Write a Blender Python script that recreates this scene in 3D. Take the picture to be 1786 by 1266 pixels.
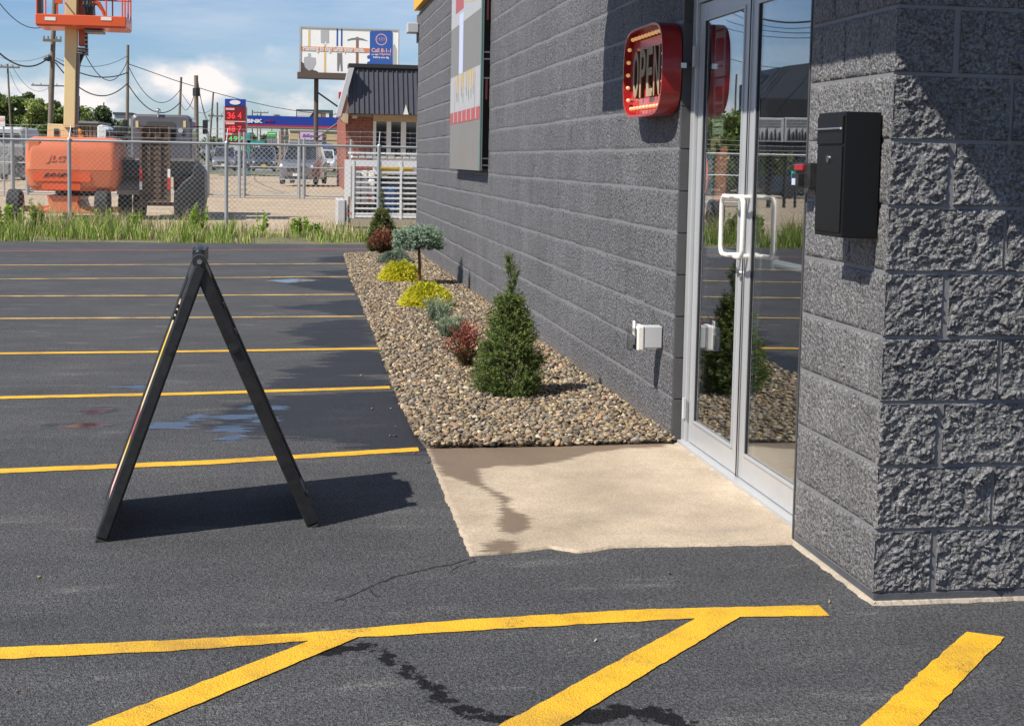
import bpy, bmesh, math, random
import numpy as np
from mathutils import Vector, Matrix
random.seed(7); RNG = np.random.default_rng(7)
scene = bpy.context.scene
for o in list(bpy.data.objects): bpy.data.objects.remove(o)
COL = scene.collection

# ------------------------------------------------------------------ camera
FPX, CXP, CYP, EYE = 2445.7, 893.0, 492.7, 1.34
_yaw, _pit, _rol = .1596, .0864, .0191
_cy, _sy, _cp, _sp = math.cos(_yaw), math.sin(_yaw), math.cos(_pit), math.sin(_pit)
FWD = Vector((_sy*_cp, _cy*_cp, -_sp)); _R = Vector((_cy, -_sy, 0)); _U = _R.cross(FWD)
RGT = math.cos(_rol)*_R + math.sin(_rol)*_U; UPV = -math.sin(_rol)*_R + math.cos(_rol)*_U
cd = bpy.data.cameras.new('camera'); cam = bpy.data.objects.new('camera', cd); COL.objects.link(cam)
cam.matrix_world = Matrix((( RGT.x, UPV.x, -FWD.x, 0), (RGT.y, UPV.y, -FWD.y, 0), (RGT.z, UPV.z, -FWD.z, EYE), (0, 0, 0, 1)))
cd.sensor_width = 36; cd.lens = 36*FPX/1786; cd.shift_y = (CYP-633)/1786; cd.clip_start = .05; cd.clip_end = 8000
scene.camera = cam
# ------------------------------------------------------------------ light
SUN = Vector((.80, .38, -1.0)).normalized()
sl = bpy.data.lights.new('sun', 'SUN'); sl.energy = 4.7; sl.angle = math.radians(.5); sl.color = (1, .94, .85)
so = bpy.data.objects.new('sun', sl); so.rotation_euler = SUN.to_track_quat('-Z', 'Y').to_euler(); so.location = (-8, -4, 10); COL.objects.link(so)
scene.view_settings.view_transform = 'Standard'; scene.view_settings.look = 'None'
scene.view_settings.exposure = .66; scene.view_settings.gamma = 1; scene.view_settings.use_curve_mapping = False
world = bpy.data.worlds.new('World'); scene.world = world; world.use_nodes = True
nt = world.node_tree; nt.nodes.clear()
def N(t, ty, **k):
    n = t.nodes.new(ty)
    for a, b in k.items(): setattr(n, a, b)
    return n
def setin(n, **k):
    for a, b in k.items(): n.inputs[a.replace('_', ' ')].default_value = b
def ramp(t, inp, stops, interp='LINEAR'):
    r = N(t, 'ShaderNodeValToRGB'); r.color_ramp.interpolation = interp
    e = r.color_ramp.elements
    while len(e) > 1: e.remove(e[0])
    e[0].position = stops[0][0]; e[0].color = stops[0][1]
    for p, c in stops[1:]:
        q = e.new(p); q.color = c
    t.links.new(inp, r.inputs[0]); return r
def g4(v): return (v, v, v, 1)
sky = N(nt, 'ShaderNodeTexSky'); sky.sky_type = 'NISHITA'; sky.sun_disc = False
sky.sun_elevation = math.atan(1/math.hypot(.80, .38)); sky.sun_rotation = math.atan2(-.80, -.38)
sky.air_density = 1.0; sky.dust_density = .25; sky.ozone_density = 3.5; sky.altitude = 100
tint = N(nt, 'ShaderNodeMix', data_type='RGBA', blend_type='MULTIPLY'); tint.inputs[0].default_value = 1
nt.links.new(sky.outputs[0], tint.inputs[6]); tint.inputs[7].default_value = (.82, .94, 1.17, 1)
tc = N(nt, 'ShaderNodeTexCoord'); sx = N(nt, 'ShaderNodeSeparateXYZ'); nt.links.new(tc.outputs['Generated'], sx.inputs[0])
def mth(t, op, a, b=None, c=None, clamp=False):
    m = N(t, 'ShaderNodeMath', operation=op); m.use_clamp = clamp
    for i, v in enumerate((a, b, c)):
        if v is None: continue
        if isinstance(v, (int, float)): m.inputs[i].default_value = v
        else: t.links.new(v, m.inputs[i])
    return m.outputs[0]
mp = N(nt, 'ShaderNodeMapping'); mp.inputs['Scale'].default_value = (1, 1, 1.7); mp.inputs['Location'].default_value = (.31, .12, .045)
nt.links.new(tc.outputs['Generated'], mp.inputs[0])
n1 = N(nt, 'ShaderNodeTexNoise'); setin(n1, Scale=13.0, Detail=9.0, Roughness=.52); nt.links.new(mp.outputs[0], n1.inputs['Vector'])
# cumulus sit in a low band round the whole horizon
top = mth(nt, 'SUBTRACT', .066, sx.outputs['Z']); top = mth(nt, 'MULTIPLY', top, 8.0)
dens = mth(nt, 'ADD', mth(nt, 'SUBTRACT', n1.outputs['Fac'], .545), mth(nt, 'MINIMUM', top, .18))
cm = mth(nt, 'MULTIPLY', dens, 6.0, clamp=True)
low = mth(nt, 'MULTIPLY', mth(nt, 'ADD', sx.outputs['Z'], .0), 60.0, clamp=True)
cm = mth(nt, 'MULTIPLY', cm, low)
# thin high wisps
mp2 = N(nt, 'ShaderNodeMapping'); mp2.inputs['Scale'].default_value = (1.2, 1.2, 7.0); mp2.inputs['Rotation'].default_value = (.0, .12, 0)
nt.links.new(tc.outputs['Generated'], mp2.inputs[0])
n2 = N(nt, 'ShaderNodeTexNoise'); setin(n2, Scale=3.4, Detail=8.0, Roughness=.58); nt.links.new(mp2.outputs[0], n2.inputs['Vector'])
wsp = mth(nt, 'MULTIPLY', mth(nt, 'SUBTRACT', n2.outputs['Fac'], .42), 2.8, clamp=True); wsp = mth(nt, 'MULTIPLY', wsp, .74)
n3 = N(nt, 'ShaderNodeTexNoise'); setin(n3, Scale=30.0, Detail=6.0, Roughness=.6); nt.links.new(mp.outputs[0], n3.inputs['Vector'])
cc = ramp(nt, mth(nt, 'ADD', mth(nt, 'MULTIPLY', n3.outputs['Fac'], .7), mth(nt, 'MULTIPLY', dens, .9)), [(.28, (6.2, 7.0, 8.3, 1)), (.50, (10.4, 9.8, 9.6, 1))])
m1 = N(nt, 'ShaderNodeMix', data_type='RGBA'); nt.links.new(wsp, m1.inputs[0]); nt.links.new(tint.outputs[2], m1.inputs[6]); m1.inputs[7].default_value = (7.6, 8.2, 8.9, 1)
m2 = N(nt, 'ShaderNodeMix', data_type='RGBA'); nt.links.new(cm, m2.inputs[0]); nt.links.new(m1.outputs[2], m2.inputs[6]); nt.links.new(cc.outputs[0], m2.inputs[7])
bg = N(nt, 'ShaderNodeBackground'); bg.inputs[1].default_value = .062; nt.links.new(m2.outputs[2], bg.inputs[0])
wo = N(nt, 'ShaderNodeOutputWorld'); nt.links.new(bg.outputs[0], wo.inputs[0])

# ------------------------------------------------------------------ measuring helpers: where a sight line meets the ground, a wall plane or a distance
GZ = -.03
def _ray(x, y): return FWD + RGT*((x-CXP)/FPX) - UPV*((y-CYP)/FPX)
def gnd(x, y, z=GZ):
    d = _ray(x, y); t = (z-EYE)/d.z; return Vector((d.x*t, d.y*t, z))
def atY(x, y, Y):
    d = _ray(x, y); t = Y/d.y; return Vector((d.x*t, Y, EYE+d.z*t))
def atX(x, y, X):
    d = _ray(x, y); t = X/d.x; return Vector((X, d.y*t, EYE+d.z*t))

# ------------------------------------------------------------------ noise
def _hash(ix, iy, iz, s):
    h = (ix.astype(np.int64)*374761393 + iy.astype(np.int64)*668265263 + iz.astype(np.int64)*2147483647 + s*974634777) & 0xffffffff
    h = ((h ^ (h >> 13))*1274126177) & 0xffffffff
    return ((h ^ (h >> 16)) & 0xffff)/65535.0
def vnoise(x, y, z=None, s=0):
    x = np.asarray(x, float); y = np.asarray(y, float); z = np.zeros_like(x) if z is None else np.asarray(z, float)
    ix, iy, iz = np.floor(x), np.floor(y), np.floor(z); fx, fy, fz = x-ix, y-iy, z-iz
    fx, fy, fz = [f*f*(3-2*f) for f in (fx, fy, fz)]
    r = 0
    for a in (0, 1):
        for b in (0, 1):
            for c in (0, 1):
                w = (fx if a else 1-fx)*(fy if b else 1-fy)*(fz if c else 1-fz)
                r = r + w*_hash(ix+a, iy+b, iz+c, s)
    return r
def fbm(x, y, z=None, s=0, o=4):
    r = 0; a = .5; k = 1.
    for i in range(o):
        r = r + a*vnoise(x*k, y*k, None if z is None else z*k, s+i*17); a *= .5; k *= 2.03
    return r

# ------------------------------------------------------------------ materials
MATS = {}
def mat(name, col, rough=.7, metal=0., var=.0, vscale=3., bump=0., bscale=60., spec=.5, col2=None, cscale=None, emit=None, estr=0., attr=None, coat=0., bdist=.004, stretch=None, fine=0., fscale=300., rnd=0.):
    if name in MATS: return MATS[name]
    m = bpy.data.materials.new(name); m.use_nodes = True; t = m.node_tree; b = t.nodes['Principled BSDF']
    b.inputs['Roughness'].default_value = rough; b.inputs['Metallic'].default_value = metal; b.inputs['Specular IOR Level'].default_value = spec
    b.inputs['Coat Weight'].default_value = coat
    c4 = (*col, 1); geo = N(t, 'ShaderNodeNewGeometry'); vec = geo.outputs['Position']
    if stretch:
        mpp = N(t, 'ShaderNodeMapping'); mpp.inputs['Scale'].default_value = stretch; t.links.new(vec, mpp.inputs[0]); vec = mpp.outputs[0]
    out = None
    if attr:
        at = N(t, 'ShaderNodeAttribute'); at.attribute_name = attr; out = at.outputs['Color']
    if col2 is not None:
        nz = N(t, 'ShaderNodeTexNoise'); setin(nz, Scale=cscale or vscale, Detail=6.0, Roughness=.6); t.links.new(vec, nz.inputs['Vector'])
        r = ramp(t, nz.outputs['Fac'], [(.38, c4), (.62, (*col2, 1))]); out = r.outputs[0]
    if var > 0:
        nz = N(t, 'ShaderNodeTexNoise'); setin(nz, Scale=vscale, Detail=7.0, Roughness=.65); t.links.new(vec, nz.inputs['Vector'])
        mr = N(t, 'ShaderNodeMapRange'); setin(mr, From_Min=.25, From_Max=.75, To_Min=1-var, To_Max=1+var); t.links.new(nz.outputs['Fac'], mr.inputs[0])
        hs = N(t, 'ShaderNodeHueSaturation'); t.links.new(mr.outputs[0], hs.inputs['Value'])
        if out is None: hs.inputs['Color'].default_value = c4
        else: t.links.new(out, hs.inputs['Color'])
        out = hs.outputs[0]
    if fine > 0:
        nz = N(t, 'ShaderNodeTexNoise'); setin(nz, Scale=fscale, Detail=3.0, Roughness=.75); t.links.new(vec, nz.inputs['Vector'])
        mr = N(t, 'ShaderNodeMapRange'); setin(mr, From_Min=.38, From_Max=.62, To_Min=1-fine, To_Max=1+fine); t.links.new(nz.outputs['Fac'], mr.inputs[0])
        hs = N(t, 'ShaderNodeHueSaturation'); t.links.new(mr.outputs[0], hs.inputs['Value'])
        if out is None: hs.inputs['Color'].default_value = c4
        else: t.links.new(out, hs.inputs['Color'])
        out = hs.outputs[0]
    if rnd > 0:
        oi = N(t, 'ShaderNodeObjectInfo'); mr = N(t, 'ShaderNodeMapRange'); setin(mr, To_Min=1-rnd, To_Max=1+rnd); t.links.new(oi.outputs['Random'], mr.inputs[0])
        hs = N(t, 'ShaderNodeHueSaturation'); t.links.new(mr.outputs[0], hs.inputs['Value']); t.links.new(out, hs.inputs['Color']); out = hs.outputs[0]
    if out is None: b.inputs['Base Color'].default_value = c4
    else: t.links.new(out, b.inputs['Base Color'])
    if bump > 0:
        nz = N(t, 'ShaderNodeTexNoise'); setin(nz, Scale=bscale, Detail=4.0, Roughness=.6); t.links.new(vec, nz.inputs['Vector'])
        bp = N(t, 'ShaderNodeBump'); setin(bp, Strength=bump, Distance=bdist); t.links.new(nz.outputs['Fac'], bp.inputs['Height']); t.links.new(bp.outputs[0], b.inputs['Normal'])
    if emit: b.inputs['Emission Color'].default_value = (*emit, 1); b.inputs['Emission Strength'].default_value = estr
    MATS[name] = m; return m

M_blk = mat('split_face_block', (.118, .118, .125), .66, var=.14, vscale=2.2, bump=1.0, bscale=62, bdist=.022, fine=.72, fscale=75, rnd=.08)
M_blk2 = mat('split_face_block_pier', (.148, .147, .149), .5, var=.18, vscale=6, bump=1.0, bscale=70, bdist=.018, fine=.62, fscale=95, rnd=.08)
M_mort = mat('painted_mortar', (.165, .165, .172), .6, var=.12, vscale=9, bump=.3, bscale=120)
M_smooth = mat('smooth_painted_block', (.052, .053, .056), .55, var=.1, vscale=12, bump=.25, bscale=200)
M_foot = mat('painted_footing', (.075, .078, .086), .6, var=.2, vscale=14, bump=.5, bscale=60)
M_conc = mat('raw_concrete', (.33, .28, .22), .85, var=.18, vscale=5, bump=.6, bscale=90, fine=.12)
M_alum = mat('brushed_aluminium', (.50, .51, .52), .42, metal=.45, var=.05, vscale=5)
M_white_rub = mat('pale_seal', (.62, .62, .6), .5)
M_black = mat('black_powder_coat', (.006, .006, .006), .45, spec=.28, bump=.15, bscale=500, bdist=.001)
M_plast = mat('black_plastic', (.012, .012, .013), .42, col2=(.022, .022, .022), cscale=26, var=.2, vscale=20, bump=.2, bscale=160, bdist=.002)
M_steel = mat('steel', (.6, .6, .6), .28, metal=1)
M_galv = mat('galvanised_steel', (.36, .38, .39), .45, metal=.5, var=.12, vscale=8)
M_wire = mat('fence_wire', (.40, .42, .43), .5, metal=.35)
M_red = mat('red_enamel', (.30, .012, .014), .32, coat=.3)
M_redback = mat('red_enamel_back', (.55, .05, .06), .22, coat=.6)
M_wood = mat('weathered_wood', (.34, .25, .15), .7, var=.3, vscale=14, stretch=(1, 1, .12), bump=.3)
M_wdark = mat('dark_wood_edge', (.06, .035, .02), .7)
M_bulb = mat('lit_bulb', (.75, .38, .22), .12, emit=(1., .52, .18), estr=.28)
M_glassb = mat('bulb_glass', (.8, .45, .35), .08, coat=1.)
M_orange = mat('orange_paint', (.60, .155, .06), .42, var=.07, vscale=2, coat=.2)
M_orange2 = mat('bright_orange_paint', (.62, .085, .015), .4, var=.07, vscale=2, coat=.2)
M_cream = mat('cream_paint', (.66, .52, .27), .5, var=.08, vscale=3)
M_dark = mat('dark_rubber', (.018, .018, .018), .8, var=.2, vscale=5)
M_hose = mat('black_hose', (.02, .02, .022), .5)
M_greyp = mat('grey_truck_paint', (.10, .10, .115), .3, coat=.5)
M_rust = mat('rusty_brown_steel', (.05, .032, .022), .8, col2=(.12, .075, .045), cscale=9, bump=.4)
M_bedst = mat('black_bed_steel', (.02, .021, .024), .5, var=.2)
M_glassd = mat('dark_window_glass', (.012, .014, .016), .06, coat=1.)
M_chrome = mat('chrome', (.75, .76, .78), .1, metal=1)
M_white = mat('white_paint', (.72, .72, .70), .45, var=.05)
M_offw = mat('white_trim', (.66, .64, .60), .5, var=.06)
M_brick = mat('red_brick', (.19, .055, .035), .8, var=.25, vscale=3, col2=(.30, .10, .06), cscale=6)
M_bmort = mat('brick_mortar', (.30, .25, .22), .9)
M_mans = mat('charcoal_metal_roof', (.055, .058, .068), .42, var=.08)
M_soff = mat('tan_soffit', (.42, .32, .22), .7, var=.15)
M_copper = mat('weathered_copper_trim', (.25, .13, .09), .6)
M_pole = mat('weathered_pole_wood', (.155, .13, .10), .85, var=.2, vscale=3)
M_polesteel = mat('brown_steel_pole', (.10, .07, .055), .6)
M_cable = mat('black_cable', (.03, .035, .04), .6)
M_blue = mat('blue_fascia', (.015, .045, .30), .4)
M_blueb = mat('billboard_blue', (.03, .10, .36), .5)
M_redf = mat('red_fascia', (.50, .02, .03), .45)
M_redled = mat('red_led', (.6, .02, .02), .4, emit=(1, .05, .04), estr=.45)
M_grnled = mat('green_led', (.05, .5, .1), .4, emit=(.1, 1, .2), estr=.25)
M_beige = mat('beige_stucco', (.56, .43, .24), .8, var=.08)
M_pink = mat('pale_pink_sign', (.62, .50, .64), .5)
M_purple = mat('purple_lettering', (.22, .04, .40), .5)
M_green = mat('green_panel', (.05, .42, .06), .5)
M_teal = mat('teal_panel', (.02, .28, .27), .5)
M_bbwhite = mat('billboard_vinyl', (.84, .84, .82), .6, var=.05, vscale=.6)
M_bbor = mat('billboard_orange', (.62, .24, .10), .6)
M_grey = mat('mid_grey_metal', (.20, .20, .20), .5)
M_lgrey = mat('light_grey', (.42, .43, .44), .5)
M_barrel = mat('blue_plastic', (.03, .17, .50), .4)
M_yel = mat('yellow_plastic', (.60, .40, .04), .5)
M_slate = mat('slate_blue_cladding', (.045, .055, .075), .6, var=.08, vscale=1)
M_poster_o = mat('orange_poster', (.75, .26, .13), .6)
M_teald = mat('teal_poster', (.10, .27, .33), .6)
M_paper = mat('white_paper', (.70, .70, .66), .7)
M_palegreen = mat('pale_green_paper', (.58, .62, .45), .7)
M_tan = mat('tan_paper', (.55, .44, .24), .7)
M_pinkp = mat('pink_print', (.75, .40, .36), .6)
M_silver = mat('silver_car_paint', (.28, .29, .32), .25, metal=.5, coat=.7)
M_carw = mat('white_car_paint', (.62, .63, .64), .25, coat=.7)
M_carb = mat('dark_blue_car_paint', (.035, .045, .07), .2, coat=.8)
M_carg = mat('grey_car_paint', (.20, .21, .24), .25, metal=.4, coat=.7)
M_lamp = mat('headlamp_glass', (.7, .72, .74), .08, coat=1)
M_ambr = mat('amber_lens', (.75, .28, .03), .25)
M_redlens = mat('red_lens', (.55, .01, .01), .25)
M_tile = mat('dark_floor_tile', (.06, .06, .06), .3)
M_inw = mat('interior_wall', (.16, .16, .16), .8)
M_stick = mat('pale_wood', (.68, .50, .24), .6, var=.1, vscale=8)
M_screen = mat('grey_display_face', (.185, .18, .17), .5, var=.06, vscale=2, fine=.06, fscale=80)
M_screenl = mat('pale_display_face', (.36, .37, .38), .5, var=.12, vscale=12, stretch=(1, 3, .6))
M_gold = mat('gold_lettering', (.50, .36, .13), .5)
M_dred = mat('dull_red_print', (.36, .08, .08), .5)
M_stripe = mat('pale_blue_stripe', (.46, .50, .66), .5)
M_yband = mat('yellow_parapet', (.66, .36, .03), .6, var=.06)

def weather(m, dirt=(.17, .14, .11, 1), hgt=.16, amt=.5, streak=.10):
    t = m.node_tree; b = t.nodes['Principled BSDF']; lk = b.inputs['Base Color'].links[0]; src = lk.from_socket; geo = N(t, 'ShaderNodeNewGeometry'); sp_ = N(t, 'ShaderNodeSeparateXYZ'); t.links.new(geo.outputs['Position'], sp_.inputs[0])
    mp_ = N(t, 'ShaderNodeMapping'); mp_.inputs['Scale'].default_value = (1, 1, .09); t.links.new(geo.outputs['Position'], mp_.inputs[0])
    n_ = N(t, 'ShaderNodeTexNoise'); setin(n_, Scale=9.0, Detail=6.0, Roughness=.65); t.links.new(mp_.outputs[0], n_.inputs['Vector'])
    mr = N(t, 'ShaderNodeMapRange'); setin(mr, From_Min=.35, From_Max=.65, To_Min=1-streak, To_Max=1+streak); t.links.new(n_.outputs['Fac'], mr.inputs[0])
    hs = N(t, 'ShaderNodeHueSaturation'); t.links.new(src, hs.inputs['Color']); t.links.new(mr.outputs[0], hs.inputs['Value'])
    n2_ = N(t, 'ShaderNodeTexNoise'); setin(n2_, Scale=14.0, Detail=8.0, Roughness=.7); t.links.new(geo.outputs['Position'], n2_.inputs['Vector'])
    g_ = mth(t, 'SUBTRACT', 1.0, mth(t, 'DIVIDE', mth(t, 'ADD', sp_.outputs['Z'], .03), hgt), None, True); f_ = mth(t, 'MULTIPLY', mth(t, 'MULTIPLY', mth(t, 'ADD', g_, mth(t, 'SUBTRACT', n2_.outputs['Fac'], .62)), g_), amt*2.2, clamp=True)
    m_ = N(t, 'ShaderNodeMix', data_type='RGBA'); t.links.new(f_, m_.inputs[0]); t.links.new(hs.outputs[0], m_.inputs[6]); m_.inputs[7].default_value = dirt; t.links.new(m_.outputs[2], b.inputs['Base Color'])
def attr_mat(name, rough=.7, bump=0, bscale=80, trans=0., bdist=.003, var=0., vscale=40):
    m = mat(name, (.5, .5, .5), rough, attr='Col', bump=bump, bscale=bscale, bdist=bdist, var=var, vscale=vscale, spec=.3)
    if trans:
        t = m.node_tree; b = t.nodes['Principled BSDF']; o = t.nodes['Material Output']
        tr = N(t, 'ShaderNodeBsdfTranslucent'); mx = N(t, 'ShaderNodeMixShader'); mx.inputs[0].default_value = trans
        at = [n for n in t.nodes if n.type == 'ATTRIBUTE'][0]
        t.links.new(at.outputs['Color'], tr.inputs[0]); t.links.new(b.outputs[0], mx.inputs[1]); t.links.new(tr.outputs[0], mx.inputs[2]); t.links.new(mx.outputs[0], o.inputs[0])
    return m
weather(M_blk); weather(M_blk2, amt=.35, hgt=.12)
M_leaf = attr_mat('foliage', .55, trans=.25)
M_stone = attr_mat('river_stone', .75, bump=.5, bscale=140, var=.3, vscale=90)

# glass of the doors: clear sheet whose reflection grows with the viewing angle
M_glass = bpy.data.materials.new('door_glass'); M_glass.use_nodes = True
t = M_glass.node_tree; t.nodes.clear()
mpg = N(t, 'ShaderNodeMapping'); mpg.inputs['Scale'].default_value = (1, 1, .35); geo = N(t, 'ShaderNodeNewGeometry'); t.links.new(geo.outputs['Position'], mpg.inputs[0])
nz = N(t, 'ShaderNodeTexNoise'); setin(nz, Scale=5.0, Detail=1.0); t.links.new(mpg.outputs[0], nz.inputs['Vector'])
bp = N(t, 'ShaderNodeBump'); setin(bp, Strength=.012, Distance=.01); t.links.new(nz.outputs['Fac'], bp.inputs['Height'])
tr = N(t, 'ShaderNodeBsdfTransparent'); tr.inputs[0].default_value = (.86, .89, .89, 1)
gl = N(t, 'ShaderNodeBsdfGlossy'); gl.inputs['Roughness'].default_value = .004; gl.inputs['Color'].default_value = (.95, .97, 1, 1); t.links.new(bp.outputs[0], gl.inputs['Normal'])
vm = N(t, 'ShaderNodeVectorMath', operation='DOT_PRODUCT'); t.links.new(geo.outputs['Incoming'], vm.inputs[0]); t.links.new(geo.outputs['Normal'], vm.inputs[1])
fac = mth(t, 'POWER', mth(t, 'SUBTRACT', 1.0, mth(t, 'ABSOLUTE', vm.outputs['Value'])), 5.0)
fac = mth(t, 'MINIMUM', mth(t, 'MULTIPLY', mth(t, 'ADD', mth(t, 'MULTIPLY', fac, .96), .04), 2.5), .95)
mx = N(t, 'ShaderNodeMixShader'); t.links.new(fac, mx.inputs[0]); t.links.new(tr.outputs[0], mx.inputs[1]); t.links.new(gl.outputs[0], mx.inputs[2])
mo = N(t, 'ShaderNodeOutputMaterial'); t.links.new(mx.outputs[0], mo.inputs[0])
M_clear = bpy.data.materials.new('clear_plastic'); M_clear.use_nodes = True
t = M_clear.node_tree; t.nodes.clear(); fr = N(t, 'ShaderNodeFresnel'); fr.inputs[0].default_value = 1.5
tr = N(t, 'ShaderNodeBsdfTransparent'); tr.inputs[0].default_value = (.86, .87, .87, 1); gl = N(t, 'ShaderNodeBsdfGlossy'); gl.inputs['Roughness'].default_value = .05
mx = N(t, 'ShaderNodeMixShader'); t.links.new(fr.outputs[0], mx.inputs[0]); t.links.new(tr.outputs[0], mx.inputs[1]); t.links.new(gl.outputs[0], mx.inputs[2])
mo = N(t, 'ShaderNodeOutputMaterial'); t.links.new(mx.outputs[0], mo.inputs[0])

# ------------------------------------------------------------------ mesh helpers
class MB:
    def __init__(s): s.v = []; s.f = []
    def add(s, vs, fs):
        k = len(s.v); s.v += [tuple(v) for v in vs]; s.f += [tuple(i+k for i in f) for f in fs]; return s
    def box(s, x0, x1, y0, y1, z0, z1):
        return s.add([(x0,y0,z0),(x1,y0,z0),(x1,y1,z0),(x0,y1,z0),(x0,y0,z1),(x1,y0,z1),(x1,y1,z1),(x0,y1,z1)], [(0,3,2,1),(4,5,6,7),(0,1,5,4),(1,2,6,5),(2,3,7,6),(3,0,4,7)])
    def prism(s, pts, axis, a, b):
        """closed outline pts (2D) swept along an axis from a to b"""
        n = len(pts)
        def mk(p, q):
            if axis == 'x': return (q, p[0], p[1])
            if axis == 'y': return (p[0], q, p[1])
            return (p[0], p[1], q)
        vs = [mk(p, a) for p in pts] + [mk(p, b) for p in pts]
        return s.add(vs, [tuple(range(n))[::-1], tuple(range(n, 2*n))] + [(i, (i+1) % n, (i+1) % n+n, i+n) for i in range(n)])
    def tube(s, pts, r, n=8, cap=True):
        pts = [Vector(p) for p in pts]; rs = r if isinstance(r, (list, tuple)) else [r]*len(pts)
        vs = []; fs = []; prev = None
        for i, p in enumerate(pts):
            d = (pts[min(i+1, len(pts)-1)]-pts[max(i-1, 0)]).normalized()
            if prev is None:
                a = d.cross(Vector((0, 0, 1)));
                if a.length < .01: a = d.cross(Vector((0, 1, 0)))
                a.normalize()
            else:
                a = (prev - d*prev.dot(d)); a = a.normalized() if a.length > 1e-6 else d.orthogonal().normalized()
            b = d.cross(a); prev = a
            for j in range(n):
                th = 2*math.pi*j/n; vs.append(p + (a*math.cos(th)+b*math.sin(th))*rs[i])
        for i in range(len(pts)-1):
            for j in range(n): fs.append((i*n+j, i*n+(j+1) % n, (i+1)*n+(j+1) % n, (i+1)*n+j))
        if cap: fs.append(tuple(range(n))[::-1]); fs.append(tuple(range((len(pts)-1)*n, len(pts)*n)))
        return s.add(vs, fs)
    def disc(s, c, nrm, r, h, n=16):
        c = Vector(c); nrm = Vector(nrm).normalized(); return s.tube([c, c+nrm*h], r, n)
    def ball(s, c, r, seg=10, ring=6, sc=(1, 1, 1)):
        vs = [(c[0], c[1], c[2]-r*sc[2])]
        for i in range(1, ring):
            ph = -math.pi/2+math.pi*i/ring
            for j in range(seg):
                th = 2*math.pi*j/seg; vs.append((c[0]+r*sc[0]*math.cos(ph)*math.cos(th), c[1]+r*sc[1]*math.cos(ph)*math.sin(th), c[2]+r*sc[2]*math.sin(ph)))
        vs.append((c[0], c[1], c[2]+r*sc[2])); L = len(vs)-1; fs = []
        for j in range(seg): fs.append((0, 1+(j+1) % seg, 1+j)); fs.append((L, L-seg+j, L-seg+(j+1) % seg))
        for i in range(ring-2):
            for j in range(seg): fs.append((1+i*seg+j, 1+i*seg+(j+1) % seg, 1+(i+1)*seg+(j+1) % seg, 1+(i+1)*seg+j))
        return s.add(vs, fs)
    def loft(s, rings, cap=True):
        n = len(rings[0]); vs = [v for r in rings for v in r]; fs = []
        for i in range(len(rings)-1):
            for j in range(n): fs.append((i*n+j, i*n+(j+1) % n, (i+1)*n+(j+1) % n, (i+1)*n+j))
        if cap: fs.append(tuple(range(n))[::-1]); fs.append(tuple(range((len(rings)-1)*n, len(rings)*n)))
        return s.add(vs, fs)
def total_loc(o):
    v = Vector((0, 0, 0))
    while o is not None: v += o.location; o = o.parent
    return v
def link(name, me, m, parent=None, loc=None, smooth=False, bevel=0, fixn=True, seg=2):
    if fixn:
        bm = bmesh.new(); bm.from_mesh(me); bmesh.ops.recalc_face_normals(bm, faces=bm.faces); bm.to_mesh(me); bm.free()
    if m is not None: me.materials.append(m)
    o = bpy.data.objects.new(name, me); COL.objects.link(o)
    base = total_loc(parent) if parent else Vector((0, 0, 0))
    if loc is None: loc = Vector(base)
    o.location = Vector(loc)-base; me.transform(Matrix.Translation(-Vector(loc)))
    if parent: o.parent = parent
    if smooth:
        me.polygons.foreach_set('use_smooth', [True]*len(me.polygons))
        try: me.set_sharp_from_angle(angle=math.radians(38))
        except Exception: pass
    if bevel:
        b = o.modifiers.new('bevel', 'BEVEL'); b.width = bevel; b.segments = seg; b.limit_method = 'ANGLE'; b.angle_limit = math.radians(40)
    me.update(); return o
def build(name, mb, m, parent=None, **k):
    me = bpy.data.meshes.new(name); me.from_pydata(mb.v, [], mb.f); return link(name, me, m, parent, **k)
def npmesh(name, V, F, m, parent=None, colors=None, smooth=False, loc=None, attrs=None):
    """V (n,3), F (k,3|4) arrays -> one mesh object; colors per vertex"""
    me = bpy.data.meshes.new(name); V = np.asarray(V, np.float32); F = np.asarray(F, np.int32); k = F.shape[1]
    me.vertices.add(len(V)); me.vertices.foreach_set('co', V.ravel())
    me.loops.add(F.size); me.loops.foreach_set('vertex_index', F.ravel())
    me.polygons.add(len(F)); me.polygons.foreach_set('loop_start', np.arange(0, F.size, k, dtype=np.int32))
    try: me.polygons.foreach_set('loop_total', np.full(len(F), k, np.int32))
    except Exception: pass
    if smooth: me.polygons.foreach_set('use_smooth', np.ones(len(F), bool))
    me.update(calc_edges=True)
    if colors is not None:
        ca = me.color_attributes.new('Col', 'FLOAT_COLOR', 'POINT'); c = np.ones((len(V), 4), np.float32); c[:, :3] = colors; ca.data.foreach_set('color', c.ravel())
    for an, av in (attrs or {}).items():
        a = me.attributes.new(an, 'FLOAT', 'POINT'); a.data.foreach_set('value', np.asarray(av, np.float32))
    return link(name, me, m, parent, loc=loc, fixn=False)
def tag(o, label=None, cat=None, group=None, kind=None):
    if label: o['label'] = label
    if cat: o['category'] = cat
    if group: o['group'] = group
    if kind: o['kind'] = kind
    return o
def thing(name, label, cat, loc=(0, 0, 0), group=None):
    o = bpy.data.objects.new(name, None); COL.objects.link(o); o.location = loc; o.empty_display_size = .1
    return tag(o, label, cat, group)
def dup(root, loc, label=None, parent=None):
    r = root.copy(); COL.objects.link(r)
    if parent is None: r.location = loc
    else: r.parent = parent
    if label: r['label'] = label
    for ch in root.children: dup(ch, None, None, r)
    return r
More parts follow.
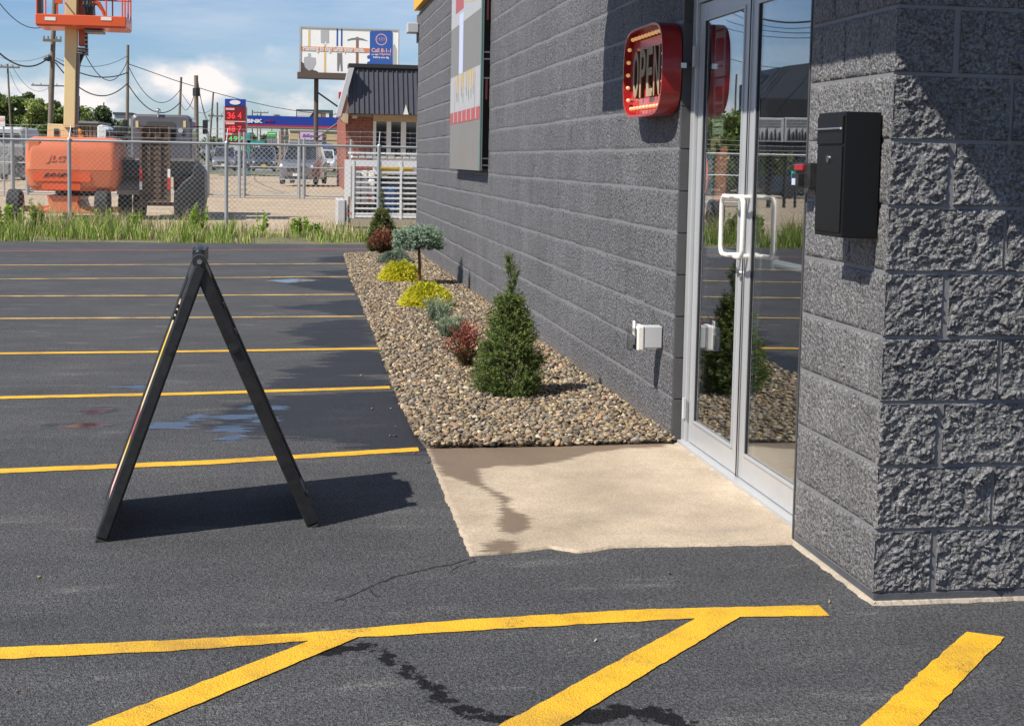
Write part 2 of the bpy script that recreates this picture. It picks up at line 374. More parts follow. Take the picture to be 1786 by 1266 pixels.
def text_mesh(s, right, up, origin, w, h, depth, name, m, parent, bold=0., italic=0., valign=.5):
    """lettering of width w and height h centred on origin; depth = extrusion towards the viewer"""
    right = Vector(right).normalized(); up = Vector(up).normalized(); nrm = right.cross(up)
    cu = bpy.data.curves.new('t', 'FONT'); cu.body = s; cu.size = 1; cu.resolution_u = 3; cu.offset = bold; cu.shear = italic; cu.extrude = .5
    ob = bpy.data.objects.new('t', cu); COL.objects.link(ob); dg = bpy.context.evaluated_depsgraph_get()
    me = bpy.data.meshes.new_from_object(ob.evaluated_get(dg)); bpy.data.objects.remove(ob); bpy.data.curves.remove(cu)
    n = len(me.vertices); co = np.empty(n*3); me.vertices.foreach_get('co', co); co = co.reshape(-1, 3)
    mn, mxx = co.min(0), co.max(0); q = (co-(mn+mxx)/2)/(mxx-mn)
    R, Uu, Nn, O = [np.array(v) for v in (right, up, nrm, origin)]
    P = O + q[:, :1]*w*R + q[:, 1:2]*h*Uu + (q[:, 2:3]+.5)*depth*Nn
    me.vertices.foreach_set('co', P.ravel()); me.update()
    return link(name, me, m, parent, fixn=False)

# ------------------------------------------------------------------ ground
def pts_in_poly(px, py, poly):
    inside = np.zeros(px.shape, bool); n = len(poly)
    for i in range(n):
        x1, y1 = poly[i]; x2, y2 = poly[(i+1) % n]
        c = ((y1 > py) != (y2 > py)) & (px < (x2-x1)*(py-y1)/((y2-y1) if y2 != y1 else 1e-9)+x1); inside ^= c
    return inside
def seg_dist(px, py, a, b):
    ax, ay = a; bx, by = b; dx, dy = bx-ax, by-ay; L = dx*dx+dy*dy+1e-12
    t_ = np.clip(((px-ax)*dx+(py-ay)*dy)/L, 0, 1); return np.hypot(px-ax-t_*dx, py-ay-t_*dy)
def sdf_polys(px, py, polys):
    best = np.full(px.shape, -9.)
    for poly in polys:
        d = np.full(px.shape, 9.)
        for i in range(len(poly)): d = np.minimum(d, seg_dist(px, py, poly[i], poly[(i+1) % len(poly)]))
        best = np.maximum(best, np.where(pts_in_poly(px, py, poly), d, -d))
    return best
def G2(*ps): return [tuple(gnd(*p)[:2]) for p in ps]
def grid(x0, x1, nx, y0, y1, ny):
    X, Y = np.meshgrid(np.linspace(x0, x1, nx), np.linspace(y0, y1, ny)); idx = np.arange(nx*ny).reshape(ny, nx)
    F = np.stack([idx[:-1, :-1], idx[:-1, 1:], idx[1:, 1:], idx[1:, :-1]], -1).reshape(-1, 4); return X.ravel(), Y.ravel(), F

wet = [G2((745,786),(700,695),(682,684),(600,688),(520,692),(440,700),(400,716),(390,740),(450,757),(520,762),(600,770),(655,779)),
       G2((676,652),(661,616),(620,613),(575,622),(585,636),(560,640),(500,645),(540,652),(620,650)),
       G2((640,600),(632,560),(600,558),(545,566),(505,580),(550,590),(540,600),(590,604)),
       G2((636,549),(622,524),(600,524),(560,532),(480,536),(560,541),(600,549)),
       G2((620,509),(608,487),(580,486),(520,484),(478,487),(500,494),(560,506)),
       G2((606,480),(602,472),(560,473),(575,480)), G2((603,459),(598,447),(570,449),(560,457)),
       G2((520,655),(560,648),(600,655),(670,668),(678,674),(560,678),(480,675))]
pud = [G2((253,739),(290,736),(330,737),(322,745),(255,747)), G2((372,726),(450,722),(452,727),(410,731)), G2((372,748),(420,743),(428,752),(380,752)),
       G2((388,762),(415,760),(418,764),(392,766)), G2((430,709),(492,708),(490,713),(436,714)), G2((205,675),(248,672),(246,677)), G2((100,741),(175,737),(184,743),(110,746)),
       G2((468,489),(520,486),(555,489),(500,493)), G2((150,715),(188,711),(186,719),(155,720)), G2((325,728),(345,724),(360,727),(335,733)), G2((440,734),(475,728),(478,733),(450,738))]
cr1 = G2((588,1049),(640,1026),(700,1003),(760,989),(822,973)); cr2 = G2((575,1138),(612,1128),(650,1128),(690,1158),(725,1180),(765,1205),(785,1228),(830,1246),(880,1254))
cr3 = G2((960,1262),(1030,1248),(1090,1240),(1150,1245),(1190,1266)); cr4 = G2((470,1102),(520,1096),(560,1094)); cr5 = G2((592,1047),(618,1046))
def ground_attrs(X, Y):
    a = {}
    w = sdf_polys(X, Y, wet); a['wet'] = w; a['pud'] = sdf_polys(X, Y, pud)
    c = np.full(X.shape, -9.)
    for pl, hw in ((cr2, .035), (cr3, .05), (cr4, .014), (cr5, .012)):
        for i in range(len(pl)-1): c = np.maximum(c, hw-seg_dist(X, Y, pl[i], pl[i+1]))
    a['tar'] = c; return a

M_asph = bpy.data.materials.new('asphalt'); M_asph.use_nodes = True
t = M_asph.node_tree; b = t.nodes['Principled BSDF']; geo = N(t, 'ShaderNodeNewGeometry'); P = geo.outputs['Position']
def noise(t, vec, sc, det=5., ro=.6, out='Fac', dist=0.):
    n = N(t, 'ShaderNodeTexNoise'); setin(n, Scale=sc, Detail=det, Roughness=ro, Distortion=dist); t.links.new(vec, n.inputs['Vector']); return n.outputs[out]
def at_(t, nm):
    a = N(t, 'ShaderNodeAttribute'); a.attribute_name = nm; return a.outputs['Fac']
def mixc(t, f, a, b_):
    m = N(t, 'ShaderNodeMix', data_type='RGBA')
    t.links.new(f, m.inputs[0])
    for i, v in ((6, a), (7, b_)):
        if isinstance(v, tuple): m.inputs[i].default_value = v
        else: t.links.new(v, m.inputs[i])
    return m.outputs[2]
def edge(t, sdf, nsc, amp, sharp, off=0., vec=None, det=6.):
    n = mth(t, 'MULTIPLY', mth(t, 'SUBTRACT', noise(t, vec or P, nsc, det, .65), .5), amp)
    return mth(t, 'MULTIPLY', mth(t, 'ADD', mth(t, 'ADD', sdf, n), off), sharp, clamp=True)
big = noise(t, P, 1.1, 6, .6); med = noise(t, P, 9, 5, .7)
mps = N(t, 'ShaderNodeMapping'); mps.inputs['Scale'].default_value = (1, 3.2, 1); t.links.new(P, mps.inputs[0])
sm = noise(t, mps.outputs[0], 1.9, 9, .62)
fine = N(t, 'ShaderNodeTexVoronoi'); setin(fine, Scale=190.0); t.links.new(P, fine.inputs['Vector'])
fn = noise(t, P, 260, 3, .7)
base = ramp(t, mth(t, 'ADD', mth(t, 'MULTIPLY', big, .55), mth(t, 'MULTIPLY', sm, .45)), [(.34, (.040, .0415, .0445, 1)), (.50, (.054, .0555, .0595, 1)), (.64, (.072, .073, .075, 1))])
pale = ramp(t, sm, [(.60, g4(0)), (.72, g4(1))]); c = mixc(t, mth(t, 'MULTIPLY', pale.outputs[0], .70), base.outputs[0], (.13, .128, .122, 1))
hs = N(t, 'ShaderNodeHueSaturation'); t.links.new(c, hs.inputs['Color'])
sp = mth(t, 'MAXIMUM', .25, mth(t, 'ADD', mth(t, 'MULTIPLY', mth(t, 'SUBTRACT', noise(t, P, 95, 4, .85), .5), 7.0), .98)); t.links.new(sp, hs.inputs['Value']); c = hs.outputs[0]
grit = ramp(t, noise(t, P, 420, 1, .5), [(.70, g4(0)), (.74, g4(1))]); c = mixc(t, mth(t, 'MULTIPLY', grit.outputs[0], .35), c, (.26, .24, .21, 1))
wetm = edge(t, at_(t, 'wet'), 3.2, .62, 14, .09, mps.outputs[0], 9.); mpq = N(t, 'ShaderNodeMapping'); mpq.inputs['Scale'].default_value = (1, 6, 1); t.links.new(P, mpq.inputs[0]); pudm = edge(t, at_(t, 'pud'), 5, .34, 50, .03, mpq.outputs[0], 9.); tarm = edge(t, at_(t, 'tar'), 24, .15, 120, -.006, None, 10.)
wetm = mth(t, 'MAXIMUM', wetm, edge(t, at_(t, 'pud'), 7, .3, 14, .06, mps.outputs[0]))
c = mixc(t, mth(t, 'MULTIPLY', wetm, .72), c, (.010, .012, .017, 1)); c = mixc(t, mth(t, 'MULTIPLY', tarm, .85), c, (.006, .006, .007, 1))
t.links.new(c, b.inputs['Base Color'])
rg = N(t, 'ShaderNodeMapRange'); setin(rg, To_Min=.80, To_Max=.55); t.links.new(wetm, rg.inputs[0])
r2 = N(t, 'ShaderNodeMix', data_type='FLOAT'); t.links.new(pudm, r2.inputs[0]); t.links.new(rg.outputs[0], r2.inputs[2]); r2.inputs[3].default_value = .03
t.links.new(r2.outputs[0], b.inputs['Roughness'])
h = mth(t, 'ADD', mth(t, 'MULTIPLY', fine.outputs['Distance'], .9), mth(t, 'MULTIPLY', noise(t, P, 120, 3, .6), .9))
bp = N(t, 'ShaderNodeBump'); bp.inputs['Distance'].default_value = .0048; t.links.new(h, bp.inputs['Height'])
bs = mth(t, 'MULTIPLY', mth(t, 'SUBTRACT', 1.0, mth(t, 'MULTIPLY', wetm, .25)), mth(t, 'SUBTRACT', 1.0, mth(t, 'MULTIPLY', pudm, .985))); t.links.new(bs, bp.inputs['Strength'])
t.links.new(bp.outputs[0], b.inputs['Normal']); spx = mth(t, 'MULTIPLY', mth(t, 'SUBTRACT', 1.0, mth(t, 'MULTIPLY', mth(t, 'MAXIMUM', tarm, mth(t, 'MULTIPLY', mth(t, 'MULTIPLY', wetm, .6), mth(t, 'SUBTRACT', 1.0, pudm))), .80)), .42); t.links.new(mth(t, 'MAXIMUM', spx, mth(t, 'MULTIPLY', pudm, .6)), b.inputs['Specular IOR Level'])

# fine sheet where the water and tar marks lie, wide sheet around it 4 mm lower
X, Y, F = grid(-7, 3.2, 256, 2.6, 22.35, 494)
und = (fbm(X*.6, Y*.6, s=3, o=3)-.5)*.012
edge_j = (vnoise(X*6, X*0, s=5)-.5)*.12
Yj = np.where(Y > 22.3, Y+edge_j, Y)
npmesh('parking_lot', np.stack([X, Yj, GZ+und*0+0*X], 1), F, M_asph, attrs=ground_attrs(X, Y))['kind'] = 'structure'
X, Y, F = grid(-45, 30, 12, -20, 22.2, 8)
npmesh('parking_lot_surround', np.stack([X, Y, X*0+GZ-.004], 1), F, M_asph, attrs={'wet': X*0-9, 'pud': X*0-9, 'tar': X*0-9})['kind'] = 'structure'

def sheet(name, poly, z, m, sub=0):
    mb = MB(); mb.add([(p[0], p[1], z) for p in poly], [tuple(range(len(poly)))]); o = build(name, mb, m, fixn=True); o['kind'] = 'structure'
    if o.data.polygons[0].normal.z < 0: o.data.flip_normals()
    return o
M_gravel = mat('gravel_lot', (.31, .235, .155), .95, var=.16, vscale=.35, col2=(.37, .29, .20), cscale=.9, bump=.6, bscale=12, fine=.2, fscale=9)
M_soil = mat('weedy_soil', (.10, .085, .05), .95, var=.3, vscale=2, col2=(.13, .13, .055), cscale=1.1, bump=.6, bscale=20)
M_grass = mat('grass_ground', (.085, .105, .035), .95, var=.3, vscale=.6, col2=(.14, .14, .055), cscale=.3, bump=.8, bscale=8, bdist=.05)
M_far = mat('far_ground', (.11, .11, .065), .95, var=.2, vscale=.02)
sheet('ground', [(-3500, -60), (3500, -60), (3500, 4500), (-3500, 4500)], GZ-.06, M_far)
sheet('gravel_yard', [(-14, 25.2), (40, 25.2), (60, 104), (-24, 104)], GZ-.012, M_gravel)
sheet('weed_strip', [(-14, 21.9), (30, 21.9), (30, 25.6), (-14, 25.6)], GZ-.008, M_soil)
sheet('grass_field', [(-90, 21.9), (-14.02, 21.9), (-14.02, 52), (-90, 52)], GZ-.02, M_grass)
sheet('far_gravel', [(-90, 52), (-24.1, 52), (-24.1, 104), (-90, 104)], GZ-.016, M_gravel)
sheet('grass_verge', [(-150, 104), (150, 104), (150, 116), (-150, 116)], GZ-.02, M_grass)
M_road = mat('road_asphalt', (.09, .09, .09), .9, var=.1, vscale=1)
sheet('road', [(-300, 116), (300, 116), (300, 128), (-300, 128)], GZ-.02, M_road)

# painted lines
M_yel1 = None
def paint_mat(name, col, worn, fade):
    m = bpy.data.materials.new(name); m.use_nodes = True; t = m.node_tree; b = t.nodes['Principled BSDF']; geo = N(t, 'ShaderNodeNewGeometry'); P_ = geo.outputs['Position']
    n1 = noise(t, P_, 6, 8, .7); n2 = noise(t, P_, 170, 3, .7)
    v = ramp(t, mth(t, 'ADD', mth(t, 'MULTIPLY', n1, .5), mth(t, 'MULTIPLY', n2, .5)), [(.36, (col[0]*.66, col[1]*.6, col[2]*.6, 1)), (.5, (*col, 1)), (.64, (min(1, col[0]*1.12), min(1, col[1]*1.14), col[2]*1.2, 1))])
    w = ramp(t, mth(t, 'ADD', mth(t, 'MULTIPLY', noise(t, P_, 3.5, 8, .7), .55), mth(t, 'MULTIPLY', n2, .45)), [(worn, g4(0)), (worn+.05, g4(1))])
    c = mixc(t, mth(t, 'MULTIPLY', w.outputs[0], fade), v.outputs[0], (.075, .065, .05, 1)); sc_ = ramp(t, noise(t, P_, 1.7, 9, .72), [(.50, g4(0)), (.66, g4(1))]); c = mixc(t, mth(t, 'MULTIPLY', sc_.outputs[0], .5), c, (.26, .16, .04, 1)); t.links.new(c, b.inputs['Base Color']); b.inputs['Roughness'].default_value = .6
    vo = N(t, 'ShaderNodeTexVoronoi'); setin(vo, Scale=190.0); t.links.new(P_, vo.inputs['Vector'])
    bp = N(t, 'ShaderNodeBump'); setin(bp, Strength=.65, Distance=.004); t.links.new(mth(t, 'ADD', vo.outputs['Distance'], noise(t, P_, 120, 3, .6)), bp.inputs['Height']); t.links.new(bp.outputs[0], b.inputs['Normal'])
    return m
M_yel1 = paint_mat('yellow_road_paint', (.64, .365, .014), .575, .8)
M_yel2 = paint_mat('faded_yellow_road_paint', (.52, .34, .10), .50, .7)
M_redl = paint_mat('faded_red_road_paint', (.38, .08, .08), .52, .8)
def ribbon(name, a_edge, b_edge, m, z, jit=.0022):
    """strip between two edges given as ground points, finely cut so its sides are a little ragged"""
    def res(e):
        out = []
        for i in range(len(e)-1):
            n = max(2, int((Vector(e[i+1])-Vector(e[i])).length/.03)); n = min(n, 220)
            out += [Vector(e[i]).lerp(Vector(e[i+1]), k/n) for k in range(n)]
        out.append(Vector(e[-1])); return out
    A, B = res(a_edge), res(b_edge); n = min(len(A), len(B))
    def rs(L): return [L[int(round(i*(len(L)-1)/(n-1)))] for i in range(n)]
    A, B = rs(A), rs(B); r = random.Random(len(name)+n)
    vs = []
    for p, q in zip(A, B):
        d = (q-p).normalized(); p = p+d*r.gauss(0, jit); q = q+d*r.gauss(0, jit); vs += [(p.x, p.y, z), (q.x, q.y, z)]
    mb = MB(); mb.add(vs, [(2*i, 2*i+1, 2*i+3, 2*i+2) for i in range(n-1)]); o = build(name, mb, m); tag(o, kind='structure')
    if o.data.polygons[0].normal.z < 0: o.data.flip_normals()
    return o
PZ = GZ+.0028
def gz(*ps): return [gnd(*p) for p in ps]
ribbon('painted_line', [Vector((-9, 3.98, 0))]+gz((0,1130),(300,1117),(540,1104),(800,1082),(1100,1064),(1250,1060),(1428,1056)),
       [Vector((-9, 3.87, 0))]+gz((0,1150),(300,1136),(620,1113),(900,1096),(1200,1080),(1300,1076),(1447,1075)), M_yel1, PZ)
def ext(p, q, k): return q+(q-p)*k
a, b_ = gz((540,1119), (150,1268)); c, d = gz((628,1111), (252,1268)); ribbon('painted_stripe', [ext(a, b_, 1.2), b_, a], [ext(c, d, 1.2), d, c], M_yel1, PZ+.001)
a, b_ = gz((1215,1079), (868,1268)); c, d = gz((1292,1076), (975,1268)); ribbon('painted_stripe', [ext(a, b_, 1.2), b_, a], [ext(c, d, 1.2), d, c], M_yel1, PZ+.001)
a, b_ = gz((1685,1103), (1500,1268)); c, d = gz((1752,1112), (1602,1268)); ribbon('painted_stripe', [ext(a, b_, 1.2), b_, a], [ext(c, d, 1.2), d, c], M_yel1, PZ+.001)
for (yl, xr, yr, hw, m) in ((822,730,784,.045,M_yel1),(694,680,676,.045,M_yel1),(617,660,608,.045,M_yel1),(556,637,552,.045,M_yel2),(517,618,514,.045,M_yel2),(487,607,483,.045,M_yel2),(463,610,460,.045,M_yel2)):
    p, q = gnd(0, yl), gnd(xr, yr); mid = gnd(xr*.5, (yl+yr)/2+(yl-yr)*.10); far_ = ext(q, p, 1.6)
    o = Vector((0, hw, 0)); ribbon('parking_line', [far_+o, p+o, mid+o, q+o], [far_-o, p-o, mid-o, q-o], m, PZ)
p, q = gnd(0, 438), gnd(640, 435); o = Vector((0, .05, 0)); ribbon('painted_line', [ext(q, p, .5)+o, p+o, q+o], [ext(q, p, .5)-o, p-o, q-o], M_redl, PZ)

# hairline cracks
def crack(pl, w, seed):
    r_ = random.Random(seed); pts = []; off = 0
    for i in range(len(pl)-1):
        a_, b2 = Vector(pl[i]), Vector(pl[i+1]); n = max(2, int((b2-a_).length/.018))
        for k in range(n): off = off*.8+r_.gauss(0, .004); d = (b2-a_).normalized(); pts.append((a_.lerp(b2, k/n)+Vector((-d.y, d.x))*off, w*r_.uniform(.35, 1.3)*(1 if r_.random() > .1 else .2)))
    mb_ = MB(); vs = []
    for i, (p_, ww) in enumerate(pts):
        q_ = pts[min(i+1, len(pts)-1)][0]-pts[max(0, i-1)][0]; q_.normalize(); nn = Vector((-q_.y, q_.x))*ww/2; vs += [(p_.x-nn.x, p_.y-nn.y, GZ+.0012), (p_.x+nn.x, p_.y+nn.y, GZ+.0012)]
    mb_.add(vs, [(2*i, 2*i+1, 2*i+3, 2*i+2) for i in range(len(pts)-1)]); o_ = build('asphalt_crack', mb_, M_tar); tag(o_, kind='structure')
    if o_.data.polygons[0].normal.z < 0: o_.data.flip_normals()
M_tar = mat('crack_dark', (.006, .006, .006), .9)
crack(cr1, .008, 1); crack([cr1[1], G2((655,1040))[0], G2((672,1037))[0]], .005, 2); crack(G2((785,1000),(812,984),(835,975)), .004, 3); crack(G2((560,1052),(588,1049)), .004, 4)
# concrete slab at the door
slab = G2((745,785),(779,875),(820,970),(900,964),(960,957),(1010,965),(1070,956),(1150,954),(1250,953),(1385,950))+[(1.95, 4.75), (1.95, 6.46)]+G2((1165,776),(950,782))
M_slab = bpy.data.materials.new('concrete_slab'); M_slab.use_nodes = True; t = M_slab.node_tree; b = t.nodes['Principled BSDF']; geo = N(t, 'ShaderNodeNewGeometry'); P = geo.outputs['Position']
mps = N(t, 'ShaderNodeMapping'); mps.inputs['Scale'].default_value = (1, 4, 1); t.links.new(P, mps.inputs[0])
c = ramp(t, noise(t, P, 2.6, 8, .62), [(.34, (.29, .232, .168, 1)), (.66, (.42, .345, .255, 1))]).outputs[0]
stn = ramp(t, noise(t, mps.outputs[0], 1.6, 6, .6), [(.56, g4(0)), (.70, g4(1))]); c = mixc(t, mth(t, 'MULTIPLY', stn.outputs[0], .45), c, (.25, .22, .19, 1))
hs = N(t, 'ShaderNodeHueSaturation'); t.links.new(c, hs.inputs['Color']); t.links.new(mth(t, 'ADD', mth(t, 'MULTIPLY', noise(t, P, 130, 4, .8), 2.0), .0), hs.inputs['Value'])
wm = edge(t, at_(t, 'wet'), 11, .13, 34, .0, mps.outputs[0], 9.)
c = mixc(t, mth(t, 'MULTIPLY', wm, .80), hs.outputs[0], (.105, .070, .045, 1)); t.links.new(c, b.inputs['Base Color'])
rg = N(t, 'ShaderNodeMapRange'); setin(rg, To_Min=.85, To_Max=.6); t.links.new(wm, rg.inputs[0]); t.links.new(rg.outputs[0], b.inputs['Roughness'])
mpb = N(t, 'ShaderNodeMapping'); mpb.inputs['Scale'].default_value = (.12, 1, 1); t.links.new(P, mpb.inputs[0])
bp = N(t, 'ShaderNodeBump'); setin(bp, Strength=.6, Distance=.003); t.links.new(mth(t, 'ADD', noise(t, P, 150, 4, .7), mth(t, 'MULTIPLY', noise(t, mpb.outputs[0], 110, 3, .6), .9)), bp.inputs['Height']); t.links.new(bp.outputs[0], b.inputs['Normal'])
swet = [G2((735,780),(1175,770),(1160,784),(1100,786),(1040,793),(985,808),(930,817),(870,817),(840,822),(846,845),(868,858),(900,872),(890,888),(930,905),(935,925),(900,938),(860,932),(865,905),(866,880),(845,860),(800,842),(766,832),(745,800)),
        G2((830,968),(838,952),(870,943),(905,946),(912,958),(900,972)), G2((826,854),(838,856),(832,860)), G2((812,908),(828,906),(820,911))]
from mathutils.geometry import delaunay_2d_cdt
bp_ = []
for i in range(len(slab)):
    a_, b2 = Vector(slab[i]), Vector(slab[(i+1) % len(slab)]); n = max(1, int((b2-a_).length/.012))
    for k in range(n):
        p_ = a_.lerp(b2, k/n); j_ = (vnoise(np.array([p_.x*38]), np.array([p_.y*38]), s=91).item()-.5)*.010; d = (b2-a_).normalized(); bp_.append(p_+Vector((-d.y, d.x))*j_)
gx, gy = np.meshgrid(np.arange(.55, 1.98, .016), np.arange(4.55, 6.55, .016)); gx = gx.ravel(); gy = gy.ravel(); m_ = sdf_polys(gx, gy, [[tuple(p_) for p_ in bp_]]) > .012
nb_ = len(bp_); pts2 = bp_+[Vector((x, y)) for x, y in zip(gx[m_], gy[m_])]
cv, ce, cf = delaunay_2d_cdt(pts2, [(i, (i+1) % nb_) for i in range(nb_)], [], 1, 1e-6)[:3]
Vs = np.array([(v.x, v.y, -.021) for v in cv]); o = npmesh('concrete_slab', Vs, np.array([list(f) for f in cf]), M_slab, attrs={'wet': sdf_polys(Vs[:, 0], Vs[:, 1], swet)}); o['kind'] = 'structure'
bm = bmesh.new(); bm.from_mesh(o.data); bmesh.ops.recalc_face_normals(bm, faces=bm.faces)
if sum(f.normal.z for f in bm.faces) < 0: bmesh.ops.reverse_faces(bm, faces=bm.faces)
be = [e for e in bm.edges if e.is_boundary]; ex_ = bmesh.ops.extrude_edge_only(bm, edges=be)
for v_ in [g_ for g_ in ex_['geom'] if isinstance(g_, bmesh.types.BMVert)]: v_.co.z -= .03
bm.to_mesh(o.data); bm.free()

# ------------------------------------------------------------------ river gravel bed
def ico(sub):
    bm = bmesh.new(); bmesh.ops.create_icosphere(bm, subdivisions=sub, radius=1)
    v = np.array([x.co[:] for x in bm.verts]); f = np.array([[q.index for q in x.verts] for x in bm.faces]); bm.free(); return v, f
ICO1, ICO1F = ico(1); ICO2, ICO2F = ico(2)
bed = G2((600,447),(612,490),(640,555),(665,620),(690,690),(720,755),(745,786),(950,782),(1165,776),(1182,777))+[(1.90, 6.6), (1.90, 19.9), (1.5, 20.3), (1.15, 20.1)]
PAL = np.array([(.27,.205,.13),(.20,.155,.105),(.33,.26,.165),(.14,.112,.082),(.20,.185,.16),(.40,.34,.24),(.25,.155,.10),(.10,.085,.07),(.31,.23,.13),(.16,.14,.115),(.24,.18,.11)])
def stones(x, y, z, size, sv, sf, rng):
    n = len(x); k = len(sv)
    sc = size[:, None]*np.stack([rng.uniform(.8, 1.5, n), rng.uniform(.55, 1.0, n), rng.uniform(.38, .75, n)], 1)
    jit = 1+(rng.random((n, k, 1))-.5)*(.52 if k < 20 else .30)
    v = sv[None]*jit*sc[:, None, :]
    a = rng.uniform(0, 6.28, n); ti = rng.normal(0, .38, n); tj = rng.normal(0, .38, n)
    def rot(v, ang, i, j):
        c, s = np.cos(ang)[:, None], np.sin(ang)[:, None]; p, q = v[..., i].copy(), v[..., j].copy(); v[..., i] = c*p-s*q; v[..., j] = s*p+c*q; return v
    v = rot(v, ti, 1, 2); v = rot(v, tj, 0, 2); v = rot(v, a, 0, 1)
    v += np.stack([x, y, z], 1)[:, None, :]
    f = sf[None]+(np.arange(n)*k)[:, None, None]
    c = PAL[rng.integers(0, len(PAL), n)]*rng.uniform(.45, 1.3, (n, 1)); c = np.repeat(c[:, None, :], k, 1)
    return v.reshape(-1, 3), f.reshape(-1, 3), c.reshape(-1, 3)
def bed_h(x, y): return GZ+.012+.012*fbm(x*2.2, y*2.2, s=40, o=3)*2
def gravel(y0, y1, sp, sv, sf, smooth, name):
    rng = np.random.default_rng(int(y0*10)); xs = np.arange(.5, 1.92, sp); ys = np.arange(y0, y1, sp*.78)
    Xg, Yg = np.meshgrid(xs, ys); V = []; Fs = []; Cs = []; off = 0
    for layer in range(2):
        x = (Xg+rng.uniform(-.55, .55, Xg.shape)*sp).ravel(); y = (Yg+rng.uniform(-.55, .55, Xg.shape)*sp).ravel()
        m = pts_in_poly(x, y, bed) & (x < 1.885)
        if layer: m &= rng.random(len(m)) < .62
        x, y = x[m], y[m]; z = bed_h(x, y)+layer*.013+rng.uniform(-.004, .007, len(x)); size = sp*np.clip(rng.lognormal(-.58, .22, len(x)), .35, .95)
        v, f, c = stones(x, y, z, size, sv, sf, rng); V.append(v); Fs.append(f+off); Cs.append(c); off += len(v)
    o = npmesh(name, np.concatenate(V), np.concatenate(Fs), M_stone, colors=np.concatenate(Cs), smooth=smooth)
    return tag(o, 'tan and brown river stones filling the bed along the block wall'+(' nearest the slab' if y0 < 7 else ' towards its far end'), 'gravel', kind='stuff')
gravel(6.25, 8.4, .0215, ICO2, ICO2F, True, 'river_gravel')
gravel(8.4, 20.4, .026, ICO1, ICO1F, True, 'river_gravel')
M_bedsoil = mat('bed_soil', (.10, .08, .06), .95, var=.3, vscale=30, bump=.5)
sheet('bed_soil', bed, GZ+.005, M_bedsoil)
# stray pebbles spilled on the asphalt
r = np.random.default_rng(5); n = 26
x = np.concatenate([r.uniform(-2.5, 1.7, 16), r.uniform(.45, .66, 10)]); y = np.concatenate([r.uniform(3.2, 6.0, 16), r.uniform(6.2, 9, 10)])
v, f, c = stones(x, y, np.full(n, GZ+.004), r.uniform(.004, .010, n), ICO1, ICO1F, r)
tag(npmesh('loose_pebbles', v, f, M_stone, colors=c, smooth=True), 'loose pebbles scattered on the dark asphalt', 'pebbles', kind='stuff')

# ------------------------------------------------------------------ the block building
BH = .2032
bld = thing('block_building', 'dark grey split-face block building with yellow parapet and glass doors', 'building', (1.87, 4.08, GZ))
# solid wall cores behind the blocks (they show as the mortar in the joints)
mb = MB(); mb.box(1.8725, 2.06, 6.602, 20.6, GZ, 17*BH); build('wall_core', mb, M_mort, bld)
mb = MB(); mb.box(1.8352, 9.0, 4.0872, 4.30, GZ, 17*BH); mb.box(1.8352, 2.06, 4.30, 4.80, GZ, 17*BH); build('pier_core', mb, M_mort, bld)
mb = MB(); mb.box(1.95, 2.06, 4.80, 6.602, 2.32, 17*BH); build('door_header', mb, M_smooth, bld)
mb = MB(); mb.box(2.06, 9.0, 20.4, 20.6, GZ, 17*BH); mb.box(8.8, 9.0, 4.3, 20.4, GZ, 17*BH); build('back_wall', mb, M_inw, bld)
mb = MB(); mb.box(2.06, 8.8, 4.3, 20.4, GZ-.03, .0); build('floor', mb, M_tile, bld)
mb = MB(); mb.box(1.9, 9.0, 4.1, 20.6, 17*BH+.003, 17*BH+.12); build('roof', mb, M_inw, bld)
mb = MB(); mb.box(2.06, 8.8, 4.3, 20.4, 2.9, 2.95); build('ceiling', mb, M_inw, bld)
mb = MB(); mb.box(1.80, 1.9, 4.0, 20.66, 17*BH+.03, 4.15); mb.box(1.9, 9.05, 4.0, 4.1, 17*BH+.03, 4.15); build('parapet_band', mb, M_yband, bld)
mb = MB(); mb.box(1.83, 1.836, 4.08, 4.83, GZ-.02, .003); build('footing', MB().box(1.832, 1.90, 4.083, 4.79, GZ-.02, .004).box(1.836, 9.0, 4.079, 4.12, GZ-.02, .003), M_foot, bld)
# ragged pale concrete where the footing meets the paving
def ragged(name, p, q, w, z, m, parent, seed):
    r = random.Random(seed); p, q = Vector(p), Vector(q); n = int((q-p).length/.012); d = (q-p).normalized(); s = Vector((d.y, -d.x, 0)); vs = []; fs = []
    for i in range(n+1):
        c = p.lerp(q, i/n); ww = w*(.45+.9*vnoise(np.array([i*.23+seed]), np.array([1.])).item()*1.1)+r.uniform(0, .004)
        for k, zz in ((0, z+.012), (.5, z+.010+r.uniform(-.003, .003)), (1, z-.004)): vs.append(c+s*ww*k+Vector((0, 0, zz)))
        if i: fs += [((i-1)*3+k, i*3+k, i*3+k+1, (i-1)*3+k+1) for k in (0, 1)]
    mb_ = MB(); mb_.add(vs, fs); return build(name, mb_, m, parent)
ragged('concrete_edge', (1.833, 4.83, 0), (1.833, 4.07, 0), .016, GZ, M_conc, bld, 3)
ragged('concrete_edge', (1.82, 4.080, 0), (3.6, 4.080, 0), .014, GZ, M_conc, bld, 4)
ragged('concrete_edge', (1.945, 6.55, 0), (1.945, 4.80, 0), .060, GZ+.012, M_conc, bld, 5)

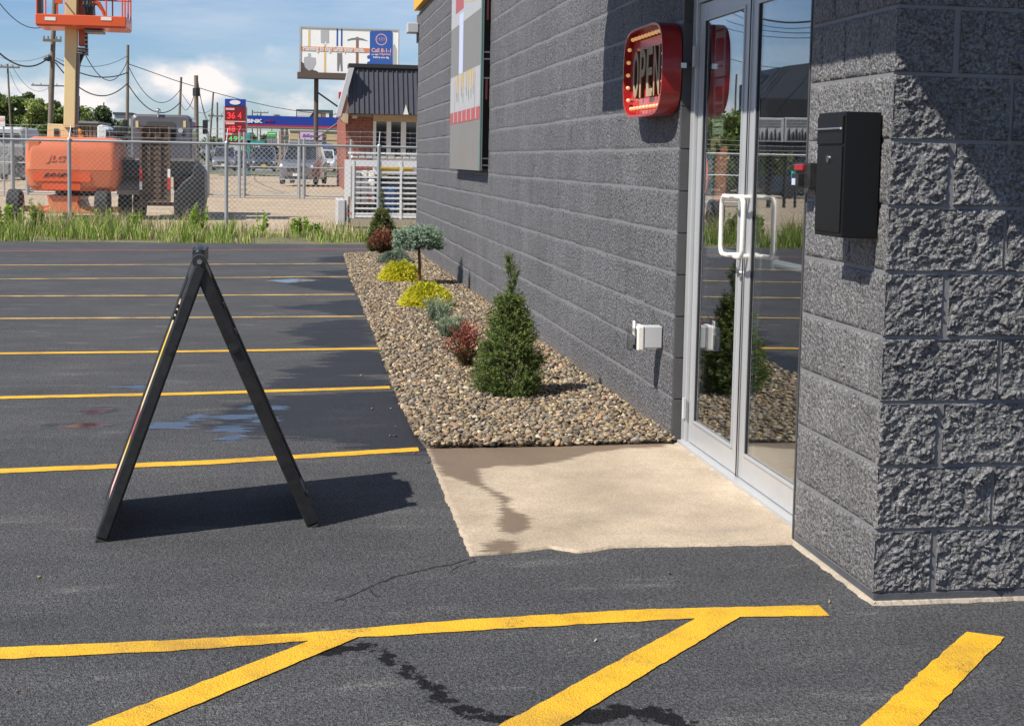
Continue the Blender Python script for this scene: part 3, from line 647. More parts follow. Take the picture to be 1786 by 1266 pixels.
def block_data(w, h, nx, nz, amp, freq, seed, orient, back=.03, edge_w=.012, recess=0., fade_u=True, zero=None):
    """rock-faced block: origin at its lower near corner, face towards -X ('x', runs along +Y) or -Y ('y', runs along +X)"""
    u, v = np.meshgrid(np.linspace(0, w, nx+1), np.linspace(0, h, nz+1)); u = u.ravel(); v = v.ravel()
    e = np.minimum(np.minimum(u, w-u), np.minimum(v, h-v)); ef = e if fade_u else np.minimum(v, h-v); f = np.clip(ef/edge_w, 0, 1)**.6
    big_ = fbm(u*freq+seed*3.1, v*freq+seed, s=seed, o=2)*1.33; sm_ = fbm(u*freq*5+seed, v*freq*6.5, s=seed+50, o=3)*1.14
    rid = 1-abs(2*vnoise(u*freq*3.2+v*freq*2.2, v*freq*3.6-u*freq*1.2, s=seed+9)-1)
    d = amp*(.42*big_+.46*sm_+.24*rid)*f - recess*(1-f) + amp*.08
    if zero is not None:
        rg_ = np.random.default_rng(seed); d = np.zeros_like(u)
        for (dens, tilt, hs_, sx_) in ((1/.040, .10, .0016, 1.7), (1/.014, .20, .0009, 1.3)):
            nc = int(w*h*dens*dens)+4; cu_, cw_ = rg_.uniform(0, w, nc), rg_.uniform(0, h, nc); gu, gv, hh_ = rg_.normal(0, tilt, nc), rg_.normal(0, tilt, nc), rg_.normal(0, hs_, nc)
            wu, wv_ = u+(vnoise(u*70, v*70, s=seed+5)-.5)*.010, v+(vnoise(u*70, v*70, s=seed+6)-.5)*.010
            a1, a2 = wu[:, None]-cu_, wv_[:, None]-cw_; dd = ((a1+a2*.5)/sx_)**2+(a2-a1*.25)**2; k_ = dd.argmin(1); q_ = np.arange(len(u)); d += np.clip(a1[q_, k_]*gu[k_]+a2[q_, k_]*gv[k_], -.012, .012)+hh_[k_]
        ca, sa = u*.80+v*.60+seed*.7, -u*.60+v*.80+seed*.3
        st_ = fbm(ca*48, cw2*112 if False else sa*112, s=seed+70, o=3)*1.14; f = np.clip(e/.0035, 0, 1)
        d = d+amp*(.50*big_+.55*st_-zero); d = np.clip(d*f+.0004, -.0034, .020)
    uj = u+np.where((e > 1e-6), (vnoise(u*90, v*90, s=seed+2)-.5)*w/nx*.5, 0); vj = v+np.where((e > 1e-6), (vnoise(u*90, v*90, s=seed+3)-.5)*h/nz*.5, 0)
    idx = np.arange((nx+1)*(nz+1)).reshape(nz+1, nx+1)
    F = np.stack([idx[:-1, :-1], idx[:-1, 1:], idx[1:, 1:], idx[1:, :-1]], -1).reshape(-1, 4)
    ring = np.concatenate([idx[0, :], idx[1:, -1], idx[-1, -2::-1], idx[-2:0:-1, 0]]); n0 = len(u); m_ = len(ring)
    U = np.concatenate([uj, u[ring]]); Vv = np.concatenate([vj, v[ring]]); D = np.concatenate([d, np.full(m_, -back)])
    k = np.arange(m_); F2 = np.stack([ring, n0+k, n0+(k+1) % m_, ring[(k+1) % m_]], 1)
    F = np.concatenate([F, F2])
    Pn = np.stack([-D, U, Vv], 1) if orient == 'x' else np.stack([U, -D, Vv], 1)
    if orient == 'x': F = F[:, ::-1]
    return Pn, F
def block_me(name, P_, F_, m):
    me = bpy.data.meshes.new(name); me.from_pydata(P_.tolist(), [], F_.tolist()); me.materials.append(m)
    me.polygons.foreach_set('use_smooth', [True]*len(F_)); me.set_sharp_from_angle(angle=math.radians(60)); me.update(); return me
def place(me, name, parent, loc):
    o = bpy.data.objects.new(name, me); COL.objects.link(o); o.location = Vector(loc)-total_loc(parent); o.parent = parent; return o
# long wall: running bond, the nearest 300 as blocks of their own, the rest as one part
LW = .4064; gap = .0065
var_full = [block_data(LW-.001, BH-gap, 26, 14, .007, 16, 11+i, 'x', back=.010, edge_w=.008, fade_u=False) for i in range(6)]
var_me = [block_me('wall_block', P_, F_, M_blk) for P_, F_ in var_full]
half = [block_data(LW/2-.001, BH-gap, 13, 14, .007, 16, 31+i, 'x', back=.010, edge_w=.008, fade_u=False) for i in range(2)]
half_me = [block_me('wall_half_block', P_, F_, M_blk) for P_, F_ in half]
cells = []
for row in range(17):
    y = 6.602
    if row % 2: cells.append((y, row, 'h')); y += LW/2
    while y < 20.5:
        if y+LW > 20.62: cells.append((y, row, 'h')); y += LW/2
        else: cells.append((y, row, 'f')); y += LW
vis = [c for c in cells if c[0] < 20.6]
vis.sort(key=lambda c: math.hypot(c[0], (c[1]*BH+.1-EYE)*1.6) if True else 0)
RV = []; RF = []; off = 0; rr = random.Random(2); cnt = 0
for y, row, kind in vis:
    k = rr.randrange(6); z = row*BH-.010+gap/2; xo = 1.874+rr.uniform(-.0012, .0012)
    # top of the picture cuts off the upper courses near the camera: those need not be single blocks
    zmax = EYE + y*.125 + .35
    if z < zmax and cnt < 292:
        place(var_me[k] if kind == 'f' else half_me[k % 2], 'block', bld, (xo, y, z)); cnt += 1
    else:
        P_, F_ = var_full[k] if kind == 'f' else half[k % 2]; RV.append(P_+np.array([xo, y, z])); RF.append(F_+off); off += len(P_)
npmesh('upper_and_far_blocks', np.concatenate(RV), np.concatenate(RF), M_blk, bld, smooth=True)['kind'] = 'stuff'
# smooth jamb blocks at the end of the long wall
for row in range(12):
    z = row*BH-.010+gap/2; mb = MB(); mb.box(1.868, 1.958, 6.578, 6.601, max(z, GZ+.002), z+BH-gap); build('jamb_block', mb, M_smooth, bld, bevel=.002)
mb = MB(); mb.box(1.873, 1.956, 6.590, 6.6015, GZ, 2.4); build('jamb_mortar', mb, M_mort, bld)
# pier: rough front
fw = [.190, .390]; g2 = .010
g2 = .013; front = {}
for wv in (.190, .395, .20):
    front[wv] = [block_me('pier_block', *block_data(wv-g2, BH-g2, int(wv/.0040), 50, .020, 16, 71+i+int(wv*100), 'y', back=.02, edge_w=.008, zero=.50), M_blk2) for i in range(4)]
side = {}
for wv in (.2032, .1016): side[wv] = [block_me('pier_side_block', *block_data(wv-.008, BH-g2, int(wv/.009), 22, .009, 18, 131+i, 'x', back=.012, edge_w=.010), M_blk2) for i in range(4)]
for row in range(17):
    z = .003+row*BH+g2/2
    x = 1.828; first = True
    while x < 3.4:
        wv = .20 if (first and row % 2 == 0) else .395
        if z > 2.4 and x > 2.6: break
        place(front[wv][(row*3+int(x*7)) % 4], 'pier_block', bld, (x, 4.083, z)); x += wv+(.010 if first and row % 2 == 0 else 0); first = False
        if x > 2.7 and z > 2.2: break
    y = 4.086; first = True
    while y < 4.78:
        wv = .1016 if (first and row % 2) else .2032
        if y+wv > 4.83: wv = .1016
        place(side[wv][(row*5+int(y*31)) % 4], 'pier_side_block', bld, (1.834, y, z)); y += wv; first = False
mb = MB(); mb.box(1.832, 2.06, 4.802, 4.815, GZ, 2.4); build('pier_return', mb, M_smooth, bld)
# canopy above the doors, its soffit, fascia and rods
cx0 = 1.87-.71
mb = MB(); mb.box(cx0, 1.87, 3.0, 7.95, 2.57, 2.93); build('canopy_box', mb, M_mans, bld)
mb = MB(); mb.box(cx0-.02, cx0-.001, 2.98, 7.97, 2.55, 2.97); mb.box(cx0-.02, 1.87, 7.951, 7.97, 2.55, 2.97); mb.box(cx0-.02, 1.87, 2.98, 2.999, 2.55, 2.97); build('canopy_fascia', mb, M_yband, bld)
# wall pack lamp at the far corner, downspout strip
lp = thing('wall_lamp', 'small grey box lamp on the far top corner of the block wall', 'lamp', (1.80, 20.3, 3.1))
p = atX(722, 38, 1.86); mb = MB(); mb.box(1.70, 1.86, 20.50, 20.75, 3.16, 3.30); build('lamp_housing', mb, M_lgrey, lp, bevel=.01); mb = MB(); mb.box(1.84, 1.868, 20.56, 20.62, 3.02, 3.42); build('lamp_bracket', mb, M_grey, lp)

# ------------------------------------------------------------------ double door
DX = 1.93
fr_ = MB(); fr_.box(DX-.018, DX+.06, 6.515, 6.575, -.02, 2.32); fr_.box(DX-.018, DX+.06, 4.815, 6.515, 2.26, 2.32); build('door_frame', fr_, M_alum, bld, bevel=.003)
tr_ = MB(); tr_.box(DX-.012, DX+.05, 4.815, 6.515, 2.10, 2.13); build('transom_bar', tr_, M_alum, bld)
th = MB(); th.box(DX-.04, DX+.08, 4.815, 6.57, -.022, -.004); build('threshold', th, M_alum, bld)
tg = MB(); tg.box(DX+.006, DX+.012, 4.82, 6.51, 2.131, 2.259); build('transom_glass', tg, M_glass, bld)
def leaf(y0, y1, hinge_far):
    m = MB(); s = .080 if hinge_far else .072; m.box(DX, DX+.045, y0, y0+s, .0, 2.095); m.box(DX, DX+.045, y1-s, y1, .0, 2.095); m.box(DX+.0005, DX+.0445, y0+s, y1-s, .0, .105); m.box(DX+.0005, DX+.0445, y0+s, y1-s, 2.02, 2.0945)
    lf = build('door_leaf', m, M_alum, bld, bevel=.003)
    # glazing beads
    bd = MB(); q = .012
    bd.box(DX-.006, DX+.002, y0+s, y0+s+q, .105, 2.02); bd.box(DX-.006, DX+.002, y1-s-q, y1-s, .105, 2.02); bd.box(DX-.006, DX+.002, y0+s+q, y1-s-q, .105, .105+q); bd.box(DX-.006, DX+.002, y0+s+q, y1-s-q, 2.008, 2.02)
    build('glazing_bead', bd, M_alum, lf)
    gb = MB(); gb.box(DX+.004, DX+.008, y0+s, y1-s, .105, 2.02); build('glass_pane', gb, M_glass, lf)
    sb = MB(); sb.box(DX-.002, DX+.0035, y0+s+q, y0+s+q+.005, .117, 2.008); sb.box(DX-.002, DX+.0035, y1-s-q-.005, y1-s-q, .117, 2.008); build('seal', sb, M_hose, lf)
    return lf
far_leaf = leaf(5.750, 6.508, True); near_leaf = leaf(4.828, 5.742, False)
kb = MB(); kb.box(DX-.010, DX-.0065, 5.742, 5.750, .0, 2.1); build('meeting_seal', kb, M_hose, bld)
def pull(y, lf):
    # rectangular pull handle standing off the door, rounded corners
    hx = DX-.075; z0, z1 = .955, 1.205; r = .03; pts = [(DX, y, z0)]
    for a in range(0, 91, 30): pts.append((hx+r-r*math.sin(math.radians(a)), y, z0+r-r*math.cos(math.radians(a))))
    for a in range(0, 91, 30): pts.append((hx+r-r*math.cos(math.radians(a)), y, z1-r+r*math.sin(math.radians(a))))
    pts.append((DX, y, z1)); m = MB(); m.tube(pts, .0125, 12); build('door_handle', m, M_offw, lf, smooth=True)
def pullD(y0, y1, lf):
    hx = DX-.062; z0, z1 = .955, 1.205; r = .035; pts = []
    # the visible pull: loop offset sideways from its fixings
    pts = [(DX, y0, z0), (hx, y0, z0)]
    pts += [(hx, y0+(y1-y0)*k/4, z0) for k in (1, 2, 3)]
    for a in (0, 30, 60, 90): pts.append((hx, y1+(-r+r*math.sin(math.radians(a)))*(1 if y1 > y0 else -1), z0+r-r*math.cos(math.radians(a))))
    for a in (0, 30, 60, 90): pts.append((hx, y1+(-r+r*math.cos(math.radians(a)))*(1 if y1 > y0 else -1), z1-r+r*math.sin(math.radians(a))))
    pts += [(hx, y0+(y1-y0)*k/4, z1) for k in (3, 2, 1)]+[(hx, y0, z1), (DX, y0, z1)]
    m = MB(); m.tube(pts, .0100, 12); build('door_handle', m, M_offw, lf, smooth=True)
pullD(5.795, 5.895, far_leaf); pullD(5.708, 5.60, near_leaf)
lk = MB(); lk.disc((DX+.002, 5.785, .875), (-1, 0, 0), .016, .016); build('lock', lk, M_steel, far_leaf)
for z in (.11, 1.80):
    hg = MB(); hg.tube([(DX-.024, 6.519, z), (DX-.024, 6.519, z+.10)], .008, 8); hg.box(DX-.020, DX-.0185, 6.505, 6.54, z, z+.10); build('hinge', hg, M_lgrey, far_leaf)
for (y0, y1, lf) in ((5.82, 6.44, far_leaf), (4.90, 5.68, near_leaf)):
    pb = MB(); pb.tube([(DX+.11, y0, .93), (DX+.11, y1, .93)], .016, 8); pb.box(DX+.045, DX+.12, y0-.02, y0+.02, .90, .96); pb.box(DX+.045, DX+.12, y1-.02, y1+.02, .90, .96); build('push_bar', pb, M_lgrey, lf)
# papers taped to the inside of the far leaf
def poster(name, label, y0, y1, z0, z1, m, extra, dx=.012):
    mb_ = MB(); mb_.box(DX+dx, DX+dx+.002, y0, y1, z0, z1); o_ = build(name, mb_, m); tag(o_, label, 'poster', 'papers taped inside the door glass')
    for nm, a, b2, c2, d2, mm in extra:
        q = MB(); q.box(DX+dx-.0012, DX+dx-.0002, a, b2, c2, d2); build(nm, q, mm, o_)
    return o_
def PYs(x, Xp=None): return atX(x, 300, (Xp or DX+.012)).y
def PZs(x, y): return atX(x, y, DX+.012).z
ya, yb = PYs(1258), PYs(1240)
poster('notice', 'tall white notice with red panels inside the left door glass', ya, yb, PZs(1250, 135), PZs(1250, 42), M_paper,
       [('red_print', ya+.02, yb-.02, PZs(1250, 108), PZs(1250, 68), M_dred), ('red_lettering', ya+.02, yb-.02, PZs(1250, 57), PZs(1250, 53), M_red), ('red_lettering', ya+.03, yb-.02, PZs(1250, 119), PZs(1250, 115), M_red)])
poster('notice', 'white notice with one red block below the tall notice in the door', ya, yb, PZs(1250, 192), PZs(1250, 138), M_paper, [('red_print', ya+.02, yb-.03, PZs(1250, 178), PZs(1250, 152), M_red), ('red_print', ya+.02, yb-.03, PZs(1250, 190), PZs(1250, 183), M_copper)])
poster('notice', 'pale green printed notice in the middle of the door paper column', ya, yb, PZs(1250, 238), PZs(1250, 193), M_palegreen, [('dark_print', ya+.02, yb-.02, PZs(1250, z_+2), PZs(1250, z_), M_hose) for z_ in (212, 221, 235)]+[('dark_print', ya+.05, yb-.05, PZs(1250, 203), PZs(1250, 196), M_copper)])
poster('notice', 'tan notice with a small black figure low in the door paper column', ya+.03, yb+.02, PZs(1250, 270), PZs(1250, 239), M_tan, [('dark_print', ya+.05, yb-.04, PZs(1250, 258), PZs(1250, 249), M_hose)])
ya, yb = PYs(1266), PYs(1247)
poster('notice', 'orange bordered poster inside the left door glass above the handle', ya, yb, PZs(1255, 352), PZs(1255, 256), M_poster_o,
       [('pale_print', ya+.02, yb-.03, PZs(1255, z_+5), PZs(1255, z_), M_pinkp) for z_ in (266, 284, 300, 322, 338)])
ya, yb = PYs(1241), PYs(1229)
poster('notice', 'narrow teal poster with pink lettering beside the left door edge', ya, yb, PZs(1235, 370), PZs(1235, 268), M_teald,
       [('pink_print', ya+.02, yb-.03, PZs(1235, z_+9), PZs(1235, z_), M_pinkp) for z_ in (279, 292, 306, 330, 343, 358)], dx=.016)
st = MB(); a, b_ = atX(1342, 5, 1.99), atX(1322, 545, 1.99); st.tube([(1.990, a.y, a.z), (1.990, b_.y, b_.z)], .011, 8)
tag(build('wooden_pole', st, M_stick), 'pale wooden pole standing upright behind the right door glass', 'pole')
# inside: a counter and shelves, barely lit
ct = thing('shop_counter', 'dim counter standing inside behind the door glass', 'counter', (5, 9, 0)); mb = MB(); mb.box(4.2, 4.9, 6.5, 11, 0, 1.0); build('counter_body', mb, M_inw, ct); mb = MB(); mb.box(4.15, 4.95, 6.45, 11.05, 1.002, 1.04); build('counter_top', mb, M_lgrey, ct)

# ------------------------------------------------------------------ mailbox and reader on the pier
MX, MY0, MY1, MZ0, MZ1 = 1.70, 4.15, 4.376, 1.12, 1.512
mbx = thing('mailbox', 'tall black metal mailbox mounted on the block pier', 'mailbox', (1.825, 4.26, MZ0))
mb = MB(); mb.box(MX+.004, 1.822, MY0, MY1, MZ0, MZ1); build('mailbox_body', mb, M_black, mbx, bevel=.003)
mb = MB(); mb.box(MX-.0005, MX+.0035, MY0+.010, MY1-.010, MZ0+.015, MZ0+.285); build('mailbox_door', mb, M_black, mbx, bevel=.0015)
mb = MB(); mb.box(MX-.002, MX+.0035, MY0+.008, MY1-.008, MZ0+.292, MZ1-.012); build('mail_flap', mb, M_black, mbx, bevel=.002)
mb = MB(); mb.tube([(MX-.006, MY0+.012, MZ1-.052), (MX-.006, MY1-.012, MZ1-.052)], .004, 8); build('flap_grip', mb, M_chrome, mbx)
mb = MB(); mb.disc((MX, (MY0+MY1)/2, MZ0+.245), (-1, 0, 0), .012, .006); build('mailbox_lock', mb, M_chrome, mbx)
rd = thing('alarm_box', 'small black alarm device with red top beside the mailbox', 'alarm box', (1.83, 4.7, 1.26))
a, b_ = atX(1418, 330, 1.79), atX(1392, 283, 1.79); y0, y1, z0, z1 = a.y, b_.y, a.z, b_.z
mb = MB(); mb.box(1.775, 1.828, y0, y1-.01, z0+.002, z1-.002); build('case', mb, M_plast, rd, bevel=.004)
mb = MB(); mb.box(1.764, 1.777, y0+.045, y1-.03, z1-.030, z1-.008); build('red_lens', mb, M_red, rd, bevel=.003)
mb = MB(); mb.box(1.752, 1.776, y0+.05, y1-.04, z0+.01, z1-.04); build('front_cover', mb, M_plast, rd, bevel=.003)
mb = MB(); mb.box(1.750, 1.7515, y0+.07, y1-.05, z0+.012, z0+.035); build('label_plate', mb, M_stripe, rd)
mb = MB(); mb.box(1.765, 1.7745, y1-.02, y1-.004, z0+.035, z0+.06); build('green_tab', mb, M_teal, rd)

# ------------------------------------------------------------------ OPEN sign
SX0, SX1 = 1.765, 1.862; SY0, SY1, SZ0, SZ1 = 6.57, 7.37, 1.575, 2.03
SB = SX0+.042
sg = thing('open_sign', 'red marquee OPEN sign with warm bulbs on the block wall', 'sign', (1.865, 6.92, SZ0))
def barrel(y0, y1, z0, z1, bul, n=9, r=.05):
    """barrel outline: rounded corners, sides bulging outwards, top and bottom slightly arched"""
    pts = []; cy, cz = (y0+y1)/2, (z0+z1)/2; hy, hz = (y1-y0)/2, (z1-z0)/2
    for i in range(64):
        th = 2*math.pi*i/64; c, s = math.cos(th), math.sin(th); p_ = 5.5
        rr_ = (abs(c)**p_+abs(s)**p_)**(-1/p_); yy, zz = rr_*c, rr_*s
        yy *= 1-.10*zz*zz; pts.append((cy+yy*hy, cz+zz*hz))
    return pts
out = barrel(SY0, SY1, SZ0, SZ1, 1); inn = barrel(SY0+.012, SY1-.012, SZ0+.012, SZ1-.012, 1); n = len(out)
mb = MB(); V = [(SX0, *p) for p in out]+[(SX1, *p) for p in out]+[(SX0, *p) for p in inn]+[(SX1-.012, *p) for p in inn]
Fc = []
for i in range(n):
    j = (i+1) % n; Fc += [(i, j, j+n, i+n), (i+2*n, i+3*n, j+3*n, j+2*n), (i, i+2*n, j+2*n, j), (i+n, j+n, j+3*n, i+3*n)]
mb.add(V, Fc); build('sign_rim', mb, M_red, sg, smooth=True)
mb = MB(); mb.add([(SB, *p) for p in inn]+[(SB+.007, *p) for p in inn], [tuple(range(n)), tuple(range(n, 2*n))[::-1]]+[(i, (i+1) % n, (i+1) % n+n, i+n) for i in range(n)]); build('sign_back', mb, M_redback, sg)
bulbs = []
for k in range(9): bulbs.append((SY0+.125+k*.068, SZ1-.048)); bulbs.append((SY0+.125+k*.068, SZ0+.048))
for k in range(5):
    z = SZ0+.095+k*.066; bz = ((z-(SZ0+SZ1)/2)/((SZ1-SZ0)/2))**2*.05; bulbs += [(SY1-.045-bz, z), (SY0+.045+bz, z)]
bm0 = None
for i, (y, z) in enumerate(bulbs):
    if bm0 is None:
        q = MB(); q.ball((0, 0, 0), .0105, 10, 6, (1.1, .85, 1)); bm0 = bpy.data.meshes.new('bulb'); bm0.from_pydata(q.v, [], q.f); bm0.materials.append(M_bulb); bm0.polygons.foreach_set('use_smooth', [True]*len(bm0.polygons))
        q = MB(); q.tube([(.009, 0, 0), (.0235, 0, 0)], .009, 8); bs0 = bpy.data.meshes.new('bulb_socket'); bs0.from_pydata(q.v, [], q.f); bs0.materials.append(M_copper)
    o = place(bm0, 'bulb', sg, (SB-.024, y, z)); s_ = bpy.data.objects.new('bulb_socket', bs0); COL.objects.link(s_); s_.parent = o
letters = 'OPEN'; cyc = (SY0+SY1)/2; wL = .112
for i, ch in enumerate(letters):
    yc = cyc+.205-i*.140
    text_mesh(ch, (0, -1, 0), (0, 0, 1), (SB-.001, yc, (SZ0+SZ1)/2-.005), wL, .245, .016, 'letter', M_wdark, sg, bold=.012)
    text_mesh(ch, (0, -1, 0), (0, 0, 1), (SB-.0175, yc, (SZ0+SZ1)/2-.005), wL, .245, .004, 'letter_face', M_wood, sg, bold=.012)
mb = MB(); zc = (SZ0+SZ1)/2+.005; mb.box(1.845, 1.872, SY0-.045, SY0+.005, zc-.012, zc+.012); build('bracket', mb, M_steel, sg)

# ------------------------------------------------------------------ tall display cabinet on the wall
cb = thing('display_cabinet', 'tall grey wall display cabinet with gold and red print', 'sign', (1.87, 14.3, 1.24))
PXc = 1.775; Y0, Y1, Z0, Z1 = 13.12, 15.55, 1.24, 3.3
mb = MB(); mb.box(PXc, PXc+.030, Y0, Y1, Z0, Z1); build('display_panel', mb, M_screen, cb, bevel=.003)
mb = MB(); mb.box(PXc+.031, 1.872, Y0+.05, Y1-.05, Z0+.02, Z1-.02); build('cabinet_frame', mb, M_black, cb)
mb = MB(); mb.box(PXc+.004, PXc+.010, Y0-.004, Y0-.0005, Z0+.01, Z1-.01); build('edge_trim', mb, M_teal, cb)
def zc_(x, y): return atX(x, y, PXc).z
def strip(name, y0, y1, z0, z1, m, d=.003): q = MB(); q.box(PXc-d, PXc-.0004, y0, y1, z0, z1); return build(name, q, m, cb)
zA, zB = zc_(830, 117), zc_(830, 187); strip('pale_panel', Y0+.002, Y1-.002, zB, zA, M_screenl, .0015)
strip('red_print', Y0+.004, Y1-.004, zc_(830, 209), zB-.001, M_dred, .0025)
for k in range(6): yk = Y0+.25+k*.36; strip('pale_drip', yk, yk+.05, zc_(830, 207), zB-.004, M_screenl, .004)
zt = zc_(830, 22); strip('pale_panel', Y0+.002, Y1-.002, zt, Z1-.02, M_screenl, .0015)
strip('red_print', Y0+1.35, Y1-.4, zt+.14, Z1-.05, M_dred, .003)
for k in range(4): yk = Y0+.45+k*.22; strip('gold_print', yk, yk+.12, zt+.12+.02*k, Z1-.06, M_gold, .003)
strip('pale_stripe', Y0+1.35, Y0+1.68, zA+.002, zt+.10, M_stripe, .003)
for k, (yk, ln) in enumerate(((.50, .17), (.66, .20), (.85, .21), (1.02, .16), (1.30, .22), (1.42, .15), (1.72, .2), (1.84, .19))):
    q = MB(); y = Y0+yk; q.prism([(y-.045, zA-.002), (y+.045, zA-.002), (y+.012, zA-ln), (y-.012, zA-ln)], 'x', PXc-.005, PXc-.0016); build('gold_print', q, M_gold, cb)
    q = MB(); q.prism([(y-.03, zA-ln*.95), (y+.02, zA-ln*.95), (y-.01, zA-ln-.09), (y-.025, zA-ln-.09)], 'x', PXc-.004, PXc-.0018); build('grey_print', q, M_grey, cb)
for yk in (.36, 2.0): strip('red_rule', Y0+yk, Y0+yk+.02, zB, zA-.05, M_dred, .0028)
for zz in (zc_(838, 92), zc_(838, 137), zc_(838, 104), zc_(838, 278), zc_(838, 290)):
    q = MB(); q.box(PXc+.036, 1.868, Y0+.035, Y0+.049, zz, zz+.014); build('clip', q, M_lgrey, cb)
for a, b_ in ((35, -25), (173, 135)):
    q = MB(); q.box(PXc+.055, PXc+.075, Y0+.040, Y0+.0495, zc_(838, a), zc_(838, b_)); build('painted_red_reflection', q, M_dred, cb)  # red-coloured parts standing in for red light reflected in the gap behind the panel

# ------------------------------------------------------------------ outdoor socket with clear cover
ob = thing('outdoor_socket', 'grey outdoor power socket with clear cover low on wall', 'socket', (1.87, 6.85, .40))
mb = MB(); mb.box(1.775, 1.866, 6.80, 6.875, .415, .525); build('socket_box', mb, M_lgrey, ob, bevel=.004)
mb = MB(); mb.box(1.735, 1.7745, 6.795, 6.88, .40, .53); build('socket_cover_frame', mb, M_offw, ob, bevel=.010)
mb = MB(); mb.box(1.70, 1.734, 6.80, 6.875, .398, .515); build('clear_cover', mb, M_clear, ob, bevel=.006)
mb = MB(); mb.box(1.722, 1.733, 6.82, 6.85, .43, .55); build('gasket', mb, M_white, ob, bevel=.005)
q = thing('wall_vent', 'thin dark upright strip low on the far block wall', 'vent', (1.865, 14.3, GZ)); mb = MB(); mb.prism([(14.31, GZ), (14.42, GZ), (14.40, .10), (14.35, .22)], 'x', 1.857, 1.862); build('vent_strip', mb, M_hose, q)

# ------------------------------------------------------------------ sandwich board
sbd = thing('sandwich_board', 'black plastic folding sidewalk sign with yellow poster on its left side', 'sidewalk sign', (-.27, 5.35, GZ))
dn = Vector((-.065, 1, 0)).normalized(); YB, WB = 5.075, .60
def board(foot, apex, side_name, sgn, yf, ya_):
    """one panel: frame of two stiles and rails, an inset panel"""
    f = Vector((foot, yf, GZ)); a = Vector((apex, ya_, .955)); up = (a-f); L = up.length; up.normalize(); nrm = up.cross(dn).normalized()
    if nrm.x*sgn > 0: nrm = -nrm      # nrm points outwards
    nrm = -nrm if (nrm.x*sgn < 0) else nrm
    def bx(u0, u1, v0, v1, w0, w1):
        vs = []
        for w in (w0, w1):
            for (u, v) in ((u0, v0), (u1, v0), (u1, v1), (u0, v1)): vs.append(f+dn*u+up*v+nrm*w)
        m_ = MB(); m_.add(vs, [(0, 3, 2, 1), (4, 5, 6, 7), (0, 1, 5, 4), (1, 2, 6, 5), (2, 3, 7, 6), (3, 0, 4, 7)]); return m_
    for (u0, u1) in ((0, .035), (WB-.035, WB)): build('frame_stile', bx(u0, u1, .018, L, -.046, 0), M_plast, sbd, bevel=.008)
    build('frame_rail', bx(.036, WB-.036, .03, .075, -.045, -.004), M_plast, sbd, bevel=.006); build('frame_rail', bx(.036, WB-.036, L-.085, L-.01, -.045, -.004), M_plast, sbd, bevel=.006)
    build('panel', bx(.036, WB-.036, .076, L-.086, -.034, -.012), M_plast, sbd)
    for u in (.0, WB-.05): build('foot', bx(u, u+.05, 0, .0175, -.050, -.004), M_dark, sbd, bevel=.004)
    # cheek hollows with rims on the near stile
    k = L*.70; c = f+up*k-nrm*.026; m_ = MB(); m_.disc(c-dn*.0005, -dn, .017, .007, 20); build('rivet_ring', m_, M_plast, sbd); m_ = MB(); m_.disc(c-dn*.0075, -dn, .009, .0016, 16); build('rivet_hole', m_, M_hose, sbd)
    return f, up, nrm, L, bx
f, up, nrm, L, bx = board(-.672, -.325, 'left', -1, 5.02, 5.08)
# the poster on the outer left face: coloured bands, the print cannot be read at this angle
cols = [(.08, .18, M_pinkp), (.18, .235, M_tan), (.235, .30, M_yel), (.30, .42, M_dred), (.42, .62, M_tan), (.62, .74, M_yel), (.74, .86, M_tan)]
for (v0, v1, m_) in cols: build('poster_band', bx(.045, WB-.045, v0, v1-.001, .0005 if False else -.0115, -.0085), m_, sbd)
f2, up2, nrm2, L2, bx2 = board(.128, -.290, 'right', 1, 5.165, 5.085)
for v in (.86, .76, .12): build('stop_lug', bx2(.004, .03, v*L2/1.03, v*L2/1.03+.022, .0005, .010), M_plast, sbd, bevel=.003)
for k in range(3): build('stop_lug', bx(.004, .03, L-.17-k*.022, L-.155-k*.022, .0005, .010), M_plast, sbd, bevel=.002)
ap = Vector((-.308, 5.082, .962))
for u, w_ in ((.0, .05), (.14, .07), (.39, .07), (.55, .05)):
    m_ = MB(); m_.tube([ap+dn*u, ap+dn*(u+w_)], .025, 16); build('hinge_barrel', m_, M_plast, sbd, smooth=True)
m_ = MB(); m_.disc(ap-dn*.001, -dn, .009, .005, 14); build('hinge_bolt', m_, M_chrome, sbd)
m_ = MB(); p0, p1 = ap+dn*.18, ap+dn*.42; m_.box(p0.x-.02, p0.x+.02, p0.y, p1.y, p0.z-.02, p0.z+.03); m_.tube([p0+Vector((0, 0, .01)), p0+Vector((0, 0, .018)), p0.lerp(p1, .12)+Vector((0, 0, .024)), p0.lerp(p1, .88)+Vector((0, 0, .024)), p1+Vector((0, 0, .018)), p1+Vector((0, 0, .01))], .016, 10); build('carry_handle', m_, M_plast, sbd, smooth=True)
m_ = MB(); m_.tube([f+dn*.02+up*.22-nrm*.05, f2+dn*.02+up2*.02], .004, 6)

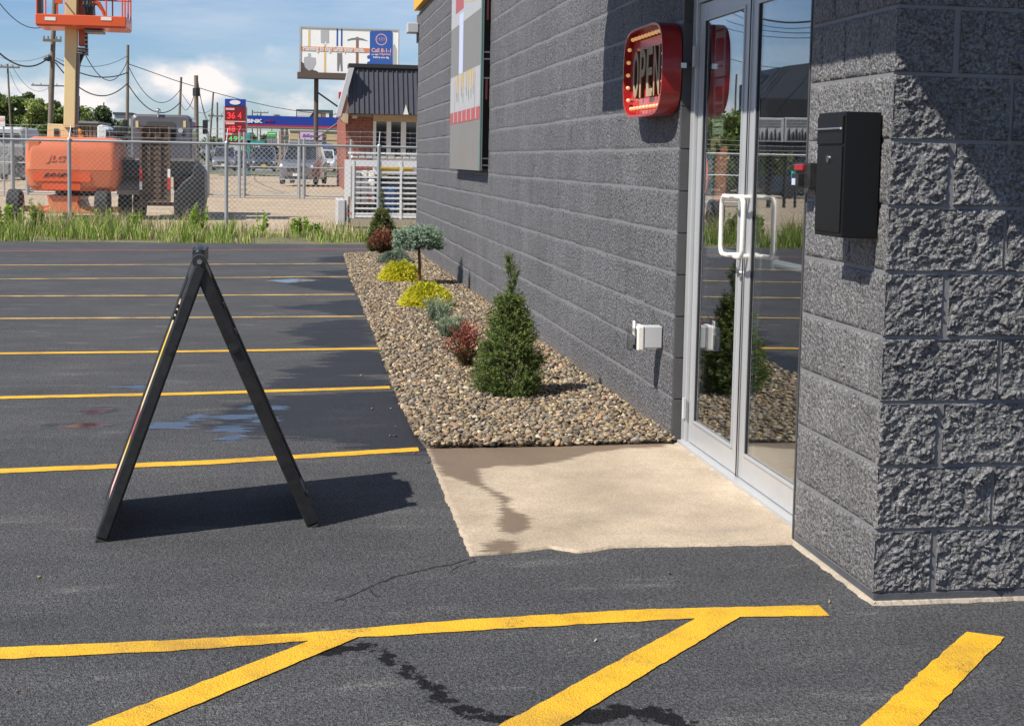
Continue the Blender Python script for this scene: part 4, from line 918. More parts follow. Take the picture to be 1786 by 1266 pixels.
# ------------------------------------------------------------------ plants in the bed
def rotz_vec(v, a): c, s = math.cos(a), math.sin(a); return (v[0]*c-v[1]*s, v[0]*s+v[1]*c, v[2])
def twigs(P0, D, L, nn, nl, nw, col, rng, colvar=.25, spread=1.0, droop=0., tipcol=None, axis_w=.0):
    """needle twigs: P0,D (n,3) bases and directions, L lengths; nn needles each of length nl, width nw; returns quads as two-triangle blades (3 verts)"""
    n = len(P0); D = D/np.linalg.norm(D, axis=1, keepdims=True)
    t_ = rng.random((n, nn)); base_ = P0[:, None, :]+D[:, None, :]*(L[:, None]*t_)[..., None]
    if droop: base_[..., 2] -= droop*(t_**2)*L[:, None]
    rd_ = rng.normal(size=(n, nn, 3)); rd_ -= (rd_*D[:, None, :]).sum(-1, keepdims=True)*D[:, None, :]; rd_ /= np.linalg.norm(rd_, axis=-1, keepdims=True)+1e-9
    nd = rd_*spread+D[:, None, :]*.75; nd /= np.linalg.norm(nd, axis=-1, keepdims=True)
    sd = np.cross(nd, rng.normal(size=(n, nn, 3))); sd /= np.linalg.norm(sd, axis=-1, keepdims=True)+1e-9
    ln = nl*rng.uniform(.7, 1.25, (n, nn, 1)); w = nw*rng.uniform(.7, 1.2, (n, nn, 1))
    a = base_-sd*w/2; b2 = base_+sd*w/2; c2 = base_+nd*ln+sd*w*.25; d2 = base_+nd*ln-sd*w*.25
    V = np.stack([a, b2, c2, d2], 2).reshape(-1, 3); F = np.arange(len(V)).reshape(-1, 4)
    cl = col[:, None, None, :]*np.ones((n, nn, 4, 1))
    if tipcol is not None:
        k = (t_**2)[..., None, None]; cl = cl*(1-k)+np.array(tipcol)*k
    cl = cl*rng.uniform(1-colvar, 1+colvar, (n, nn, 1, 1)); return V, F, cl.reshape(-1, 3)
def merge(parts):
    V = []; F = []; C = []; off = 0
    for v, f, c in parts: V.append(v); F.append(f+off); C.append(c); off += len(v)
    return np.concatenate(V), np.concatenate(F), np.concatenate(C)
def conifer(name, label, loc, h, r, seed, ntw, col, tip, lean=(0, 0), leader=.28, nn=16, nl=.014, nw=.0035, tl=.06):
    rng = np.random.default_rng(seed); x0, y0 = loc; zb = GZ+.02
    root = thing(name, label, 'shrub', (x0, y0, zb))
    hh = rng.random(ntw)**1.25*(h*(1-leader)); th = rng.uniform(0, 2*np.pi, ntw)
    prof = lambda z_: r*np.clip(1-(z_/(h*(1-leader)*1.22)), .0, 1)**1.0*(.72+.55*np.clip(z_/(h*.14), 0, 1)*.7)
    rad = prof(hh)*(.35+.72*rng.random(ntw)**.45)*(1+.55*(vnoise(th*2.2+9, hh*15, s=seed)-.5)+.45*(vnoise(th*5, hh*34, s=seed+1)-.5))
    P0 = np.stack([x0+rad*np.cos(th)+lean[0]*hh, y0+rad*np.sin(th)+lean[1]*hh, zb+hh], 1)
    D = np.stack([np.cos(th)*.8, np.sin(th)*.8, .55+hh*.4], 1)+rng.normal(size=(ntw, 3))*.28
    clump = vnoise(th*3+2, hh*22, s=seed+4); cl = np.array(col)[None]*(.35+1.3*clump[:, None]); L = tl*rng.uniform(.6, 1.3, ntw)
    parts_ = [twigs(P0, D, L, nn, nl, nw, cl, rng, tipcol=tip)]
    # spindly leader made of bunched side twigs
    m = int(ntw*.05); hz = h*(1-leader)*.86+rng.random(m)*h*(leader+.14)*.98; th = rng.uniform(0, 6.28, m); q = hz/h
    rad = .003+(.040*np.exp(-((q-.90)/.045)**2)+.030*np.clip((.80-q)/.12, 0, 1))*r/.2*rng.random(m)
    P0 = np.stack([x0+rad*np.cos(th)+lean[0]*hz+.012*np.sin(hz*22), y0+rad*np.sin(th)+lean[1]*hz, zb+hz], 1); D = np.stack([np.cos(th)*.5, np.sin(th)*.5, np.full(m, .9)], 1)
    parts_.append(twigs(P0, D, tl*.75*rng.uniform(.6, 1.2, m), nn, nl, nw, np.tile(np.array(col)*1.5, (m, 1)), rng, tipcol=tip))
    # longer shoots that break the outline
    m = int(ntw*.06); hz = rng.random(m)*h*.6; th = rng.uniform(0, 6.28, m); rad = prof(hz)*.95
    P0 = np.stack([x0+rad*np.cos(th), y0+rad*np.sin(th), zb+hz], 1); D = np.stack([np.cos(th), np.sin(th), rng.uniform(.3, 1.1, m)], 1)
    parts_.append(twigs(P0, D, tl*rng.uniform(1.1, 1.8, m), int(nn*1.6), nl, nw, np.tile(np.array(tip)*.95, (m, 1)), rng))
    V, F, C = merge(parts_); npmesh('foliage', V, F, M_leaf, root, colors=C)
    tb = MB(); tb.tube([(x0, y0, GZ), (x0+lean[0]*h*.5, y0+lean[1]*h*.5, zb+h*.5), (x0+lean[0]*h, y0+lean[1]*h, zb+h*.96)], [r*.07, r*.045, .003], 8)
    rb = random.Random(seed)
    for k in range(26):
        z_ = zb+.03+rb.random()*h*.6; a_ = rb.uniform(0, 6.28); q = float(prof(np.array([z_-zb]))[0])*.8; tb.tube([(x0, y0, z_), (x0+math.cos(a_)*q, y0+math.sin(a_)*q, z_+q*.5)], [.005, .002], 5)
    build('trunk', tb, M_pole, root); return root
conifer('dwarf_spruce', 'large green conical dwarf spruce at near end of gravel bed', (1.262, 7.90), .765, .166, 5, 2900, (.05, .085, .025), (.17, .22, .055), leader=.28, nn=18, nl=.014, tl=.062)
conifer('dwarf_spruce', 'small dark conical spruce at far end of gravel bed', (1.36, 20.4), .84, .22, 9, 1300, (.06, .08, .022), (.15, .18, .045), leader=.3, nn=14, nl=.022, nw=.007, tl=.06)

def leafy(name, label, loc, r, h, seed, nlv, size, low, top_, split=.45, stems=14, upness=.9, elong=2.0):
    """small shrub of leaves carried on arching stems; colour changes from low to top"""
    rng = np.random.default_rng(seed); x0, y0 = loc; zb = GZ+.02; root = thing(name, label, 'shrub', (x0, y0, zb))
    ns = stems*6; th = rng.uniform(0, 6.28, ns); out_ = rng.random(ns)**.6; hh_ = h*(1-.5*out_**2)*rng.uniform(.7, 1.12, ns)
    sid = rng.integers(0, ns, nlv); t_ = rng.random(nlv)**.55
    px = x0+np.cos(th[sid])*out_[sid]*r*t_**1.2; py = y0+np.sin(th[sid])*out_[sid]*r*t_**1.2; pz = zb+hh_[sid]*t_
    P0 = np.stack([px, py, pz], 1)+rng.normal(size=(nlv, 3))*size*.9
    d = np.stack([np.cos(th[sid])*.6, np.sin(th[sid])*.6, np.full(nlv, upness)], 1)+rng.normal(size=(nlv, 3))*.6; d /= np.linalg.norm(d, axis=1, keepdims=True)
    s = np.cross(d, rng.normal(size=(nlv, 3))); s /= np.linalg.norm(s, axis=1, keepdims=True); sz = size*rng.uniform(.6, 1.3, (nlv, 1))
    V = np.stack([P0, P0+d*sz*.5*elong+s*sz*.5, P0+d*sz*elong, P0+d*sz*.5*elong-s*sz*.5], 1).reshape(-1, 3); F = np.arange(len(V)).reshape(-1, 4)
    k = np.clip(((pz-zb)/h-split+rng.normal(0, .16, nlv))*4+.5, 0, 1)[:, None]; c = (np.array(low)*(1-k)+np.array(top_)*k)*rng.uniform(.65, 1.4, (nlv, 1))
    npmesh('foliage', V, F, M_leaf, root, colors=np.repeat(c, 4, 0))
    tb = MB()
    for i in range(stems): a_, o_ = th[i], out_[i]; tb.tube([(x0, y0, GZ), (x0+math.cos(a_)*o_*r*.4, y0+math.sin(a_)*o_*r*.4, zb+hh_[i]*.55), (x0+math.cos(a_)*o_*r, y0+math.sin(a_)*o_*r, zb+hh_[i])], [.005, .004, .002], 5)
    build('stem', tb, M_copper, root); return root
leafy('barberry', 'small red-tipped barberry beside the large conical spruce', (1.150, 8.98), .160, .30, 21, 2300, .010, (.085, .085, .028), (.26, .060, .045), split=.46)
leafy('barberry', 'dark purple red barberry in front of far spruce', (1.33, 19.75), .235, .36, 22, 3600, .017, (.055, .050, .022), (.20, .075, .045), split=.35)
def spiky(name, label, loc, r, h, seed, ns, col, tip, wid=.0035, droop=0., mound=False, nl=.010, nn=12, group=None):
    rng = np.random.default_rng(seed); x0, y0 = loc; zb = GZ+.02; root = thing(name, label, 'shrub', (x0, y0, zb), group)
    th = rng.uniform(0, 6.28, ns); o_ = rng.random(ns)**.55
    if mound:
        hz = h*np.sqrt(np.clip(1-o_**2, .02, 1))*rng.uniform(.45, 1, ns); P0 = np.stack([x0+np.cos(th)*o_*r*.86, y0+np.sin(th)*o_*r*.86, zb+hz*.80], 1)
        D = np.stack([np.cos(th)*(.4+o_), np.sin(th)*(.4+o_), .55-.35*o_], 1)+rng.normal(size=(ns, 3))*.28; L = h*rng.uniform(.25, .55, ns)
    else:
        P0 = np.stack([x0+np.cos(th)*o_*r*.5, y0+np.sin(th)*o_*r*.5, np.full(ns, zb)+rng.random(ns)*h*.3], 1)
        D = np.stack([np.cos(th)*o_*.55, np.sin(th)*o_*.55, np.full(ns, 1.)], 1)+rng.normal(size=(ns, 3))*.1; L = h*rng.uniform(.5, .85, ns)
    c = np.array(col)[None]*(.7+.6*rng.random((ns, 1)))
    V, F, C = twigs(P0, D, L, nn, nl, wid, c, rng, tipcol=tip, spread=.6, droop=droop)
    npmesh('foliage', V, F, M_leaf, root, colors=C)
    tb = MB()
    for i in range(20): q = P0[i]; tb.tube([(x0, y0, GZ), tuple(q)], [.004, .002], 4)
    build('stem', tb, M_pole, root); return root
spiky('gold_cypress', 'low bright yellow-green cypress in front of the small blue spruce', (1.262, 12.75), .185, .25, 31, 3000, (.20, .25, .015), (.82, .74, .06), .007, .6, True, .024, 13)
spiky('gold_cypress', 'low yellow cypress left of the small blue spruce trunk', (1.225, 15.35), .165, .25, 32, 2600, (.20, .25, .015), (.82, .74, .06), .008, .6, True, .026, 12)
spiky('lavender', 'grey green lavender tuft nearer the yellow cypress', (1.235, 11.45), .13, .22, 33, 130, (.15, .20, .12), (.27, .33, .23), .005, 0, False, .024, 18)
spiky('lavender', 'grey green lavender tuft behind the red barberry', (1.215, 10.45), .12, .20, 34, 110, (.15, .20, .12), (.27, .33, .23), .005, 0, False, .022, 18)
spiky('lavender', 'low silvery shrub in front of the dark red barberry', (1.36, 17.9), .20, .20, 35, 420, (.15, .185, .14), (.22, .26, .20), .007, .4, True, .022, 24)
# grafted blue spruce: bare stem, flat irregular crown of thick shoots
bs = thing('blue_spruce_standard', 'grafted dwarf blue spruce with bare stem and flat crown', 'shrub', (1.40, 15.0, GZ)); rng = np.random.default_rng(41); x0, y0 = 1.40, 15.0
ns = 1100; th = rng.uniform(0, 6.28, ns); o_ = rng.random(ns)**.5; lob = 1+.35*(vnoise(th*1.7+4, th*0+1, s=8)-.4); lay = rng.random(ns)
rx = o_*.215*lob; P0 = np.stack([x0-.02+np.cos(th)*rx, y0+np.sin(th)*rx*.9,   .385+lay*.215*(1-.25*o_)+.08*(vnoise(th*2.4, o_*4, s=3)-.4)-.02*o_], 1)
D = np.stack([np.cos(th)*(.4+.6*o_), np.sin(th)*(.4+.6*o_), .5-.25*(1-lay)], 1)+rng.normal(size=(ns, 3))*.22; L = rng.uniform(.06, .11, ns)
c = np.array((.13, .20, .13))[None]*(.4+1.1*vnoise(P0[:, 0]*18, P0[:, 1]*18, P0[:, 2]*22, s=6))[:, None]
V, F, C = twigs(P0, D, L, 22, .020, .0065, c, rng, tipcol=(.36, .46, .34), spread=1.1); npmesh('foliage', V, F, M_leaf, bs, colors=C)
tb = MB(); tb.tube([(1.40, 15.0, GZ), (1.405, 15.0, .2), (1.392, 15.0, .46)], [.022, .016, .014], 8)
for k in range(14): a_ = k*.9; q = .12+.1*random.random(); tb.tube([(1.392, 15, .44), (1.392+math.cos(a_)*q, 15+math.sin(a_)*q, .50+.04*(k % 3))], [.009, .003], 5)
build('trunk', tb, mat('reddish_bark', (.13, .06, .03), .85, var=.3, vscale=30), bs)

# ------------------------------------------------------------------ weeds before the fence
def blades(n, xr, yr, h0, h1, w, cols, rng, zb=GZ, clump=1.2):
    x = rng.uniform(*xr, n*3); y = rng.uniform(*yr, n*3); k = fbm(x*clump, y*clump, s=77, o=3)*1.15; keep = rng.random(n*3) < np.clip((k-.42)*4.5, .03, 1); x, y, k = x[keep][:n], y[keep][:n], k[keep][:n]; n = len(x)
    h_ = rng.uniform(h0, h1, n)*(.2+1.1*k); a = rng.uniform(0, 6.28, n); bend = rng.uniform(.05, .6, n)*h_; ba = rng.uniform(0, 6.28, n); z = np.full(n, zb)
    sx_, sy_ = np.cos(a)*w/2, np.sin(a)*w/2; mx_, my_ = x+np.cos(ba)*bend*.35, y+np.sin(ba)*bend*.35; tx, ty = x+np.cos(ba)*bend, y+np.sin(ba)*bend
    V = np.stack([np.stack([x-sx_, y-sy_, z], 1), np.stack([x+sx_, y+sy_, z], 1), np.stack([mx_+sx_*.8, my_+sy_*.8, z+h_*.6], 1), np.stack([mx_-sx_*.8, my_-sy_*.8, z+h_*.6], 1), np.stack([tx+sx_*.1, ty, z+h_], 1), np.stack([tx-sx_*.1, ty, z+h_], 1)], 1).reshape(-1, 3)
    i = np.arange(n)[:, None]*6; F = np.concatenate([i+np.array([0, 1, 2, 3]), i+np.array([3, 2, 4, 5])]); c = np.array(cols)[rng.integers(0, len(cols), n)]*rng.uniform(.6, 1.35, (n, 1)); return V, F, np.repeat(c, 6, 0)
rng = np.random.default_rng(60)
GC = [(.20, .30, .05), (.27, .36, .07), (.36, .34, .14), (.14, .20, .045), (.44, .38, .20), (.26, .40, .06), (.18, .27, .05)]
V, F, C = merge([blades(4500, (-9, -.9), (22.5, 25.6), .12, .42, .014, GC, rng), blades(5200, (-9, 4), (22.3, 24.6), .05, .20, .016, GC, rng), blades(1500, (-9, -1.2), (24.0, 25.9), .3, .62, .010, [(.40, .36, .18), (.32, .34, .12), (.46, .38, .22)], rng), blades(1500, (-1.2, 4), (23.5, 25.8), .08, .34, .012, [(.40, .36, .18), (.32, .34, .12)], rng)])
tag(npmesh('tall_grass', V, F, M_leaf, colors=C), 'rough tall grass and weeds growing along the chain link fence', 'grass', kind='stuff')
V, F, C = blades(7000, (-40, -9), (22.0, 34), .06, .30, .03, GC, rng); tag(npmesh('meadow_grass', V, F, M_leaf, colors=C), 'rough grass beyond the left end of the parking lot', 'grass', kind='stuff')
wl = [(30, 390, .5, 'leftmost leafy weed before the orange lift'), (65, 392, .62, 'leafy weed below the left side of the orange lift'), (182, 395, .50, 'leafy weed below the right side of the orange lift'), (228, 398, .42, 'bright leafy weed in front of the truck'), (345, 398, .56, 'bright leafy weed right of the truck tyres'),
      (452, 402, .50, 'tall thin weed before the gate'), (160, 402, .3, 'low broad weed left of the fence post'), (520, 405, .34, 'broad leafed weed before the gravel yard'), (545, 406, .28, 'low weed next to the livestock trailer'), (10, 398, .46, 'pale weed at the left edge')]
for i, (px, py, hh, lab) in enumerate(wl):
    g = gnd(px, 408); g.y = 24.6+.8*((i*37) % 5)/5; g.x = atY(px, 390, g.y).x; rg_ = np.random.default_rng(100+i); root = thing('weed_plant', lab, 'weed', (g.x, g.y, GZ))
    n = 420 if i != 5 else 160; t_ = rg_.random(n)**.8; st = rg_.integers(0, 5, n); ox = (rg_.random(5)-.5)*.22; oy = (rg_.random(5)-.5)*.15; sh = rg_.uniform(.6, 1., 5)*hh
    z = GZ+sh[st]*t_; P0 = np.stack([g.x+ox[st]*(1+.4*t_), g.y+oy[st], z], 1); a = rg_.uniform(0, 6.28, n); d = np.stack([np.cos(a), np.sin(a), rg_.uniform(.1, .9, n)], 1); d /= np.linalg.norm(d, axis=1, keepdims=True); s = np.cross(d, rg_.normal(size=(n, 3))); s /= np.linalg.norm(s, axis=1, keepdims=True)
    sz = .055*(1.15-t_*.7)[:, None]*rg_.uniform(.6, 1.2, (n, 1)); V = np.stack([P0, P0+d*sz+s*sz*.4, P0+d*sz*2, P0+d*sz-s*sz*.4], 1).reshape(-1, 3)
    c = np.array((.26, .40, .05))*rg_.uniform(.5, 1.4, (n, 1)); npmesh('leaves', V, np.arange(len(V)).reshape(-1, 4), M_leaf, root, colors=np.repeat(c, 4, 0))
    tb = MB()
    for k in range(5): tb.tube([(g.x+ox[k]*.6, g.y+oy[k], GZ), (g.x+ox[k]*1.3, g.y+oy[k], GZ+sh[k])], [.006, .003], 4)
    build('stem', tb, mat('weed_stem', (.12, .17, .05), .8), root)

# ------------------------------------------------------------------ chain link fences
def chain_link(parent, x0, x1, Y, z0, z1, pitch, r_, name='chain_link_mesh'):
    H_ = z1-z0; mb_ = MB(); k = x0-H_; vs = []; fs = []
    while k < x1:
        for sg_ in (1, -1):
            xa, xb = (k, k+H_) if sg_ > 0 else (k+H_, k); za, zb_ = z0, z1
            # clip to the panel
            pts = []
            lo, hi = 0., 1.; dx = xb-xa
            t0_, t1_ = sorted(((x0-xa)/dx, (x1-xa)/dx)); lo, hi = max(lo, t0_), min(hi, t1_)
            if hi-lo < .02: continue
            A = Vector((xa+dx*lo, Y+sg_*r_*.9, za+H_*lo)); B = Vector((xa+dx*hi, Y+sg_*r_*.9, za+H_*hi)); d = (B-A).normalized(); s1 = Vector((0, 1, 0))*r_; s2 = d.cross(Vector((0, 1, 0)))*r_
            b0 = len(vs); vs += [A+s1, A-s1*.5+s2*.87, A-s1*.5-s2*.87, B+s1, B-s1*.5+s2*.87, B-s1*.5-s2*.87]; fs += [(b0, b0+1, b0+4, b0+3), (b0+1, b0+2, b0+5, b0+4), (b0+2, b0, b0+3, b0+5)]
        k += pitch
    mb_.add(vs, fs); return build(name, mb_, M_wire, parent, fixn=False)
FY = 26.2; pxs = [atY(p, 330, FY).x for p in (122, 395, 660)]; sp_ = (pxs[2]-pxs[0])/2; post_x = [pxs[0]-2*sp_, pxs[0]-sp_]+pxs+[pxs[2]+sp_, pxs[2]+2*sp_]
zr = atY(395, 251, FY).z; fn_ = thing('chain_link_fence', 'nearer galvanised chain link fence with barbed wire beyond the lot', 'fence', (post_x[0], FY, GZ))
chain_link(fn_, post_x[0], post_x[-1], FY, GZ+.03, zr, .095, .0021)
mb = MB(); mb.tube([(post_x[0], FY, zr), (post_x[-1], FY, zr)], .024, 10); build('top_rail', mb, M_galv, fn_, smooth=True)
mb = MB(); mb.tube([(post_x[0], FY, GZ+.05), (post_x[-1], FY, GZ+.05)], .006, 6); build('tension_wire', mb, M_galv, fn_)
for x in post_x:
    mb = MB(); mb.tube([(x, FY-.045, GZ-.1), (x, FY-.045, zr+.02)], .034, 10); mb.ball((x, FY-.045, zr+.02), .036, 8, 4); po = build('post', mb, M_galv, fn_, smooth=True)
    mb = MB(); mb.tube([(x, FY-.045, zr+.02), (x+.02, FY+.05, zr+.28)], .010, 6); build('wire_arm', mb, M_galv, po)
for dz in (.09, .18, .27):
    mb = MB()
    for i in range(len(post_x)-1):
        for k in range(6): a, b_ = k/6, (k+1)/6; xa = post_x[i]+(post_x[i+1]-post_x[i])*a; xb = post_x[i]+(post_x[i+1]-post_x[i])*b_; mb.tube([(xa, FY-.01+dz*.18, zr+dz-.012*math.sin(math.pi*a)), (xb, FY-.01+dz*.18, zr+dz-.012*math.sin(math.pi*b_))], .0035, 4, False)
        for k in range(12): xa = post_x[i]+(post_x[i+1]-post_x[i])*(k+.5)/12; mb.tube([(xa, FY+dz*.18-.01, zr+dz-.035), (xa+.01, FY+dz*.18-.01, zr+dz+.015)], .003, 3)
    build('barbed_wire', mb, M_galv, fn_)
# far fence with gates
F2 = 47.; ff = thing('chain_link_fence', 'farther chain link fence with gates across the gravel yard', 'fence', (0, F2, GZ)); z_t = atY(480, 254, F2).z
def panel(xa, xb, gate):
    mb_ = MB(); z_b = GZ+.08; zm = atY(480, 292, F2).z
    for zz in (z_b, zm, z_t): mb_.tube([(xa, F2, zz), (xb, F2, zz)], .026, 6)
    for xx in (xa, xb): mb_.tube([(xx, F2, z_b), (xx, F2, z_t)], .026, 6)
    build('gate_frame' if gate else 'fence_frame', mb_, M_galv, ff)
xg = [atY(p, 290, F2).x for p in (-160, 22, 48, 362, 418, 426, 522, 530, 612)]
for i in range(len(xg)-1):
    if xg[i+1]-xg[i] > .4: panel(xg[i]+.04, xg[i+1]-.04, i >= 3)
for x in xg: mb = MB(); mb.tube([(x, F2-.06, GZ-.1), (x, F2-.06, atY(20, 222, F2).z if x < 0 else z_t+.25)], .045, 8); build('post', mb, M_galv, ff)
chain_link(ff, xg[0], xg[-1], F2, GZ+.08, z_t, .16, .004)

# ------------------------------------------------------------------ boom lift
LY = 30.0
def L(x, y, Y=LY): return atY(x, y, Y)
lift = thing('boom_lift', 'orange boom lift with cream boom behind the chain link fence', 'boom lift', (L(120, 370).x, LY+.9, GZ))
def rrect(x0, x1, z0, z1, r, n=5):
    pts = []
    for cx, cz, a0 in ((x1-r, z0+r, -90), (x1-r, z1-r, 0), (x0+r, z1-r, 90), (x0+r, z0+r, 180)):
        for k in range(n+1): a = math.radians(a0+90*k/n); pts.append((cx+r*math.cos(a), cz+r*math.sin(a)))
    return pts
def rbody(x0, x1, z0, z1, y0, y1, r, infl=.06, depth_r=.22):
    m_ = MB(); rings = []
    for (y, s) in ((y0, .90), (y0+depth_r*.3, .97), (y0+depth_r, 1.), (y1-depth_r, 1.), (y1-depth_r*.3, .97), (y1, .90)):
        cx, cz = (x0+x1)/2, (z0+z1)/2; hx, hz = (x1-x0)/2-(1-s)*.9*.25*0, 0
        k = (1-s)*.9; pts = rrect(x0+k, x1-k, z0+k*.7, z1-k*.7, r*.95); rings.append([(p[0], y, p[1]) for p in pts])
    m_.loft(rings); return m_
xl, xr = L(42, 300).x, L(206, 300).x; zb, zt = L(120, 334).z, L(120, 239).z
# counterweight hood: upper lid tapers in, lower tub
hd = MB(); rings = []
zmid = L(120, 297).z
def ringz(z, ins, y0, y1): return [(p[0], p[1], z) for p in rrect(xl+ins, xr-ins, y0+ins*.5, y1-ins*.5, .16, 6)]
hd.loft([ringz(zmid+.006, .0, LY, LY+1.9), ringz(zmid+.35, .008, LY+.005, LY+1.9), ringz(zt-.16, .025, LY+.02, LY+1.88), ringz(zt-.05, .06, LY+.06, LY+1.84), ringz(zt, .15, LY+.16, LY+1.75)]); build('engine_hood', hd, M_orange, lift, smooth=True)
td = MB(); td.loft([ringz(zb, .13, LY+.1, LY+1.8), ringz(zb+.10, .05, LY+.02, LY+1.88), ringz(zmid-.04, -.005, LY-.01, LY+1.91), ringz(zmid, -.012, LY-.015, LY+1.92)]); build('lower_tub', td, M_orange, lift, smooth=True)
for (px0, px1, py0, py1, m_) in ((58, 158, 301, 316, M_orange2), (73, 140, 318, 331, M_orange2)):
    a, b_ = L(px0, py1), L(px1, py0); q = MB(); q.box(a.x, b_.x, LY-.012 if py0 < 310 else LY+.005, LY-.004+.05, a.z, b_.z); build('decal_stripe', q, m_, lift)
a, b_ = L(47, 294), L(70, 243)
q = MB(); q.box(a.x, b_.x, LY+.028, LY+.09, a.z, b_.z-.02); build('side_door', q, M_orange, lift, bevel=.03)
text_mesh('JLG', (1, 0, 0), (0, 0, 1), (L(97, 278).x, LY+.012, L(97, 278).z), L(115, 278).x-L(80, 278).x, .17, .02, 'raised_lettering', M_orange, lift, italic=.3, bold=.03)
text_mesh('JLG LIFT', (1, 0, 0), (0, 0, 1), (L(100, 306).x, LY-.014, L(100, 306).z), L(124, 306).x-L(76, 306).x, .085, .01, 'lettering', M_bedst, lift, italic=.3, bold=.03)
q = MB(); c = L(54, 288); q.box(c.x-.06, c.x+.06, LY+.015, LY+.03, c.z-.06, c.z+.06); build('decal', q, M_tan, lift)
# chassis, axle, wheels
ca, cbb = L(80, 372), L(138, 342); q = MB(); q.prism([(ca.x, cbb.z), (cbb.x, cbb.z), (cbb.x-.05, ca.z+.25), (cbb.x, ca.z+.1), (cbb.x+.3, ca.z), (ca.x-.25, ca.z), (ca.x+.05, ca.z+.12)], 'y', LY+.1, LY+1.7); build('chassis', q, M_orange, lift, bevel=.02)
q = MB(); q.disc(((xl+xr)/2-.05, LY+.95, cbb.z-.02), (0, 0, 1), .42, zb-cbb.z+.05, 20); build('turntable', q, M_hose, lift)
q = MB(); q.box(L(20, 360).x, L(205, 360).x, LY+.35, LY+.55, .10, .22); build('axle', q, M_orange, lift)
for px, dy in ((25, .1), (95, 1.9), (178, .1), (160, 1.9)):
    x = L(px, 360).x; q = MB(); R_ = .30; q.tube([(x-.14, LY+dy, GZ+R_), (x-.11, LY+dy, GZ+R_), (x+.11, LY+dy, GZ+R_), (x+.14, LY+dy, GZ+R_)], [R_*.86, R_, R_, R_*.86], 20); w = build('wheel', q, M_dark, lift)
    q = MB(); q.disc((x-.141, LY+dy, GZ+R_), (-1, 0, 0), .13, .02, 12); build('rim', q, M_orange, w)
# boom: riser bracket, cream lower boom, orange upper boom and hoses, all rising out of the picture
q = MB(); pts = [L(74, 257), L(118, 257), L(116, 234), L(102, 216), L(75, 215)]; q.prism([(p.x, p.z) for p in pts], 'y', LY+.55, LY+.95); build('riser_bracket', q, M_cream, lift, bevel=.01)
q = MB(); c = L(91, 231); q.box(c.x-.05, c.x+.05, LY+.535, LY+.549, c.z-.08, c.z+.08); build('bracket_slot', q, M_hose, lift)
def slab_bar(name, pA, pB, wA, wB, y0, y1, m, bev=.01):
    q_ = MB(); A, B = L(*pA), L(*pB); q_.add([(A.x-wA/2, y0, A.z), (A.x+wA/2, y0, A.z), (A.x+wA/2, y1, A.z), (A.x-wA/2, y1, A.z), (B.x-wB/2, y0, B.z), (B.x+wB/2, y0, B.z), (B.x+wB/2, y1, B.z), (B.x-wB/2, y1, B.z)], [(0, 3, 2, 1), (4, 5, 6, 7), (0, 1, 5, 4), (1, 2, 6, 5), (2, 3, 7, 6), (3, 0, 4, 7)])
    return build(name, q_, m, lift, bevel=bev)
slab_bar('lower_boom', (115, 222), (119.5, -90), .225, .235, LY+.42, LY+.72, M_cream)
slab_bar('upper_boom', (134.5, 76), (135, -90), .15, .15, LY+.72, LY+.95, M_orange)
slab_bar('boom_strut', (127, 250), (130, 90), .05, .06, LY+.50, LY+.58, M_grey)
q = MB(); q.tube([L(126, 262)+Vector((0, .6, 0)), L(127, 200)+Vector((0, .6, 0)), L(130, 110)+Vector((0, .6, 0)), L(138, 88)+Vector((0, .7, 0))], .03, 6); q.tube([L(124, 240)+Vector((0, .62, 0)), L(125, 150)+Vector((0, .62, 0)), L(133, 92)+Vector((0, .7, 0))], .022, 6); build('hose', q, M_hose, lift)
for k in range(3): c = L(134, 80+k*5); q = MB(); q.box(c.x-.09, c.x+.10, LY+.66, LY+.98, c.z-.02, c.z+.012); build('knuckle_plate', q, M_grey, lift)
q = MB(); c = L(144, 30); q.box(L(139.5, 0).x, L(143.5, 0).x, LY+.7, LY+.8, L(142, 92).z, L(142, -90).z); build('hose_track', q, M_hose, lift)
for k in range(24): c = L(141.5, 88-k*7.5); q = MB(); q.box(c.x-.03, c.x+.035, LY+.69, LY+.6995, c.z-.018, c.z+.018); build('track_link', q, M_galv, lift)
# basket: floor tub, rails and mid rails, hanging boxes
BY0, BY1 = LY-.1, LY+1.0
bx0, bx1 = L(62.5, 0).x, L(220.5, 0).x; zf, zl = L(140, 48).z, L(140, 27.5).z; ztop = zl+.9
def tubq(q_, x0, x1, y0, y1, z0, z1, t_=.03):
    q_.box(x0, x1, y0, y0+t_, z0, z1); q_.box(x0, x1, y1-t_, y1, z0, z1); q_.box(x0, x0+t_, y0+t_+.001, y1-t_-.001, z0, z1); q_.box(x1-t_, x1, y0+t_+.001, y1-t_-.001, z0, z1); return q_
q = MB(); tubq(q, bx0, bx1, BY0, BY1, zf+.02, zl); build('basket_toeboard', q, M_orange2, lift, bevel=.02)
q = MB(); q.box(bx0+.02, bx1-.02, BY0+.02, BY1-.02, zf-.005, zf+.018); build('basket_floor', q, M_orange2, lift)
q = MB(); r_ = .016
for zz in (zl+.42, ztop): q.tube([(bx0+.02, BY0+.02, zz), (bx1-.02, BY0+.02, zz), (bx1-.02, BY1-.02, zz), (bx0+.02, BY1-.02, zz), (bx0+.02, BY0+.02, zz)], r_, 6)
for x in (bx0+.03, L(101, 0).x, L(186, 0).x, L(214, 0).x, bx1-.02):
    for y in (BY0+.02, BY1-.02): q.tube([(x, y, zl), (x, y, ztop)], r_, 6)
build('basket_rails', q, M_orange2, lift)
q = MB(); q.box(L(64, 0).x, L(72, 0).x, BY0+.1, BY0+.35, zl, zl+.5); build('control_box', q, M_bedst, lift)
q = MB(); q.box(L(97, 0).x, L(109, 0).x, BY0+.0, BY0+.12, L(100, 7).z, L(100, -12).z); build('control_box', q, M_orange2, lift)
